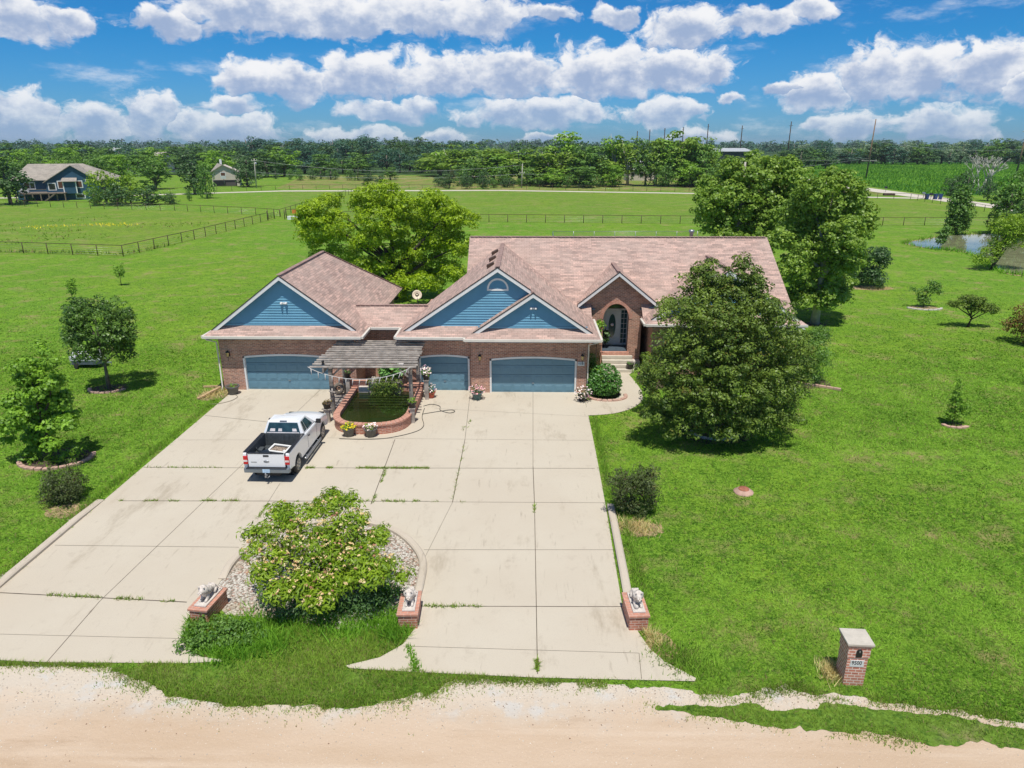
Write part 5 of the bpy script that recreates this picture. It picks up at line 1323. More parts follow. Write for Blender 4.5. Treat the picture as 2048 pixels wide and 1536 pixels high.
for x, y, Y, lab in far:
    p = aty(x, y, Y); lab2 = lab or 'thin dark utility pole in the distance above the grove'
    root = thing('utility_pole', lab2, 'utility pole', (p[0], Y, 0), 0, None if lab else 'distant poles above the grove')
    m_ = MB(); m_.tube([(p[0], Y, 0), (p[0], Y, p[2])], [.35 * Y / 450, .25 * Y / 450], 6); m_.bar((p[0] - 1.2, Y, p[2] - 2.5), (p[0] + 1.2, Y, p[2] - 2.2), .15, .2); m_.build('shaft', M['dark_bark'], root, (p[0], Y, 0)); ptops.append(Vector(p))
b, t = poletop(513, 376, 511.5, 317); PL = pole('short grey utility pole with a transformer right of the beige house', b, t, .17, ((.93, .9),), 'palepole', True)
b, t = poletop(1043, 376, 1042, 327); PM = pole('short pale utility pole beside the lane in front of the grove', b, t, .17, ((.62, .8),), 'palepole')
def wire(label, p, q, sag, r=.03, grp='overhead wires'):
    p = Vector(p); q = Vector(q); m_ = MB(); m_.tube([p.lerp(q, t) - Vector((0, 0, sag * 4 * t * (1 - t))) for t in np.linspace(0, 1, 16)], r, 4, False); tag(m_.build('overhead_wire', M['wire']), label, 'wire', grp)
wire('upper wire running from the transformer pole to the pale pole by the lane', PL + Vector((.2, 0, -.6)), PM + Vector((0, 0, -.4)), 2.6); wire('lower wire running from the transformer pole to the pale pole by the lane', PL + Vector((0, 0, -4.2)), PM + Vector((0, 0, -3.2)), 1.6)
PE = Vector(aty(1500, 359, 270)); wire('wire running right from the pale pole in front of the grove', PM + Vector((0, 0, -3.2)), P1b + Vector((0, 0, 8.0)), 3.0)
wire('wire from the brown pole crossing over the crop field to the right pole', P1 + Vector((0, -.2, -8.5)), P2 + Vector((0, 0, -10)), 1.6); wire('wire from the brown pole running left towards the cottonwood', P1 + Vector((0, -.2, -9.5)), Vector(aty(1600, 290, 400)), 1.0); wire('white crossarm wire running left from the brown pole', P1b + Vector((-3, 0, 8.3)), Vector(aty(1560, 316, 330)), 1.2)

# ================================================================== neighbours
def simple_house(): pass
Y0 = 184
def nx(x, y, Y=Y0): return aty(x, y, Y)
bh = thing('blue_house', 'dark blue house with tan hip roof and rear deck, far left', 'house', (-115, 184, 0), R(20)); O = (-115, 184, 0)
gL, gR = nx(104, 390)[0], nx(196, 390)[0]; bL = nx(47, 390)[0]; bR = nx(214, 390)[0]
zE = nx(104, 362)[2]; zP = nx(157, 330)[2]; zE1 = nx(45, 359)[2]; zr = nx(95, 327)[2]
m_ = MB(); m_.box(bL, bR, Y0 + 3, Y0 + 16, 0, zE1); m_.box(gL, gR, Y0, Y0 + 4, 0, zE); xm = (gL + gR) / 2 + .3
m_.extrude([(gL, Y0, zE), (gR, Y0, zE), (xm, Y0, zP - .2)], (0, 4, 0)); m_.build('wall', M['dblue'], bh, O)
m_ = MB(); RX = nx(95, 327, Y0 + 9)[0]; rX2 = nx(190, 329, Y0 + 9)[0]; zr = nx(95, 327, Y0 + 9)[2]
A_ = [(bL - .8, Y0 + 2.2, zE1 - .1), (bR + .9, Y0 + 2.2, zE1 - .1), (bR + .9, Y0 + 16.8, zE1 - .1), (bL - .8, Y0 + 16.8, zE1 - .1)]; r1_, r2_ = (RX, Y0 + 9.5, zr), (rX2, Y0 + 9.5, zr)
for pl_ in ([A_[0], A_[1], r2_, r1_], [A_[1], A_[2], r2_], [A_[2], A_[3], r1_, r2_], [A_[3], A_[0], r1_]): m_.extrude(pl_, (0, 0, -.15))
m_.extrude([(gL - .5, Y0 - .5, zE - .25), (xm, Y0 - .5, zP), (xm, Y0 + 9.5, zP), (gL - .5, Y0 + 9.5, zE - .25)], (0, 0, -.15)); m_.extrude([(xm, Y0 - .5, zP), (gR + .5, Y0 - .5, zE - .25), (gR + .5, Y0 + 9.5, zE - .25), (xm, Y0 + 9.5, zP)], (0, 0, -.15))
m_.build('roof', M['grey_shingle'], bh, O)
def nwin(x0, y0, x1, y1, pane='brownpane', Y=Y0 - .05, fr_=.22):
    a = nx(x0, y1, Y); c_ = nx(x1, y0, Y); q_ = MB(); q_.box(a[0], c_[0], Y, Y + .1, a[2], c_[2]); f = q_.build('window', M['white'], bh, O)
    q_ = MB(); q_.box(a[0] + fr_, c_[0] - fr_, Y - .03, Y + .05, a[2] + fr_, c_[2] - fr_); q_.build('pane', M[pane], f, O)
nwin(121, 361, 133, 377); nwin(151, 361, 162, 376); nwin(153, 387, 168, 397, 'glassdark'); nwin(168, 359, 178, 364, 'glassdark', fr_=.12)
nwin(73, 362, 81, 377, 'brownpane', Y0 + 2.9); nwin(83, 363, 90, 377, 'glassdark', Y0 + 2.9); nwin(105, 365, 116, 380, 'glassdark', Y0 - .05); nwin(51, 364, 61, 374, 'glassgreen', Y0 + 2.9)
m_ = MB(); a = nx(135, 386); c_ = nx(152, 361); m_.box(a[0], c_[0], Y0 - 1.2, Y0, a[2], c_[2]); ba = m_.build('bay', M['dblue'], bh, O)
m_ = MB(); z_ = c_[2]; m_.extrude([(a[0] - .4, Y0 - 1.7, z_ - .1), (c_[0] + .4, Y0 - 1.7, z_ - .1), (c_[0] + .2, Y0, z_ + .7), (a[0] - .2, Y0, z_ + .7)], (0, 0, -.12)); m_.build('bay_roof', M['grey_shingle'], ba, O)
m_ = MB()
for x in (a[0], c_[0]): m_.box(x - .12, x + .12, Y0 - 1.3, Y0 - 1.1, a[2], c_[2])
m_.build('bay_trim', M['white'], ba, O)
dl, dr_, dz_ = nx(38, 385, Y0 - 3)[0], nx(124, 385, Y0 - 3)[0], nx(80, 385, Y0 - 3)[2]
m_ = MB(); m_.box(dl, dr_, Y0 - 3, Y0 + 3, dz_ - .25, dz_); m_.build('deck', M['plank'], bh, O)
m_ = MB()
for x in np.linspace(dl + .2, dr_ - .2, 7): m_.box(x - .12, x + .12, Y0 - 3, Y0 - 2.76, 0, dz_)
m_.box(dl, dr_ - 4, Y0 - 3, Y0 - 2.9, dz_ + .8, dz_ + .9); m_.build('deck_post', M['plank'], bh, O)
m_ = MB(); sx0, sx1 = nx(88, 400, Y0 - 3.6)[0], nx(106, 385, Y0 - 3.6)[0]
for s_ in (-.5, .5): m_.bar((sx0, Y0 - 3.6 + s_, .05), (sx1, Y0 - 3.6 + s_, dz_), .1, .25)
for k in range(8): t_ = (k + .5) / 8; m_.box(sx0 + (sx1 - sx0) * t_ - .15, sx0 + (sx1 - sx0) * t_ + .15, Y0 - 4.1, Y0 - 3.1, dz_ * t_, dz_ * t_ + .06)
m_.build('deck_stairs', M['plank'], bh, O)
m_ = MB(); m_.box(nx(53, 383, Y0 - 1)[0], nx(70, 383, Y0 - 1)[0], Y0 - 1.5, Y0 - .7, dz_ + .02, dz_ + 1.0); so_ = m_.build('patio_sofa', M['tarp'], None, O, bevel=.1); so_.rotation_euler = (0, 0, R(20)); tag(so_, 'pale covered seat on the deck of the blue house', 'seat')

Y1 = 246; wh = thing('beige_house', 'beige gabled house with a dark garage opening, far left of centre', 'house', (-101, 246, 0), R(18)); O = (-101, 246, 0)
n1 = lambda x, y, Y=Y1: aty(x, y, Y)
l_, r_ = n1(427, 360)[0], n1(477, 360)[0]; ze = n1(430, 343)[2]; zp = n1(445, 329)[2]; xp = n1(445, 329)[0]; z0e = n1(477, 344)[2]
m_ = MB(); m_.box(l_, r_, Y1, Y1 + 12, 0, min(ze, z0e)); m_.extrude([(l_, Y1, ze), (r_, Y1, z0e), (xp, Y1, zp - .2)], (0, 11, 0)); m_.build('wall', M['beige'], wh, O)
m_ = MB(); m_.extrude([(l_ - .5, Y1 - .6, ze - .2), (xp, Y1 - .6, zp), (n1(458, 325, Y1 + 12)[0], Y1 + 12, n1(458, 325, Y1 + 12)[2]), (l_ + 1, Y1 + 12, ze)], (0, 0, -.2)); m_.extrude([(xp, Y1 - .6, zp), (r_ + .6, Y1 - .6, z0e - .1), (n1(478, 334, Y1 + 12)[0], Y1 + 12, n1(478, 334, Y1 + 12)[2]), (n1(458, 325, Y1 + 12)[0], Y1 + 12, n1(458, 325, Y1 + 12)[2])], (0, 0, -.2)); m_.build('roof', M['grey_shingle'], wh, O)
a = n1(442, 353); c_ = n1(451, 344); m_ = MB(); m_.box(a[0], c_[0], Y1 - .12, Y1 + .1, a[2], c_[2]); f = m_.build('window', M['white'], wh, O); m_ = MB(); m_.box(a[0] + .2, c_[0] - .2, Y1 - .16, Y1, a[2] + .2, c_[2] - .2); m_.build('pane', M['brownpane'], f, O)
a = n1(430, 370.5); c_ = n1(472, 360); m_ = MB(); m_.box(a[0], c_[0], Y1 - .1, Y1 + .1, .05, c_[2]); m_.build('garage_opening', M['dark'], wh, O); m_ = MB(); m_.box(n1(452, 366)[0], c_[0] - .3, Y1 - .2, Y1 - .12, .1, n1(452, 364.5)[2]); m_.build('garage_door', plain('dark_door', (.10, .08, .085)), wh, O)
m_ = MB(); m_.box(n1(438, 330)[0], n1(442, 330)[0], Y1 + 5, Y1 + 6.2, zp - 2, zp + 1.6); m_.build('chimney', M['white'], wh, O)
# basketball hoop
hp_ = n1(450, 371, Y1 - 3); q_ = thing('basketball_hoop', 'basketball hoop on a dark post before the beige house', 'basketball hoop', (hp_[0], Y1 - 3, 0)); m_ = MB(); m_.tube([(0, 0, 0), (0, -.4, 2.7)], .09, 6); m_.build('post', M['navy'], q_); m_ = MB(); m_.box(-.9, .9, -.55, -.5, 2.5, 3.5); m_.build('backboard', M['tarp'], q_)

# far buildings half hidden in trees
def farhouse(label, x0, x1, ye, yr, Y, wall_m, roof_m, base=0.0, name='house', cat='house'):
    a, b = aty(x0, ye, Y), aty(x1, ye, Y); zr_ = aty((x0 + x1) / 2, yr, Y)[2]; root = thing(name, label, cat, ((a[0] + b[0]) / 2, Y, 0)); O = ((a[0] + b[0]) / 2, Y, 0)
    m_ = MB(); m_.box(a[0], b[0], Y, Y + 10, base, a[2]); m_.build('wall', M[wall_m], root, O)
    m_ = MB(); m_.extrude([(a[0] - .6, Y - .8, a[2] - .1), (b[0] + .6, Y - .8, a[2] - .1), (b[0] - .3, Y + 5, zr_), (a[0] + .3, Y + 5, zr_)], (0, 0, -.15)); m_.extrude([(a[0] + .3, Y + 5, zr_), (b[0] - .3, Y + 5, zr_), (b[0] + .6, Y + 10.8, a[2] - .1), (a[0] - .6, Y + 10.8, a[2] - .1)], (0, 0, -.15)); m_.build('roof', M[roof_m], root, O)
    w = b[0] - a[0]; m_ = MB()
    for f in (.2, .5, .8): m_.box(a[0] + w * f - .6, a[0] + w * f + .6, Y - .05, Y + .05, a[2] * .35, a[2] * .7)
    m_.build('window', M['glassdark'], root, O)
farhouse('pale metal roofed house glimpsed between the grove trees', 1255, 1312, 338, 318, 285, 'beige', 'barnroof')
farhouse('pale roofed house in the trees above the blue house', 300, 326, 311, 304, 360, 'beige', 'grey_shingle')
farhouse('small white house deep in the trees left of the beige house', 218, 236, 300, 295, 470, 'white', 'barnroof')
a, b = aty(1420, 300, 520), aty(1475, 300, 520); wt = thing('warehouse', 'long dark green warehouse with a pale roof edge beyond the grove', 'warehouse', ((a[0] + b[0]) / 2, 520, 0)); O = ((a[0] + b[0]) / 2, 520, 0)
m_ = MB(); m_.box(a[0] - 5, b[0] + 10, 520, 560, 0, a[2] - .8); m_.build('wall', M['greenshed'], wt, O); m_ = MB(); m_.extrude([(a[0] - 6, 519, a[2] - .8), (b[0] + 11, 519, a[2] - .8), (b[0] + 11, 540, a[2] + 1.2), (a[0] - 6, 540, a[2] + 1.2)], (0, 0, -.3)); m_.build('roof', M['barnroof'], wt, O)
# wheelie bins and mailboxes by the paved road
for x, lab in ((1853, 'blue wheelie bin at the lane end, left of the gap'), (1870, 'blue wheelie bin at the lane end, just right of the gap'), (1880, 'blue wheelie bin at the lane end, rightmost of the three')):
    p = atz(x, 399); q_ = thing('wheelie_bin', lab, 'bin', (p[0], p[1], 0), R(random.uniform(-15, 15)), 'blue bins at the lane end'); q_.scale = (.72, .72, .9)
    m_ = MB(); m_.mesh([(-.42, -.42, .08), (.42, -.42, .08), (.42, .42, .08), (-.42, .42, .08), (-.55, -.55, 1.45), (.55, -.55, 1.45), (.55, .55, 1.45), (-.55, .55, 1.45)], [(0,3,2,1),(4,5,6,7),(0,1,5,4),(1,2,6,5),(2,3,7,6),(3,0,4,7)]); m_.build('body', M['blue_bin'], q_)
    m_ = MB(); m_.box(-.58, .58, -.62, .58, 1.45, 1.54); m_.build('lid', M['blue_bin'], q_, bevel=.03); m_ = MB()
    for s in (-1, 1): m_.lathe([(0, -.05), (.17, -.05), (.17, .05), (0, .05)], (s * .42, .5, .17), 10, 'x')
    m_.build('wheel', M['tyre'], q_)
for x, y, lab in ((1846, 397, 'grey mailbox on a post left of the blue bins'), (1771, 384, 'black mailbox on a post beside the far paved road'), (1861, 399, 'low black post box in the gap between the blue bins')):
    p = atz(x, y); q_ = thing('post_mailbox', lab, 'mailbox', (p[0], p[1], 0)); m_ = MB(); m_.box(-.06, .06, -.06, .06, 0, 1.1); m_.build('post', M['palepole'], q_)
    m_ = MB(); m_.extrude([(-.3, -.3, 1.1), (.3, -.3, 1.1), (.3, -.3, 1.4)] + [(.3 * math.cos(a_), -.3, 1.4 + .22 * math.sin(a_)) for a_ in np.linspace(0, math.pi, 8)[1:]], (0, .7, 0)); m_.build('box', M['black'] if 'black' in lab else M['steel'], q_)
cu = thing('culvert', 'dark culvert opening in the ditch beside the far paved road', 'culvert', (0, 0, 0)); p = atz(1778, 391); cu.location = (p[0], p[1], 0); cu.scale = (.5, .7, .8)
m_ = MB(); m_.lathe([(.5, -3), (.5, 3), (.42, 3), (.42, -3), (.5, -3)], (0, 0, .3), 14, 'x'); m_.build('pipe', M['rust'], cu); m_ = MB(); m_.box(-3.2, 3.2, -.1, .5, 0, .5); m_.build('headwall', M['dark'], cu)
# ================================================================== trees of the garden
def bl(x, y, Y, rx, ry, rz, base, w=1.0):
    p = aty(x, y, Y); return (p[0] - base[0], p[1] - base[1], p[2], rx, ry, rz, w)
# big ornamental pear in front of the right wing
b0 = (9.6, 32.7)
gp_ = np.random.default_rng(3); B = [(0, 0, 3.2, 3.0, 3.0, 2.4, .8), (0, .1, 5.4, 2.0, 2.0, 1.8, .8)]
for (y, xa, xb, n_, r_) in ((516, 1420, 1420, 1, .42), (520, 1481, 1483, 1, .38), (534, 1408, 1430, 2, .50), (538, 1474, 1498, 2, .46), (558, 1392, 1432, 3, .62), (560, 1472, 1512, 3, .60), (595, 1378, 1518, 6, .78), (640, 1354, 1560, 7, .92), (690, 1346, 1580, 7, .98), (735, 1328, 1588, 7, 1.0), (780, 1322, 1574, 7, .95), (822, 1330, 1562, 6, .80), (852, 1345, 1545, 6, .62), (868, 1385, 1500, 4, .42)):
    for x in np.linspace(xa, xb, n_):
        w_ = (x - 1440) / 165.0; dep = math.sqrt(max(.0, 1 - min(1, w_ * w_))) * (0.0 if y < 570 else .9 if y < 620 else 2.9 if y < 720 else 3.3)
        for sg in ((-1, 1) if y > 580 else (-.4,)):
            k_ = gp_.uniform(.85, 1.15); j_ = 3 if y < 560 else 9; B.append(bl(x + gp_.uniform(-j_, j_), y + gp_.uniform(-j_, j_) - (0 if sg < 0 else 14), b0[1] + sg * dep * .82, r_ * k_, r_ * k_, r_ * k_ * .72, b0))
tree('pear_tree', 'big broad dark green ornamental pear with two peaks before the right wing', 'tree', (b0[0], b0[1], 0), B, 120000, .135, L['pear'], M['dark_bark'], .20, 7.2, 21, per=50, cr=.27, asp=.5, shell=.62)
# ornamental pear on the left lawn
b0 = (-24.45, 38.55); g_ = np.random.default_rng(4); B = [(.2, 0, 3.75, 1.75, 1.75, 1.7, 1)]
for i in range(20):
    a = g_.uniform(0, 2 * math.pi); z = g_.uniform(2.1, 5.0); e = math.sqrt(max(.05, 1 - ((z - 3.7) / 2.0) ** 2)); B.append((.2 + math.cos(a) * 1.55 * e, math.sin(a) * 1.55 * e, z, .6, .6, .52, 1))
tree('round_tree', 'round dark green lollipop tree on the left lawn in front of the boat', 'tree', (*b0, 0), B, 21000, .135, L['ornpear'], M['bark'], .11, 4.4, 22, per=46, cr=.27, asp=.55, shell=.66)
# maple at left edge
b0 = (-21.6, 28.75); B = []
g_ = np.random.default_rng(6)
for (x, y, r_) in ((75, 735, .62), (40, 760, .55), (110, 765, .6), (70, 785, .8), (20, 800, .65), (125, 800, .65), (85, 815, .7), (45, 835, .85), (110, 845, .8), (10, 850, .6), (140, 845, .5), (75, 870, .75), (95, 705, .32), (80, 690, .25), (110, 725, .4), (45, 725, .35), (20, 735, .3), (35, 705, .22), (150, 830, .4), (5, 880, .4), (60, 900, .5), (105, 890, .5)):
    r_ *= .76; B.append(bl(78 + (x - 78) * (.72 + .26 * (y - 690) / 210), y, 28.7 + g_.uniform(-.6, .6), r_, r_, r_ * .72, b0))
tree('maple_tree', 'bright green open maple at the left edge of the picture', 'tree', (*b0, 0), B, 15000, .15, L['maple'], M['dark_bark'], .10, 4.6, 23, per=22, cr=.22, asp=.75, shell=.5)
# small plants in the maple ring
V, T = cloud([(-.9, -.3, .25, .5, .4, .25), (.5, -.2, .22, .6, .4, .2), (.9, .3, .25, .4, .3, .25)], 900, .11, 24, per=9, cr=.14); tag(quads_obj('ground_cover', V, T, L['maple'], None, (-21.5, 28.9, 0)), 'low leafy plants at the foot of the left maple', 'plants', None, 'stuff')
# willow behind the house
b0 = (-11.9, 64.0); B = []
g_ = np.random.default_rng(8)
WB = [(640, 425, 1.9), (625, 470, 1.8), (665, 455, 2.0), (690, 505, 1.8), (640, 520, 1.5), (730, 400, 1.7), (765, 392, 1.9), (800, 410, 1.7), (750, 440, 1.8), (790, 455, 1.8), (735, 480, 1.6), (860, 405, 1.6), (890, 425, 1.8), (925, 440, 1.4), (845, 440, 1.7), (880, 470, 2.1), (915, 490, 1.6), (850, 500, 2.0), (800, 505, 1.7), (820, 540, 1.7), (880, 530, 1.7), (910, 545, 1.3), (760, 530, 1.5), (790, 565, 1.3), (840, 565, 1.2), (720, 535, 1.3), (870, 570, 1.0), (615, 440, 1.2), (660, 400, 1.1), (765, 580, 1.0), (800, 590, .9)]
for (x, y, r_) in WB: B.append(bl(x, y, 63.8 + g_.uniform(-2.4, 2.4), r_ * .86, r_ * .86, r_ * .62, b0))
tree('willow_tree', 'sprawling bright yellow green tree with many lobes behind the left wing', 'tree', (*b0, 0), B, 72000, .28, L['willow'], M['dark_bark'], .34, 3.4, 25, per=44, cr=.44, asp=.34, droop=.05,
     trunk=[(0, 0, -.1), (.1, 0, .8), (.0, .1, 1.6), (-.1, 0, 3.0)], tips=[(b[0], b[1], b[2] - .2) for b in B[::2]])
# cottonwoods at the right end
b0 = (23.35, 55.2); B = []; g_ = np.random.default_rng(9)
for (x, y, r_) in ((1665, 362, 1.1), (1630, 380, 1.3), (1690, 385, 1.5), (1610, 410, 1.5), (1650, 420, 1.7), (1705, 430, 1.5), (1590, 450, 1.4), (1640, 470, 1.8), (1690, 470, 1.7), (1600, 500, 1.5), (1660, 520, 1.8), (1700, 520, 1.3), (1585, 540, 1.2), (1620, 560, 1.6), (1675, 565, 1.4), (1590, 590, 1.0), (1650, 595, 1.1), (1680, 590, .9), (1605, 605, .7), (1725, 450, 1.0), (1560, 480, .9), (1690, 358, .7), (1715, 400, .8)):
    B.append(bl(x, y, 55.1 + g_.uniform(-1.6, 1.6), r_, r_, r_ * .85, b0))
tree('cottonwood_tree', 'tall green cottonwood with a straight pale trunk right of the house', 'tree', (*b0, 0), B, 46000, .21, L['cotton'], M['pale_bark'], .30, 10.5, 26, per=26, cr=.36, asp=.75, shell=.55)
b0 = (21.5, 72.0); B = []
for (x, y, r_) in ((1505, 336, 1.8), (1545, 342, 1.8), (1475, 352, 1.9), (1440, 378, 2.0), (1510, 360, 2.5), (1560, 365, 2.2), (1420, 405, 1.8), (1470, 405, 2.4), (1530, 410, 2.4), (1430, 440, 1.8), (1490, 445, 2.2), (1560, 430, 2.0), (1450, 470, 1.5), (1520, 480, 1.8), (1415, 375, 1.2), (1590, 356, 1.4), (1600, 390, 1.5), (1575, 330, 1.1), (1460, 330, .9), (1410, 365, .8)):
    B.append(bl(x, y, 72 + g_.uniform(-2, 2), r_, r_, r_ * .85, b0))
tree('cottonwood_tree', 'larger cottonwood rising behind the right end of the roof', 'tree', (*b0, 0), B, 46000, .27, L['cotton'], M['pale_bark'], .4, 12.0, 27, per=26, cr=.44, asp=.75, shell=.55)
# mimosa in the island
b0 = (-6.2, 18.5); B = []; g_ = np.random.default_rng(10)
for (x, y, r_) in ((655, 1010, .55), (600, 1035, .6), (560, 1020, .35), (700, 1045, .6), (540, 1060, .5), (620, 1075, .75), (680, 1090, .7), (740, 1080, .5), (515, 1095, .42), (570, 1110, .65), (640, 1130, .75), (720, 1120, .6), (770, 1130, .42), (530, 1140, .5), (600, 1165, .6), (680, 1160, .6), (740, 1150, .45), (795, 1150, .28), (560, 1180, .45), (640, 1195, .5), (700, 1000, .3), (665, 990, .28), (505, 1060, .3), (760, 1065, .3)):
    B.append(bl(x, y, 18.9 + (1100 - y) * .016 + g_.uniform(-.2, .2), r_, r_, r_ * .42, b0))
mim = tree('mimosa_tree', 'spreading mimosa with pale peach blossoms in the pebble island', 'tree', (*b0, 0), B, 17000, .17, L['mimosa'], M['dark_bark'], .08, 1.5, 28, per=34, cr=.26, asp=.30, up=.8, shell=.55, droop=.15,
    tips=[(b[0], b[1], b[2] - .05) for b in B[::2]])
Bf = [(b[0], b[1], b[2] + .10, b[3], b[4], b[5], 1) for b in B[:20]]
V, T = cloud(Bf, 5200, .06, 29, per=8, cr=.05, asp=.9, up=1.0, shell=.95); V = V[:, :]; quads_obj('blossoms', V, T, L['mimosa_fl'], mim)
V, T = cloud([(0, 0, .55, 1.7, 1.1, .45), (-1.2, -.2, .4, .9, .8, .4), (1.3, 0, .5, .9, .9, .5)], 4200, .12, 30, per=9, cr=.2, asp=.35); tag(quads_obj('undergrowth', V, T, L['dark'], None, (-6.0, 18.3, 0)), 'dark undergrowth beneath the mimosa', 'undergrowth', None, 'stuff')
# shrubs
def shrub(name, label, loc, B, n, size, lm, seed, bark='dark_bark', r0=.03, top=.8, cat='shrub', **k): return tree(name, label, cat, loc, B, n, size, L[lm], M[bark], r0, top, seed, **k)
def lumpy(rx, rz, n, seed, z0=.1, flat=1.0, lean=(0, 0)):
    g_ = np.random.default_rng(seed); out = [(0, 0, z0 + rz, rx * .62, rx * .62, rz * .8, 1)]
    for i in range(n):
        a = g_.uniform(0, 6.28); u = g_.uniform(.05, 1.0); e = math.sqrt(max(0, 1 - (2 * u - 1) ** 2)); rr = g_.uniform(.25, .4) * rx
        out.append((math.cos(a) * (rx - rr) * (.35 + .65 * e) + lean[0] * u, math.sin(a) * (rx - rr) * (.35 + .65 * e) + lean[1] * u, z0 + rz * 2 * u * .92, rr, rr, rr * .85 * flat, 1))
    return out
shrub('boxwood_shrub', 'dense clipped egg shaped green bush beside the right garage door', (4.62, 37.9, 0), [(0, 0, .95, .86, .80, .90, 1), (0, 0, .7, .93, .86, .62, 1)], 9000, .10, 'box', 31, per=8, cr=.08, shell=.93, asp=.6)
spk = lambda s, r_, h, n: [(math.cos(a) * r_ * q_, math.sin(a) * r_ * q_, h * z, .28, .28, .34, 1) for a, q_, z in [(np.random.default_rng(s + i).uniform(0, 6.28), np.random.default_rng(s + 50 + i).uniform(.1, 1), np.random.default_rng(s + 90 + i).uniform(.15, .98)) for i in range(n)]]
shrub('barberry_shrub', 'dark spiky barberry bush on the right lawn by the drive kerb', (4.25, 24.3, 0), [(-.36 + .8 * b[0] * .8, .6 * b[1], b[2] * 1.12, .24, .24, .36, 1) for b in spk(200, .85, 1.75, 20)] + [(.42 + .8 * b[0] * .8, .6 * b[1], b[2] * .98, .24, .24, .36, 1) for b in spk(400, .85, 1.75, 20)], 9000, .085, 'barberry', 32, per=9, cr=.13, asp=.45)
shrub('barberry_shrub', 'rounded dark barberry bush left of the drive, below the maple', (-18.4, 25.0, 0), spk(300, .80, 1.3, 30), 7000, .085, 'barberry', 33, per=9, cr=.13, asp=.45)
shrub('spirea_shrub', 'feathery dark green bush behind the big pear tree at the corner bed', (16.85, 41.2, 0), lumpy(1.9, 1.6, 22, 34), 13000, .14, 'mid', 34, per=16, cr=.26, asp=.32, droop=.3)
shrub('golden_shrub', 'yellow green shrub half hidden between the entry path and the pear tree', (7.85, 41.2, 0), lumpy(.75, .75, 10, 35), 2200, .10, 'yellow', 35, per=8, cr=.12)
shrub('climbing_plant', 'climbing plant on the wall between the right garage and the entry steps', (4.05, 39.2, 0), [(0, 0, .8, .28, .5, .8, 1), (0, .2, 1.6, .2, .3, .5, 1)], 1200, .12, 'mid', 36, per=7, cr=.14)
shrub('trellis_vine', 'tall leafy plant reaching the eave left of the porch arch', (4.55, 42.6, 0), [(0, 0, 2.6, .22, .25, .5, 1), (.1, 0, 3.0, .35, .3, .25, 1.5)], 500, .2, 'bright', 37, per=6, cr=.18, r0=.03, top=2.6)
shrub('porch_plant', 'dark leafy house plant just inside the porch arch', (5.3, 44.2, 1.07), [(0, 0, .75, .24, .24, .45, 1)], 220, .2, 'dark', 38, per=5, cr=.16)
shrub('slim_sapling', 'slim upright green sapling alone on the right lawn', (22.1, 33.85, 0), [(0, 0, .55, .42, .4, .35), (.0, 0, 1.05, .32, .32, .4), (-.05, 0, 1.6, .24, .24, .4), (-.08, 0, 2.15, .15, .15, .35), (.45, 0, .75, .3, .28, .25), (-.35, 0, .5, .25, .25, .25), (.6, 0, .95, .16, .16, .2)], 2600, .10, 'bright', 39, per=10, cr=.11, cat='sapling', top=2.2)
shrub('spreading_shrub', 'low spreading tree with forked bare trunk on the right lawn', (35.0, 54.3, 0), [(-1.0, 0, 1.9, .75, .7, .3), (-.3, 0, 2.2, .7, .7, .35), (.3, .1, 2.0, .8, .7, .4), (1.1, 0, 1.55, .8, .7, .35), (1.6, 0, 1.35, .5, .5, .28), (-1.5, 0, 1.8, .4, .4, .2), (.1, 0, 1.6, .6, .6, .3)], 4200, .14, 'pear', 40, r0=.09, top=1.1, cat='tree', per=10, cr=.17, trunk=[(0, 0, -.05), (.05, 0, .35), (.15, 0, .7), (.2, 0, 1.0)])
shrub('wispy_shrub', 'wispy open bush in a pale stone ring on the right lawn', (35.3, 61.4, 0), [(-.9, 0, 1.5, .5, .4, .25), (-.3, 0, 1.0, .4, .4, .4), (.2, 0, 1.5, .5, .5, .4), (.7, 0, 1.9, .5, .4, .35), (.3, 0, 2.2, .3, .3, .2), (1.1, 0, 1.4, .35, .3, .25), (0, 0, .6, .5, .5, .3)], 1500, .16, 'mid', 41, per=6, cr=.2, top=1.2)
shrub('autumn_shrub', 'yellow and rust tinted shrub at the right edge of the lawn', (36.3, 49.6, 0), lumpy(1.6, 1.05, 14, 42, .4), 4200, .16, 'reddish', 42, per=9, cr=.22)
shrub('young_pine', 'dark young pine with horizontal boughs cut by the right edge', (31.4, 39.8, 0), [(-.9, 0, 1.0, .7, .5, .16), (-.7, 0, 1.6, .7, .5, .16), (-.4, 0, 2.2, .6, .5, .16), (0, 0, 2.8, .5, .5, .3), (.6, 0, 1.5, .8, .6, .2), (.1, 0, .6, 1.0, .8, .2)], 3000, .2, 'dark', 43, per=10, cr=.2, asp=.18, cat='tree', top=2.8)
shrub('dark_shrub', 'large dark irregular bush in dry grass right of the cottonwoods', (34.6, 70.6, 0), lumpy(1.95, 1.9, 18, 44, .15), 7500, .2, 'dark', 44, per=10, cr=.3, asp=.6)
shrub('bank_tree', 'upright dark tree on the far bank of the farm pond', (68.5, 114.2, 0), [(0, 0, 1.6, 1.6, 1.5, 1.4), (.2, 0, 3.4, 1.9, 1.6, 1.6), (-.3, 0, 5.0, 1.4, 1.3, 1.5), (0, 0, 6.4, .9, .9, 1.0), (-.9, 0, 2.3, .7, .7, .8), (.9, 0, 2.0, .7, .7, .8)], 5200, .36, 'mid', 45, r0=.15, top=5, cat='tree', per=9, cr=.5, asp=.6)
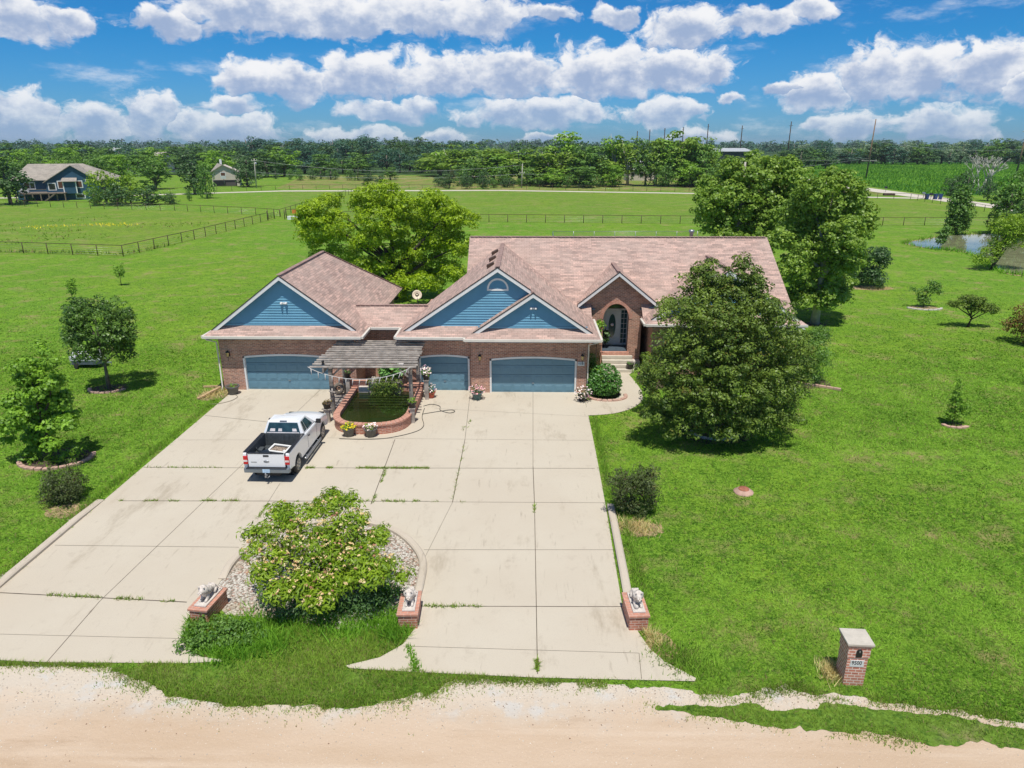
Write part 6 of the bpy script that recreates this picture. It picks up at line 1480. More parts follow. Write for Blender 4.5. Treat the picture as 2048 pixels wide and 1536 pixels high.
shrub('pond_willow', 'leaning willow bush with a yellow green top on the near pond bank', (53.6, 81.3, 0), [(1.2, 0, 5.4, 1.6, 1.5, .9), (2.6, 0, 5.2, 1.5, 1.4, .9), (.2, 0, 4.7, 1.3, 1.3, .9), (3.2, 0, 4.2, 1.3, 1.2, .9), (1.5, 0, 4.2, 1.8, 1.4, .9), (2.2, 0, 3.2, 1.6, 1.3, .8), (.6, 0, 3.2, 1.3, 1.2, .8), (-.9, -.3, 1.7, 1.2, 1.0, .9), (-1.7, -.4, 1.1, .9, .8, .6), (-.3, -.3, 2.3, 1.0, .9, .7)], 9000, .26, 'yellow', 46, r0=.2, top=2.2, cat='willow', per=10, cr=.36, asp=.32, trunk=[(0, 0, -.1), (.2, 0, .6), (.7, 0, 1.4), (1.2, 0, 2.4)], bark='dark_bark')
shrub('water_sapling', 'small green sapling standing at the near edge of the farm pond', (57.2, 98.3, 0), [(0, 0, 1.1, .7, .6, .5), (.2, 0, 2.0, .6, .5, .6), (.5, 0, 2.6, .4, .4, .4)], 900, .28, 'mid', 47, cat='sapling', per=7, cr=.3)
for x, y, s_, lab in ((243, 571, 50, 'small upright sapling alone in the left lawn, the farther one'), (147, 605, 51, 'small upright sapling just above the round tree')):
    p = atz(x, y); shrub('lawn_sapling', lab, (p[0], p[1], 0), [(0, 0, 1.0, .3, .3, .3), (.1, 0, 1.4, .4, .4, .4), (.25, 0, 1.9, .28, .28, .35), (-.2, 0, 1.7, .25, .25, .3)], 520, .17, 'bright', s_, cat='sapling', per=7, cr=.18, r0=.035, top=1.6)
# bleached dead tree
p = atz(1958, 388); dt = thing('dead_tree', 'bleached bare dead tree above dark bushes by the paved road', 'tree', (p[0], p[1], 0)); m_ = MB(); g_ = random.Random(5)
def branch(a, d, ln, r_, depth):
    b = a + d * ln; m_.tube([a, a.lerp(b, .5) + Vector((g_.uniform(-.1, .1), 0, g_.uniform(-.05, .1))) * ln, b], [r_, r_ * .8, r_ * .6], 5)
    if depth:
        for k in range(3): 
            dd_ = (d + Vector((g_.uniform(-.8, .8), g_.uniform(-.5, .5), g_.uniform(-.1, .5)))).normalized(); branch(b, dd_, ln * g_.uniform(.55, .8), r_ * .62, depth - 1)
for k in range(6): branch(Vector((g_.uniform(-2.5, 2.5), g_.uniform(-1, 1), 0)), Vector((g_.uniform(-.35, .35), 0, 1)).normalized(), 4.2, .24, 3)
m_.build('branches', M['dead_wood'], dt)

# ================================================================== tree prototypes for the distance
PROTO = {}
def proto(key, B, n, size, lm, seed, hgt, bark='bark', r0=.03, **k):
    """prototype of unit height; leaves sized in units of the height"""
    PROTO[key] = []
    for v in range(3):
        g_ = np.random.default_rng(seed + v * 7); BB = []
        for b in B: 
            j = g_.uniform(.85, 1.15, 3); BB.append((b[0] + g_.normal() * .03, b[1] + g_.normal() * .03, b[2] * g_.uniform(.95, 1.05), b[3] * j[0], b[4] * j[1], b[5] * j[2], 1))
        V, T = cloud(BB, n, size, seed + v, **k)
        V[:, 2] = np.maximum(V[:, 2], .005)
        me = quads_obj('crown', V, T, L[lm]); data = me.data; bpy.data.objects.remove(me)
        mb = MB(); mb.tube([(0, 0, -.02), (.01, 0, .3), (0, .01, .7)], [r0, r0 * .75, r0 * .3], 6)
        for b in BB[:5]: mb.tube([(0, 0, .22), (b[0] * .6, b[1] * .6, (.22 + b[2]) / 2), (b[0], b[1], b[2])], [r0 * .55, r0 * .35, r0 * .1], 5)
        t_ = mb.build('trunk', M[bark]); td = t_.data; bpy.data.objects.remove(t_)
        PROTO[key].append((data, td))
rnd = [(0, 0, .60, .26, .26, .26), (-.18, 0, .50, .2, .2, .18), (.18, .05, .52, .2, .2, .18), (0, -.18, .50, .2, .2, .18), (.05, .18, .52, .2, .2, .18), (-.1, .05, .78, .18, .18, .16), (.12, -.05, .76, .17, .17, .16), (0, 0, .36, .22, .22, .12), (.24, -.1, .42, .12, .12, .1), (-.25, -.05, .40, .12, .12, .1), (.08, -.1, .2, .22, .2, .14), (-.12, .1, .2, .2, .2, .14)]
tall = [(0, 0, .5, .15, .15, .25), (.06, 0, .75, .13, .13, .15), (-.07, 0, .85, .1, .1, .12), (.1, 0, .93, .06, .06, .07), (-.12, .0, .6, .12, .12, .12), (.14, 0, .56, .12, .12, .12), (-.05, -.1, .35, .16, .12, .14), (.1, -.08, .32, .14, .12, .12), (-.16, -.05, .42, .09, .09, .09), (0, -.12, .66, .11, .1, .1), (.17, 0, .4, .08, .08, .08)]
bush = [(0, 0, .45, .42, .36, .40), (-.3, 0, .36, .28, .26, .3), (.3, 0, .38, .28, .26, .3), (0, -.2, .34, .3, .26, .28), (.1, 0, .75, .24, .22, .2), (-.2, 0, .68, .22, .22, .2)]
con = [(0, 0, .15, .26, .26, .12), (0, 0, .32, .22, .22, .14), (0, 0, .5, .17, .17, .14), (0, 0, .68, .12, .12, .13), (0, 0, .86, .06, .06, .1)]
K = dict(per=30, cr=.085, up=.7, asp=.6, shell=.7)
proto('round_mid', rnd, 2400, .050, 'mid', 60, 10, **K); proto('round_bright', rnd, 2400, .050, 'bright', 61, 10, **K); proto('round_dark', rnd, 2400, .050, 'dark', 62, 10, **K); proto('round_teal', rnd, 1700, .045, 'teal', 63, 10, **K); proto('round_silver', rnd, 1700, .045, 'silver', 64, 10, **K)
proto('tall_mid', tall, 2300, .045, 'cotton', 65, 16, 'pale_bark', **K); proto('tall_bright', tall, 2300, .045, 'bright', 66, 16, 'pale_bark', **K); proto('tall_teal', tall, 1500, .042, 'teal', 67, 16, **K)
proto('bush_dark', bush, 1300, .07, 'dark', 68, 4, per=12, cr=.1, asp=.6); proto('bush_mid', bush, 1300, .07, 'mid', 69, 4, per=12, cr=.1, asp=.6); proto('bush_yellow', bush, 1300, .07, 'yellow', 70, 4, per=12, cr=.1, asp=.6); proto('cedar', con, 1300, .05, 'dark', 71, 6, per=12, cr=.06, asp=.3)
used = {}
def plant(key, x, Y, h, wx, label, group=None, name=None, cat='tree'):
    k = used.get(key, 0); used[key] = k + 1; cr, tr = PROTO[key][k % 3]
    root = thing(name or {'b': 'far_shrub', 'c': 'cedar_tree'}.get(key[0], 'broadleaf_tree'), label, 'shrub' if key.startswith('bush') else cat, (x, Y, 0), random.uniform(0, 6.28), group)
    root.scale = (wx, wx * random.uniform(.9, 1.05), h)
    for nm, d in (('crown', cr), ('trunk', tr)):
        o = bpy.data.objects.new(nm, d); C.objects.link(o); o.parent = root
    return root
def at_px(key, x, yb, yt, w, label, group=None, natural=None):
    """a tree whose foot is at pixel (x, yb) and top at row yt, w pixels wide"""
    p = atz(x, yb); t = aty(x, yt, p[1]); Z = p[1] * _c + H * _s
    nat = {'round': .62, 'tall_': .42, 'bush_': 1.15, 'cedar': .5}[key[:5]]
    plant(key, p[0], p[1], t[2] / .97, (w * Z / F) / nat, label, group)
# individual trees one can tell apart
SOLO = [('round_dark', 22, 409, 312, 80, 'dark tree left of the blue house deck'), ('bush_yellow', 214, 409, 338, 76, 'yellow green tree right beside the blue house'), ('bush_mid', 190, 412, 372, 40, 'light green bush in front of the blue house corner'), ('bush_yellow', 262, 407, 346, 78, 'olive bush between the blue house and the round poplar'), ('bush_dark', 236, 411, 366, 84, 'dark low bush beneath the yellow green tree by the blue house'), ('bush_dark', 296, 410, 370, 84, 'dark mound of bushes right of the olive bush'), ('bush_dark', 340, 408, 384, 52, 'small dark bush at the right end of the hedge by the blue house'),
    ('round_mid', 312, 379, 313, 64, 'rounded green tree right of the blue house hedge'), ('round_dark', 390, 389, 320, 56, 'dark green tree at the lane, left of its twin'), ('bush_mid', 414, 397, 320, 50, 'tall narrow green tree before the beige house'), ('bush_mid', 380, 402, 375, 18, 'tiny tree standing alone in the grass below the lane trees'), ('round_dark', 496, 374, 322, 44, 'green tree directly right of the beige house'), ('round_silver', 487, 350, 308, 50, 'silvery tree behind the beige house roof'),
    ('round_bright', 352, 332, 292, 50, 'bright round tree in the middle of the left wood'), ('round_mid', 648, 352, 304, 62, 'broad round tree standing before the teal wood'), ('round_mid', 716, 350, 307, 58, 'second broad round tree before the teal wood'), ('round_mid', 850, 346, 314, 60, 'rounded tree left of the cottonwood grove'),
    ('bush_mid', 580, 359, 337, 26, 'small round tree at the left of the sapling row'), ('cedar', 552, 358, 330, 14, 'narrow pointed tree beside the grey pole'), ('round_dark', 899, 377, 346, 24, 'small lollipop tree before the field, leftmost of three'), ('bush_dark', 934, 378, 338, 34, 'dark round tree before the grove, middle of three'), ('bush_dark', 968, 378, 336, 32, 'dark round tree before the grove, rightmost of three'),
    ('round_dark', 735, 371, 347, 24, 'dark lollipop tree beside the lane behind the willow'), ('round_dark', 760, 371, 346, 18, 'small dark lollipop tree right beside its larger twin'), ('round_mid', 781, 360, 332, 30, 'pale round tree in the tan field behind the willow')]
for a in SOLO: at_px(*a)
for x, w in ((600, 24), (625, 22), (642, 24), (662, 26), (672, 18), (700, 26), (716, 24), (742, 26)):
    at_px(random.choice(['bush_mid', 'bush_dark', 'cedar']), x, 360 + random.uniform(-2, 2), 337 + random.uniform(-2, 4), w, 'young evergreen in the sapling row beyond the lane', 'young evergreens in the row beyond the lane')
# the grove right of centre
GROVE = [(880, 352, 300, 60), (905, 355, 296, 60), (925, 358, 290, 56), (955, 362, 300, 60), (985, 364, 294, 60), (1015, 366, 306, 60), (1040, 366, 298, 60), (1070, 368, 310, 56), (1095, 370, 296, 60), (1128, 368, 264, 52), (1150, 370, 300, 56), (1180, 371, 284, 60), (1205, 370, 300, 50), (1228, 370, 265, 44), (1255, 371, 275, 40), (1290, 372, 283, 40), (1310, 372, 272, 40), (1335, 372, 276, 46), (1360, 372, 262, 50), (1385, 372, 268, 54), (1405, 370, 276, 46), (1420, 368, 300, 44), (1060, 372, 332, 50), (1105, 374, 335, 50), (1165, 375, 330, 50), (1330, 374, 325, 40), (1380, 374, 320, 50), (945, 366, 325, 50), (1000, 370, 330, 46), (1230, 374, 328, 36), (1410, 374, 325, 46)]
for i, (x, yb, yt, w) in enumerate(GROVE):
    at_px(['tall_mid', 'tall_bright', 'tall_mid', 'round_mid'][i % 4] if yt < 312 else ['round_mid', 'bush_mid', 'round_bright'][i % 3], x, yb, yt, w * 1.25, 'tall leafy cottonwood in the grove across the lane' if yt < 312 else 'bushy undergrowth tree at the foot of the grove', 'cottonwoods of the grove across the lane' if yt < 312 else 'undergrowth trees of the grove')
g_ = np.random.default_rng(12)
for x in range(870, 1420, 22):
    if 1238 < x < 1320: continue
    at_px('bush_dark' if g_.random() < .5 else 'bush_mid', x + g_.uniform(-8, 8), 374 + g_.uniform(-2, 2), 352 + g_.uniform(-6, 6), 30, 'low dark bush along the front edge of the grove', 'bushes along the front edge of the grove')
# left wood behind the blue house
for row, (y_b, y0_, y1_, keys, n_) in enumerate(((372, 300, 325, ['round_mid', 'round_bright', 'round_mid'], 13), (352, 292, 306, ['round_dark', 'round_mid', 'round_bright'], 17), (335, 281, 297, ['round_dark', 'round_teal', 'round_mid'], 20))):
    for x in np.linspace(-30, 560 if row else 250, n_):
        if row == 0 and 30 < x < 60: pass
        x2 = x + g_.uniform(-12, 12); at_px(keys[int(g_.integers(3))], x2, y_b + g_.uniform(-4, 3), g_.uniform(y0_, y1_), g_.uniform(46, 70), ['leafy tree in the front row of the wood behind the blue house', 'leafy tree in the middle row of the left wood', 'dark tree in the back row of the left wood'][row], ['front row of the left wood', 'middle row of the left wood', 'back row of the left wood'][row])
# teal wood behind the small fields
for row, (y_b, y0_, y1_, n_) in enumerate(((345, 290, 318, 14), (333, 273, 298, 22), (325, 276, 288, 20))):
    for x in np.linspace(510 if row else 560, 900, n_):
        x2 = x + g_.uniform(-9, 9); yt = g_.uniform(y0_, y1_)
        if row == 1 and abs(x2 - 735) < 14: yt = 269
        if row == 1 and abs(x2 - 600) < 12: yt = 275
        at_px(['round_teal', 'round_dark', 'tall_teal'][int(g_.integers(3))] if row else ['round_teal', 'round_dark', 'round_teal'][int(g_.integers(3))], x2, y_b + g_.uniform(-3, 3), yt, g_.uniform(36, 56), ['blue green tree in the front row of the middle wood', 'blue green tree in the middle wood behind the small fields', 'blue green tree at the back of the middle wood'][row], ['front row of the middle wood', 'middle wood', 'back of the middle wood'][row])
# trees beyond the crop field
for row, (y_b, y0_, y1_, n_) in enumerate(((329, 278, 300, 24), (325, 276, 292, 18))):
    for x in np.linspace(1600, 2090, n_):
        x2 = x + g_.uniform(-10, 10); at_px(['round_teal', 'round_dark', 'round_mid', 'tall_teal', 'round_silver'][int(g_.integers(5))], x2, y_b + g_.uniform(-1, 1), g_.uniform(y0_, y1_), g_.uniform(30, 50), 'blue green tree in the row beyond the crop field' if row == 0 else 'tree behind the row beyond the crop field', 'tree row beyond the crop field' if row == 0 else 'second tree row beyond the crop field')
for x, yb, yt, w, k_ in ((1600, 340, 290, 50, 'round_dark'), (1625, 338, 300, 44, 'round_mid'), (1650, 338, 306, 40, 'round_dark'), (1570, 345, 296, 40, 'round_dark')): at_px(k_, x, yb, yt, w, 'dark tree between the cottonwood and the brown pole', 'dark trees left of the brown pole')
# bushes and trees along the right road and pond
R_ = [('bush_dark', 1900, 392, 350, 50, 'dark bush at the foot of the dead tree, left side'), ('bush_dark', 1930, 396, 338, 56, 'dark bush growing against the dead tree'), ('bush_dark', 1975, 402, 352, 50, 'dark bush right of the dead tree'), ('bush_mid', 1925, 405, 388, 20, 'small light bush at the corner of the paved road'),
    ('round_mid', 2005, 470, 340, 80, 'large green willow like tree on the far right bank'), ('round_mid', 2050, 462, 325, 90, 'tall tree cut by the right edge above the pond'), ('round_dark', 2040, 480, 390, 50, 'dark tree behind the pond at the right edge'), ('bush_mid', 1985, 465, 408, 36, 'bushy shrub between the two far bank trees'), ('bush_mid', 1915, 462, 376, 36, 'slim leafy tree behind the upright bank tree')]
for a in R_: at_px(*a)
# the far woods, one ragged mass along the horizon
def far_wood(label, Y, x0, x1, zt, n, size, lm, seed, name='far_woods'):
    g_ = np.random.default_rng(seed); X = aty(x0, 290, Y)[0], aty(x1, 290, Y)[0]; BB = []
    for i in range(n):
        h = zt * g_.uniform(.7, 1.12); w = h * g_.uniform(.45, .8); x = g_.uniform(*X); BB.append((x, Y + g_.uniform(-1, 1) * Y * .03, h * .55, w, w, h * .45, 1))
    V, T = cloud(BB, n * 120, size, seed, per=12, cr=size * 1.6, asp=.7, up=.4)
    tag(quads_obj(name, V, T, L[lm]), label, 'woods', None, 'stuff')
far_wood('hazy far woods along the left horizon', 900, -500, 1000, 15.5, 150, 2.2, 'teal', 80); far_wood('hazy far woods along the right horizon', 1100, 1150, 2600, 15.0, 130, 2.6, 'teal', 81); far_wood('pale hazy woods at the very horizon', 2200, -700, 2800, 21, 260, 5.0, 'teal', 82)
far_wood('dark woods closing the fields behind the grove', 520, 840, 1440, 14.5, 60, 1.6, 'dark', 83)

# ================================================================== grass, weeds, crop
def inpoly(P, poly):
    poly = np.asarray(poly, float); x, y = P[:, 0], P[:, 1]; c = np.zeros(len(P), bool); j = len(poly) - 1
    for i in range(len(poly)):
        xi, yi = poly[i]; xj, yj = poly[j]
        if yi != yj:
            c ^= ((yi > y) != (yj > y)) & (x < (xj - xi) * (y - yi) / (yj - yi) + xi)
        j = i
    return c
def vnoise(P, s, seed):
    g_ = np.random.default_rng(seed); G = g_.random((64, 64)); q_ = P * s + 1000; i = np.floor(q_).astype(int); f = q_ - i; f = f * f * (3 - 2 * f)
    a, b = i[:, 0] % 64, i[:, 1] % 64; a1, b1 = (a + 1) % 64, (b + 1) % 64
    return (G[a, b] * (1 - f[:, 0]) + G[a1, b] * f[:, 0]) * (1 - f[:, 1]) + (G[a, b1] * (1 - f[:, 0]) + G[a1, b1] * f[:, 0]) * f[:, 1]
def blades(name, P, h, w, mat, seed, tint0=None, lean=.5, label=None, z=0.0, kindcat='grass', lm=None):
    g_ = np.random.default_rng(seed); n = len(P); a = g_.uniform(0, 6.283, n); d = np.stack([np.cos(a), np.sin(a)], 1); hh = h * g_.uniform(.5, 1.3, n); ln = g_.normal(0, lean, (n, 2)) * hh[:, None]
    ww = (w * g_.uniform(.6, 1.4, n))[:, None]
    B0 = np.c_[P - d * ww / 2, np.full(n, z)]; B1 = np.c_[P + d * ww / 2, np.full(n, z)]; Tp = np.c_[P + ln, z + hh]
    V = np.stack([B0, B1, Tp], 1).reshape(-1, 3); t0 = (tint0 if tint0 is not None else np.full(n, .5)); t = np.stack([np.clip(t0 + g_.normal(0, .2, n), 0, 1), g_.random(n), g_.random(n)], 1)
    o = quads_obj(name, V, np.repeat(t, 3, axis=0), mat, k=3); tag(o, label, kindcat, None, 'stuff'); return o
g_ = np.random.default_rng(77)
HOUSE = [(-17.6, 38.4), (4.3, 38.2), (4.3, 41.5), (16.5, 41.5), (16.5, 54), (-17.6, 52)]
def lawn_pts(n, x0, x1, y0, y1):
    P = np.c_[g_.uniform(x0, x1, n), g_.uniform(y0, y1, n)]
    ok = ~inpoly(P, DRIVE) & ~inpoly(P, ROAD) & ~inpoly(P, PATH) & ~inpoly(P, HOUSE) & ~inpoly(P, ISL) & ~inpoly(P, VERGE)
    return P[ok]
def lawn_field(n, y0, y1, x0=-800, x1=2900):
    """points of the lawn, denser towards the road than towards the far fields"""
    X, Yp = g_.uniform(x0, x1, n), g_.uniform(y0, y1, n); dx = (X - 1024) / F; dy = -(Yp - 768) / F
    D = [FWD[i] + dx * RGT[i] + dy * UPV[i] for i in range(3)]; t = -H / D[2]; P = np.c_[D[0] * t, D[1] * t]
    ok = ~inpoly(P, DRIVE) & ~inpoly(P, ROAD) & ~inpoly(P, PATH) & ~inpoly(P, HOUSE) & ~inpoly(P, ISL) & ~inpoly(P, VERGE) & ~(inpoly(P, GRV) & (g_.random(n) < .8)) & (g_.random(n) < np.clip((Yp - 540) / 160, 0, 1))
    return P[ok]
P = np.concatenate([lawn_field(n_, ya, yb) for n_, ya, yb in ((370000, 900, 1500), (250000, 700, 900), (110000, 545, 700))])
t0 = .7 * vnoise(P, .12, 4) + .7 * vnoise(P, .4, 1) + .8 * vnoise(P, 1.5, 2) + .5 * vnoise(P, 4.0, 3) - .85
t0 = .5 + (t0 - .5) * 1.35
blades('lawn_grass', P, .078, np.clip(.00122 * np.hypot(P[:, 0], P[:, 1]), .020, .085), L['grassblade'], 100, t0, lean=1.0, label='mown lawn grass of the garden')
# verge, strip and ragged edges
def along(poly, n, spread, z=0):
    A = np.array(poly, float); i = g_.integers(0, len(A) - 1, n); t = g_.random(n)[:, None]; return A[i] * (1 - t) + A[i + 1] * t + g_.normal(0, spread, (n, 2))
P = np.c_[g_.uniform(-10.5, -1, 60000), g_.uniform(14.2, 17.6, 60000)]; P = P[(inpoly(P, VERGE) | (~inpoly(P, DRIVE) & ~inpoly(P, ROAD) & ~inpoly(P, ISL)))]
P = P[g_.random(len(P)) < np.clip((vnoise(P, 1.1, 19) - .08) * 3, .1, 1)]; blades('verge_tufts', P, .11, .022, L['vergeblade'], 120, .1 + .55 * np.clip((P[:, 1] - 14.6) / 1.2, 0, 1) + .5 * vnoise(P, .8, 5), label='rough grass between the two drive mouths')
P = np.c_[g_.uniform(2.5, 16, 30000), g_.uniform(11.5, 15.5, 30000)]; P = P[inpoly(P, STRIP)]; k_ = g_.random(len(P)) < np.clip((vnoise(P, 1.2, 6) - .08) * 3, .1, 1)
blades('strip_tufts', P[k_], .10, .022, L['vergeblade'], 121, .25 + .55 * vnoise(P[k_], .8, 7), label='strip of rough grass inside the gravel road')
P = np.concatenate([along(edge, 12000, .13), along(edge, 5000, .32), along(px((900, 1362), (1080, 1366), (1280, 1376), (1400, 1382)), 2600, .07), along(px((0, 1330), (240, 1334)), 1200, .05), along(px((1300, 1418), (1500, 1440), (1700, 1466), (1840, 1486)), 1800, .14)]); k_ = (vnoise(P, 1.6, 8) > .44) & ~inpoly(P, DRIVE)
blades('edge_tufts', P[k_], .085, .020, L['vergeblade'], 122, .2 + .6 * vnoise(P[k_], 1.0, 9), label='scattered tufts along the gravel road edge', z=.012)
# weeds in the joints of the drive
P = []
for a, b, n_, sp_ in (((612, 937), (858, 938), 1500, .035), ((240, 1003), (480, 1003), 620, .03), ((640, 1004), (840, 1004), 520, .03), ((860, 1005), (930, 1006), 60, .02), ((30, 1189), (350, 1204), 620, .035), ((845, 1214), (960, 1215), 240, .04), ((290, 936), (490, 937), 160, .02), ((745, 1008), (772, 940), 260, .025), ((935, 856), (942, 838), 60, .03), ((906, 1000), (928, 890), 120, .02), ((1068, 1010), (1070, 1050), 130, .02), ((1074, 1320), (1075, 1345), 160, .025), ((515, 1040), (535, 1010), 90, .03), ((925, 862), (933, 850), 40, .03)):
    a, b = np.array(atz(*a)[:2]), np.array(atz(*b)[:2]); t = g_.random(n_); q_ = a + (b - a) * t[:, None]; q_ += g_.normal(0, sp_, q_.shape); k_ = vnoise(q_, 2.2, 11 + len(P)) > .40; P.append(q_[k_])
P = np.concatenate(P); blades('joint_weeds', P, .09, .028, L['vergeblade'], 123, np.full(len(P), .4), lean=.8, label='weeds growing in the joints of the concrete drive', z=.03, kindcat='weeds')
P = along(px((816, 1295), (828, 1325), (832, 1345)), 260, .06); blades('crack_weeds', P, .12, .035, L['weed'], 124, label='leafy weeds in the crack at the right drive mouth', z=.03, kindcat='weeds')
# taller weeds round the island, pedestals and kerbs
P = np.concatenate([along(px((395, 1240), (375, 1290), (450, 1310), (560, 1290), (480, 1240)), 3200, .28), along(px((520, 1250), (700, 1262), (790, 1240), (800, 1285)), 2600, .3), along(px((640, 1230), (740, 1210), (780, 1180)), 900, .25)]); P = P[~inpoly(P, DRIVE)]
blades('island_weeds', P, .30, .035, L['weed'], 125, .2 + .6 * vnoise(P, 1.2, 13), label='tall weeds along the front of the planted island', kindcat='weeds')
V, T = cloud([(0, 0, .22, .9, .6, .25), (.9, -.1, .2, .7, .5, .2), (-.3, -.6, .2, .5, .3, .2)], 2600, .09, 126, per=8, cr=.12, asp=.6, up=.6); tag(quads_obj('island_creeper', V, T, L['mid'], None, (-9.05, 16.9, 0)), 'leafy creeper at the foot of the left island pedestal', 'creeper', None, 'stuff')
P = np.concatenate([along([(3.75, 18.2), (3.9, 21), (3.85, 25)], 1500, .12), along([(4.0, 16.6), (5.0, 15.6)], 1200, .3), along([(-17.4, 19), (-17.4, 25)], 700, .12), along([(-17.35, 25), (-17.35, 37)], 1500, .1), along([(3.6, 25.5), (3.75, 34)], 1400, .08)])
blades('kerb_weeds', P, .20, .03, L['grassblade'], 127, .3 + .5 * vnoise(P, 1.2, 14), label='unmown grass along the drive kerbs', kindcat='grass')
P = np.concatenate([along([(8.35, 15.4), (8.45, 15.9)], 420, .14), along([(3.7, 17.3), (3.9, 16.7)], 220, .12), along([(4.0, 23.4), (4.7, 23.1)], 500, .3), along([(-18.1, 37.2), (-17.8, 38.2)], 400, .3), along([(34.0, 69.6), (36.4, 69.8)], 500, .3), along([(-9.4, 17.3), (-9.8, 17.2)], 60, .1)])
blades('dry_grass', P, .26, .025, L['straw'], 128, label='tufts of dead straw coloured grass', kindcat='grass')
P = along(POND + [POND[0]], 2600, .5); P = P[~inpoly(P, POND)]; blades('pond_reeds', P, .55, .10, L['weed'], 129, .3 + .4 * vnoise(P, .3, 15), label='rough grass around the farm pond bank', kindcat='grass')
P = np.c_[g_.uniform(-100, -50, 2600), g_.uniform(96, 150, 2600)]; k_ = vnoise(P, .12, 16) > .66; blades('pasture_weeds', P[k_], .3, .22, L['vergeblade'], 130, np.full(k_.sum(), .5), label='weed clumps in the left pasture', kindcat='weeds')
P = along([(-86, 121), (-76, 126), (-70, 125)], 170, 1.1); blades('yellow_weeds', P, .35, .16, L['yellowfl'], 131, label='patch of yellow wildflowers in the left pasture', kindcat='flowers')
P = along([(-70, 93.2), (-60, 92.3), (-52, 91.2), (-50.5, 100)], 300, .5); blades('fence_weeds', P, .4, .15, L['vergeblade'], 132, np.full(len(P), .3), label='weeds along the near left pasture fence', kindcat='weeds')
# loose stones on the gravel road
n = 4500; P = np.concatenate([np.c_[g_.uniform(-20, 20, n), g_.normal(14.5, .5, n)], along(edge, 5000, .22), np.c_[g_.uniform(-16, 16, 900), g_.uniform(10.5, 14, 900)]]); P = P[inpoly(P, ROAD) & ~inpoly(P, STRIP) & ~inpoly(P, VERGE) & ~inpoly(P, DRIVE)]; n = len(P)
r_ = g_.uniform(.010, .026, n)[:, None]; c_ = np.c_[P, np.full(n, .016)]; a_ = g_.uniform(0, 6.283, n); d1 = np.c_[np.cos(a_), np.sin(a_), np.zeros(n)] * r_; d2 = np.c_[-np.sin(a_), np.cos(a_), np.zeros(n)] * r_ * .8; tp_ = c_ + np.c_[np.zeros((n, 2)), r_ * .7]
V = np.stack([c_ - d1, c_ - d2, tp_, c_ - d2, c_ + d1, tp_, c_ + d1, c_ + d2, tp_, c_ + d2, c_ - d1, tp_], 1).reshape(-1, 3); T = np.repeat(np.stack([g_.random(n), g_.random(n), g_.random(n)], 1), 12, axis=0)
tag(quads_obj('gravel', V, T, L['stone'], k=3), 'loose pale stones scattered on the gravel road', 'gravel', None, 'stuff')
# crop rows
P = np.c_[g_.uniform(114, 420, 90000), g_.uniform(205, 520, 90000)]; P[:, 0] = np.round(P[:, 0] / 1.5) * 1.5 + g_.normal(0, .12, len(P)); P = P[inpoly(P, [(114.5, 205), (200, 205), (520, 330), (620, 575), (146, 575), (120, 330)])]
blades('crop_plants', P, .8, .5, L['weed'], 133, .1 + .5 * vnoise(P, .05, 17), label='rows of green crop plants beyond the paved road', kindcat='crop')
# ================================================================== light, sky
EL, AZ = R(70), R(4)
sun = bpy.data.lights.new('sun', 'SUN'); sun.energy = SUN_E; sun.angle = R(.53); sun.color = (1.0, .965, .90)
so = bpy.data.objects.new('sun', sun); C.objects.link(so)
sd_ = Vector((math.sin(AZ) * math.cos(EL), -math.cos(AZ) * math.cos(EL), math.sin(EL)))
so.rotation_euler = sd_.to_track_quat('Z', 'Y').to_euler(); so.location = (0, -20, 60)
sc = bpy.context.scene
w = bpy.data.worlds.new('World'); sc.world = w; w.use_nodes = True; t = w.node_tree; t.nodes.clear()
N_ = t.nodes.new; LK = t.links.new
def mt(op, a, b=None, c=None, cl=False):
    n = N_('ShaderNodeMath'); n.operation = op; n.use_clamp = cl
    for i, v in enumerate((a, b, c)):
        if v is None: continue
        if isinstance(v, (int, float)): n.inputs[i].default_value = v
        else: LK(v, n.inputs[i])
    return n.outputs[0]
def mr(v, a, b, c=0.0, d=1.0, smooth=True):
    n = N_('ShaderNodeMapRange'); n.interpolation_type = 'SMOOTHSTEP' if smooth else 'LINEAR'
    for i, q_ in ((1, a), (2, b), (3, c), (4, d)): n.inputs[i].default_value = q_
    LK(v, n.inputs[0]); return n.outputs[0]
tc = N_('ShaderNodeTexCoord'); sx = N_('ShaderNodeSeparateXYZ'); LK(tc.outputs['Generated'], sx.inputs[0])
az = mt('MULTIPLY', mt('ARCTAN2', sx.outputs[0], sx.outputs[1]), 180 / math.pi)
el = mt('MULTIPLY', mt('ARCSINE', sx.outputs[2]), 180 / math.pi)
sky = N_('ShaderNodeTexSky'); sky.sky_type = 'NISHITA'; sky.sun_disc = False; sky.sun_elevation = EL; sky.sun_rotation = math.pi - AZ; sky.altitude = 400; sky.air_density = 1.0; sky.dust_density = .4; sky.ozone_density = 2.0
def cxyz(a, b, c):
    n = N_('ShaderNodeCombineXYZ')
    for i, v in enumerate((a, b, c)):
        if isinstance(v, (int, float)): n.inputs[i].default_value = v
        else: LK(v, n.inputs[i])
    return n.outputs[0]
def nz(v, s, d=6, r=.58):
    n = N_('ShaderNodeTexNoise'); n.inputs['Scale'].default_value = s; n.inputs['Detail'].default_value = d; n.inputs['Roughness'].default_value = r; LK(v, n.inputs['Vector']); return n
P0 = cxyz(az, mt('MULTIPLY', el, 1.35), 0.0)
nw = nz(P0, .34, 4, .55); ws = N_('ShaderNodeSeparateColor'); LK(nw.outputs['Color'], ws.inputs[0])
az2 = mt('ADD', az, mt('MULTIPLY', mt('SUBTRACT', ws.outputs[0], .5), 3.4)); el2 = mt('ADD', el, mt('MULTIPLY', mt('SUBTRACT', ws.outputs[1], .5), 2.0))
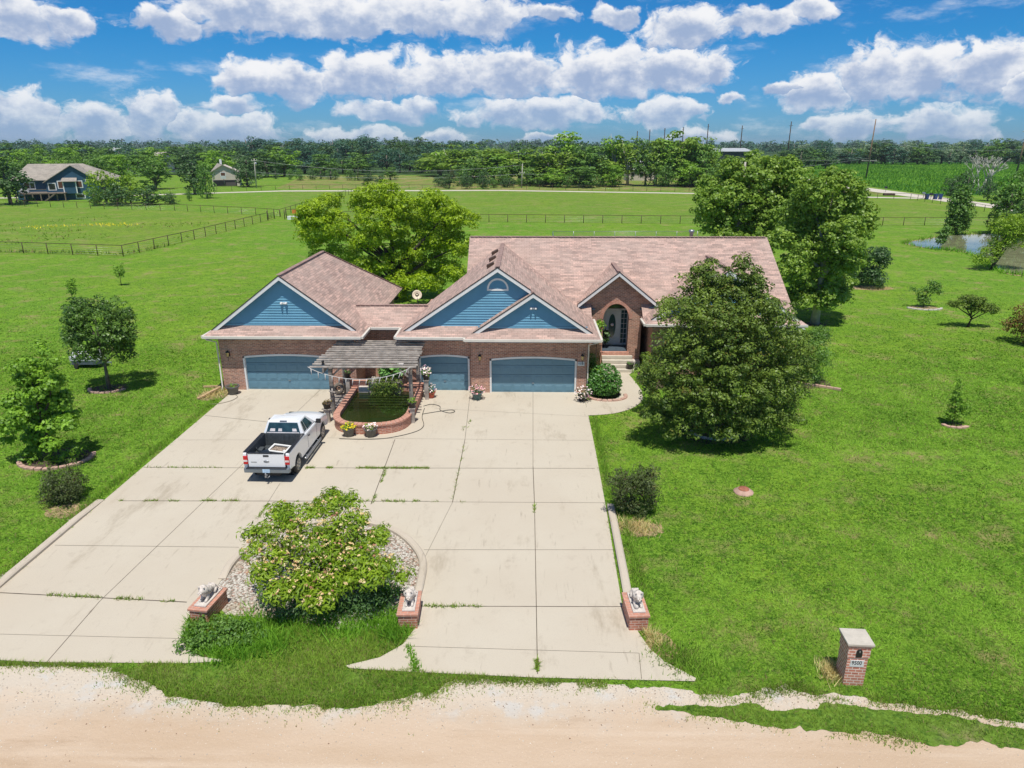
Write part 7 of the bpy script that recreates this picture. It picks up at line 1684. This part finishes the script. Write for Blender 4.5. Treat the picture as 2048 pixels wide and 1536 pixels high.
vor = N_('ShaderNodeTexVoronoi'); vor.feature = 'SMOOTH_F1'; vor.inputs['Scale'].default_value = .95; vor.inputs['Smoothness'].default_value = .5
LK(cxyz(az2, mt('MULTIPLY', el2, 1.3), 3.0), vor.inputs['Vector'])
fine = nz(cxyz(az2, mt('MULTIPLY', el2, 1.3), 1.0), .75, 9, .60).outputs['Fac']
lump = mt('ADD', mt('MULTIPLY', mt('SUBTRACT', .45, vor.outputs['Distance']), .34), mt('MULTIPLY', mt('SUBTRACT', fine, .5), 1.75))
CL = [(45, 40, 105, 50, 38), (152, 42, 45, 28, 26), (335, 42, 65, 28, 32), (480, 22, 120, 55, 45), (650, 30, 150, 50, 38), (815, 30, 160, 45, 32), (965, 35, 90, 50, 34), (1100, 26, 60, 18, 16), (1232, 28, 42, 22, 20), (1372, 58, 85, 44, 38), (1515, 45, 70, 28, 26), (1620, 24, 50, 22, 20),
    (500, 168, 72, 44, 30), (590, 165, 85, 45, 34), (720, 152, 95, 48, 44), (870, 160, 95, 60, 36), (1015, 145, 105, 50, 50), (1210, 150, 130, 62, 44), (1335, 145, 110, 52, 34), (1430, 135, 32, 22, 28), (785, 218, 95, 24, 22), (1080, 228, 140, 34, 24), (1340, 228, 60, 30, 24), (1458, 198, 28, 14, 12),
    (1632, 188, 72, 40, 26), (1570, 172, 34, 14, 14), (1745, 150, 82, 60, 54), (1850, 140, 75, 60, 56), (1985, 140, 95, 62, 50), (2070, 170, 80, 50, 36), (1695, 252, 80, 26, 24), (1880, 250, 110, 34, 26), (40, 228, 85, 52, 60), (190, 248, 70, 40, 46), (305, 228, 62, 44, 56), (425, 258, 125, 32, 30), (460, 216, 60, 18, 14), (720, 274, 95, 24, 24), (880, 278, 52, 20, 20), (1400, 280, 70, 20, 20), (1090, 276, 50, 12, 20)]
d = None; hsum = None
def dirdeg(x, y):
    r_ = Vector(ray(x, y)).normalized(); return math.degrees(math.atan2(r_.x, r_.y)), math.degrees(math.asin(r_.z))
for (x, y, rx, ru, rd) in CL:
    a0, e0 = dirdeg(x, y); a1, _ = dirdeg(x + rx, y); _, e1 = dirdeg(x, y - ru); _, e2 = dirdeg(x, y + rd)
    ra, re, rf = abs(a1 - a0) * 1.28, (e1 - e0) * 1.22, (e0 - e2) * 1.30
    da = mt('DIVIDE', mt('SUBTRACT', az2, a0), ra); de = mt('SUBTRACT', el2, e0)
    dv = mt('MAXIMUM', mt('DIVIDE', de, re), mt('DIVIDE', de, -rf))
    q_ = mt('SUBTRACT', 1.0, mt('SQRT', mt('ADD', mt('MULTIPLY', da, da), mt('MULTIPLY', dv, dv))))
    hv = mt('DIVIDE', de, (re + rf) * .5)
    if d is None: d, hsum = q_, hv
    else:
        gt_ = mt('GREATER_THAN', q_, d); hsum = mt('ADD', mt('MULTIPLY', gt_, hv), mt('MULTIPLY', mt('SUBTRACT', 1.0, gt_), hsum)); d = mt('SMOOTH_MAX', d, q_, .15)
# clouds elsewhere in the sky, seen only in reflections
oth = nz(cxyz(mt('MULTIPLY', az, .05), mt('MULTIPLY', el, .09), 5.0), 1.3, 6, .6).outputs['Fac']
away = mt('MAXIMUM', mr(el, 11.5, 14.5), mr(mt('ABSOLUTE', az), 42, 50))
oth = mt('MULTIPLY', mt('SUBTRACT', oth, .58), 3.0)
dd = mt('ADD', mt('MULTIPLY', d, mt('SUBTRACT', 1.0, away)), mt('MULTIPLY', oth, away))
body = mt('ADD', dd, mt('MULTIPLY', lump, .80))
mask = mr(body, -.06, .34)
wisp = mt('MULTIPLY', mr(nz(cxyz(mt('MULTIPLY', az, .35), el, 9.0), .55, 7, .62).outputs['Fac'], .52, .78), .55)
mask = mt('MAXIMUM', mask, wisp)
mask = mt('MULTIPLY', mask, mr(el, -.2, .5))
# light: bright towards the upper edges, blue grey underneath
lg = nz(P0, .55, 6, .58).outputs['Fac']
lit = mt('ADD', mt('ADD', mt('MULTIPLY', hsum, .34), mt('MULTIPLY', lump, .30)), mt('MULTIPLY', mt('SUBTRACT', lg, .5), 1.25))
lit = mr(mt('SUBTRACT', lit, mt('MULTIPLY', body, .34)), -.46, .18)
def mixw(f, a, b, mode='MIX'):
    n = N_('ShaderNodeMix'); n.data_type = 'RGBA'; n.blend_type = mode
    for s_, v in ((n.inputs[0], f), (n.inputs[6], a), (n.inputs[7], b)):
        if isinstance(v, (int, float)): s_.default_value = v
        elif isinstance(v, tuple): s_.default_value = (*v, 1)
        else: LK(v, s_)
    return n.outputs[2]
ccol = mixw(lit, CLOUD_D, CLOUD_L)
tint = mixw(mr(el, 0.0, 7.0, smooth=False), SKY_LO, SKY_HI); tint = mixw(mr(el, 13.0, 50.0), tint, SKY_UP)
sk = mixw(1.0, sky.outputs[0], tint, 'MULTIPLY')
hz = mr(el, 0.0, 5.0, .30, 0.0)
out = mixw(mask, sk, ccol)
out = mixw(mt('MULTIPLY', hz, mask), out, sk)
bg = N_('ShaderNodeBackground'); bg.inputs['Strength'].default_value = SKY_S; LK(out, bg.inputs[0]); wo = N_('ShaderNodeOutputWorld'); LK(bg.outputs[0], wo.inputs[0])
w.cycles.sampling_method = 'MANUAL'; w.cycles.sample_map_resolution = 512
sc.view_settings.view_transform = 'Standard'; sc.view_settings.look = 'None'; sc.view_settings.gamma = 1.0; sc.view_settings.exposure = EXPO; sc.view_settings.use_curve_mapping = False
sc.cycles.use_denoising = True; sc.cycles.max_bounces = 6; sc.cycles.diffuse_bounces = 3; sc.cycles.transparent_max_bounces = 6
sc.render.resolution_x, sc.render.resolution_y = 1024, 768
if HAZE:
    hb_ = MB(); hb_.box(-4200, 4200, -300, 4500, -1.0, 34.0)
    hm = bpy.data.materials.new('haze'); hm.use_nodes = True; ht_ = hm.node_tree; ht_.nodes.clear(); ho = ht_.nodes.new('ShaderNodeOutputMaterial'); hv_ = ht_.nodes.new('ShaderNodeVolumePrincipled'); hv_.inputs['Color'].default_value = (.80, .90, 1.0, 1); hv_.inputs['Density'].default_value = HAZE; hv_.inputs['Anisotropy'].default_value = .0
    ht_.links.new(hv_.outputs[0], ho.inputs['Volume']); o = hb_.build('haze', hm); tag(o, 'thin pale summer haze in the air', 'haze', None, 'stuff')
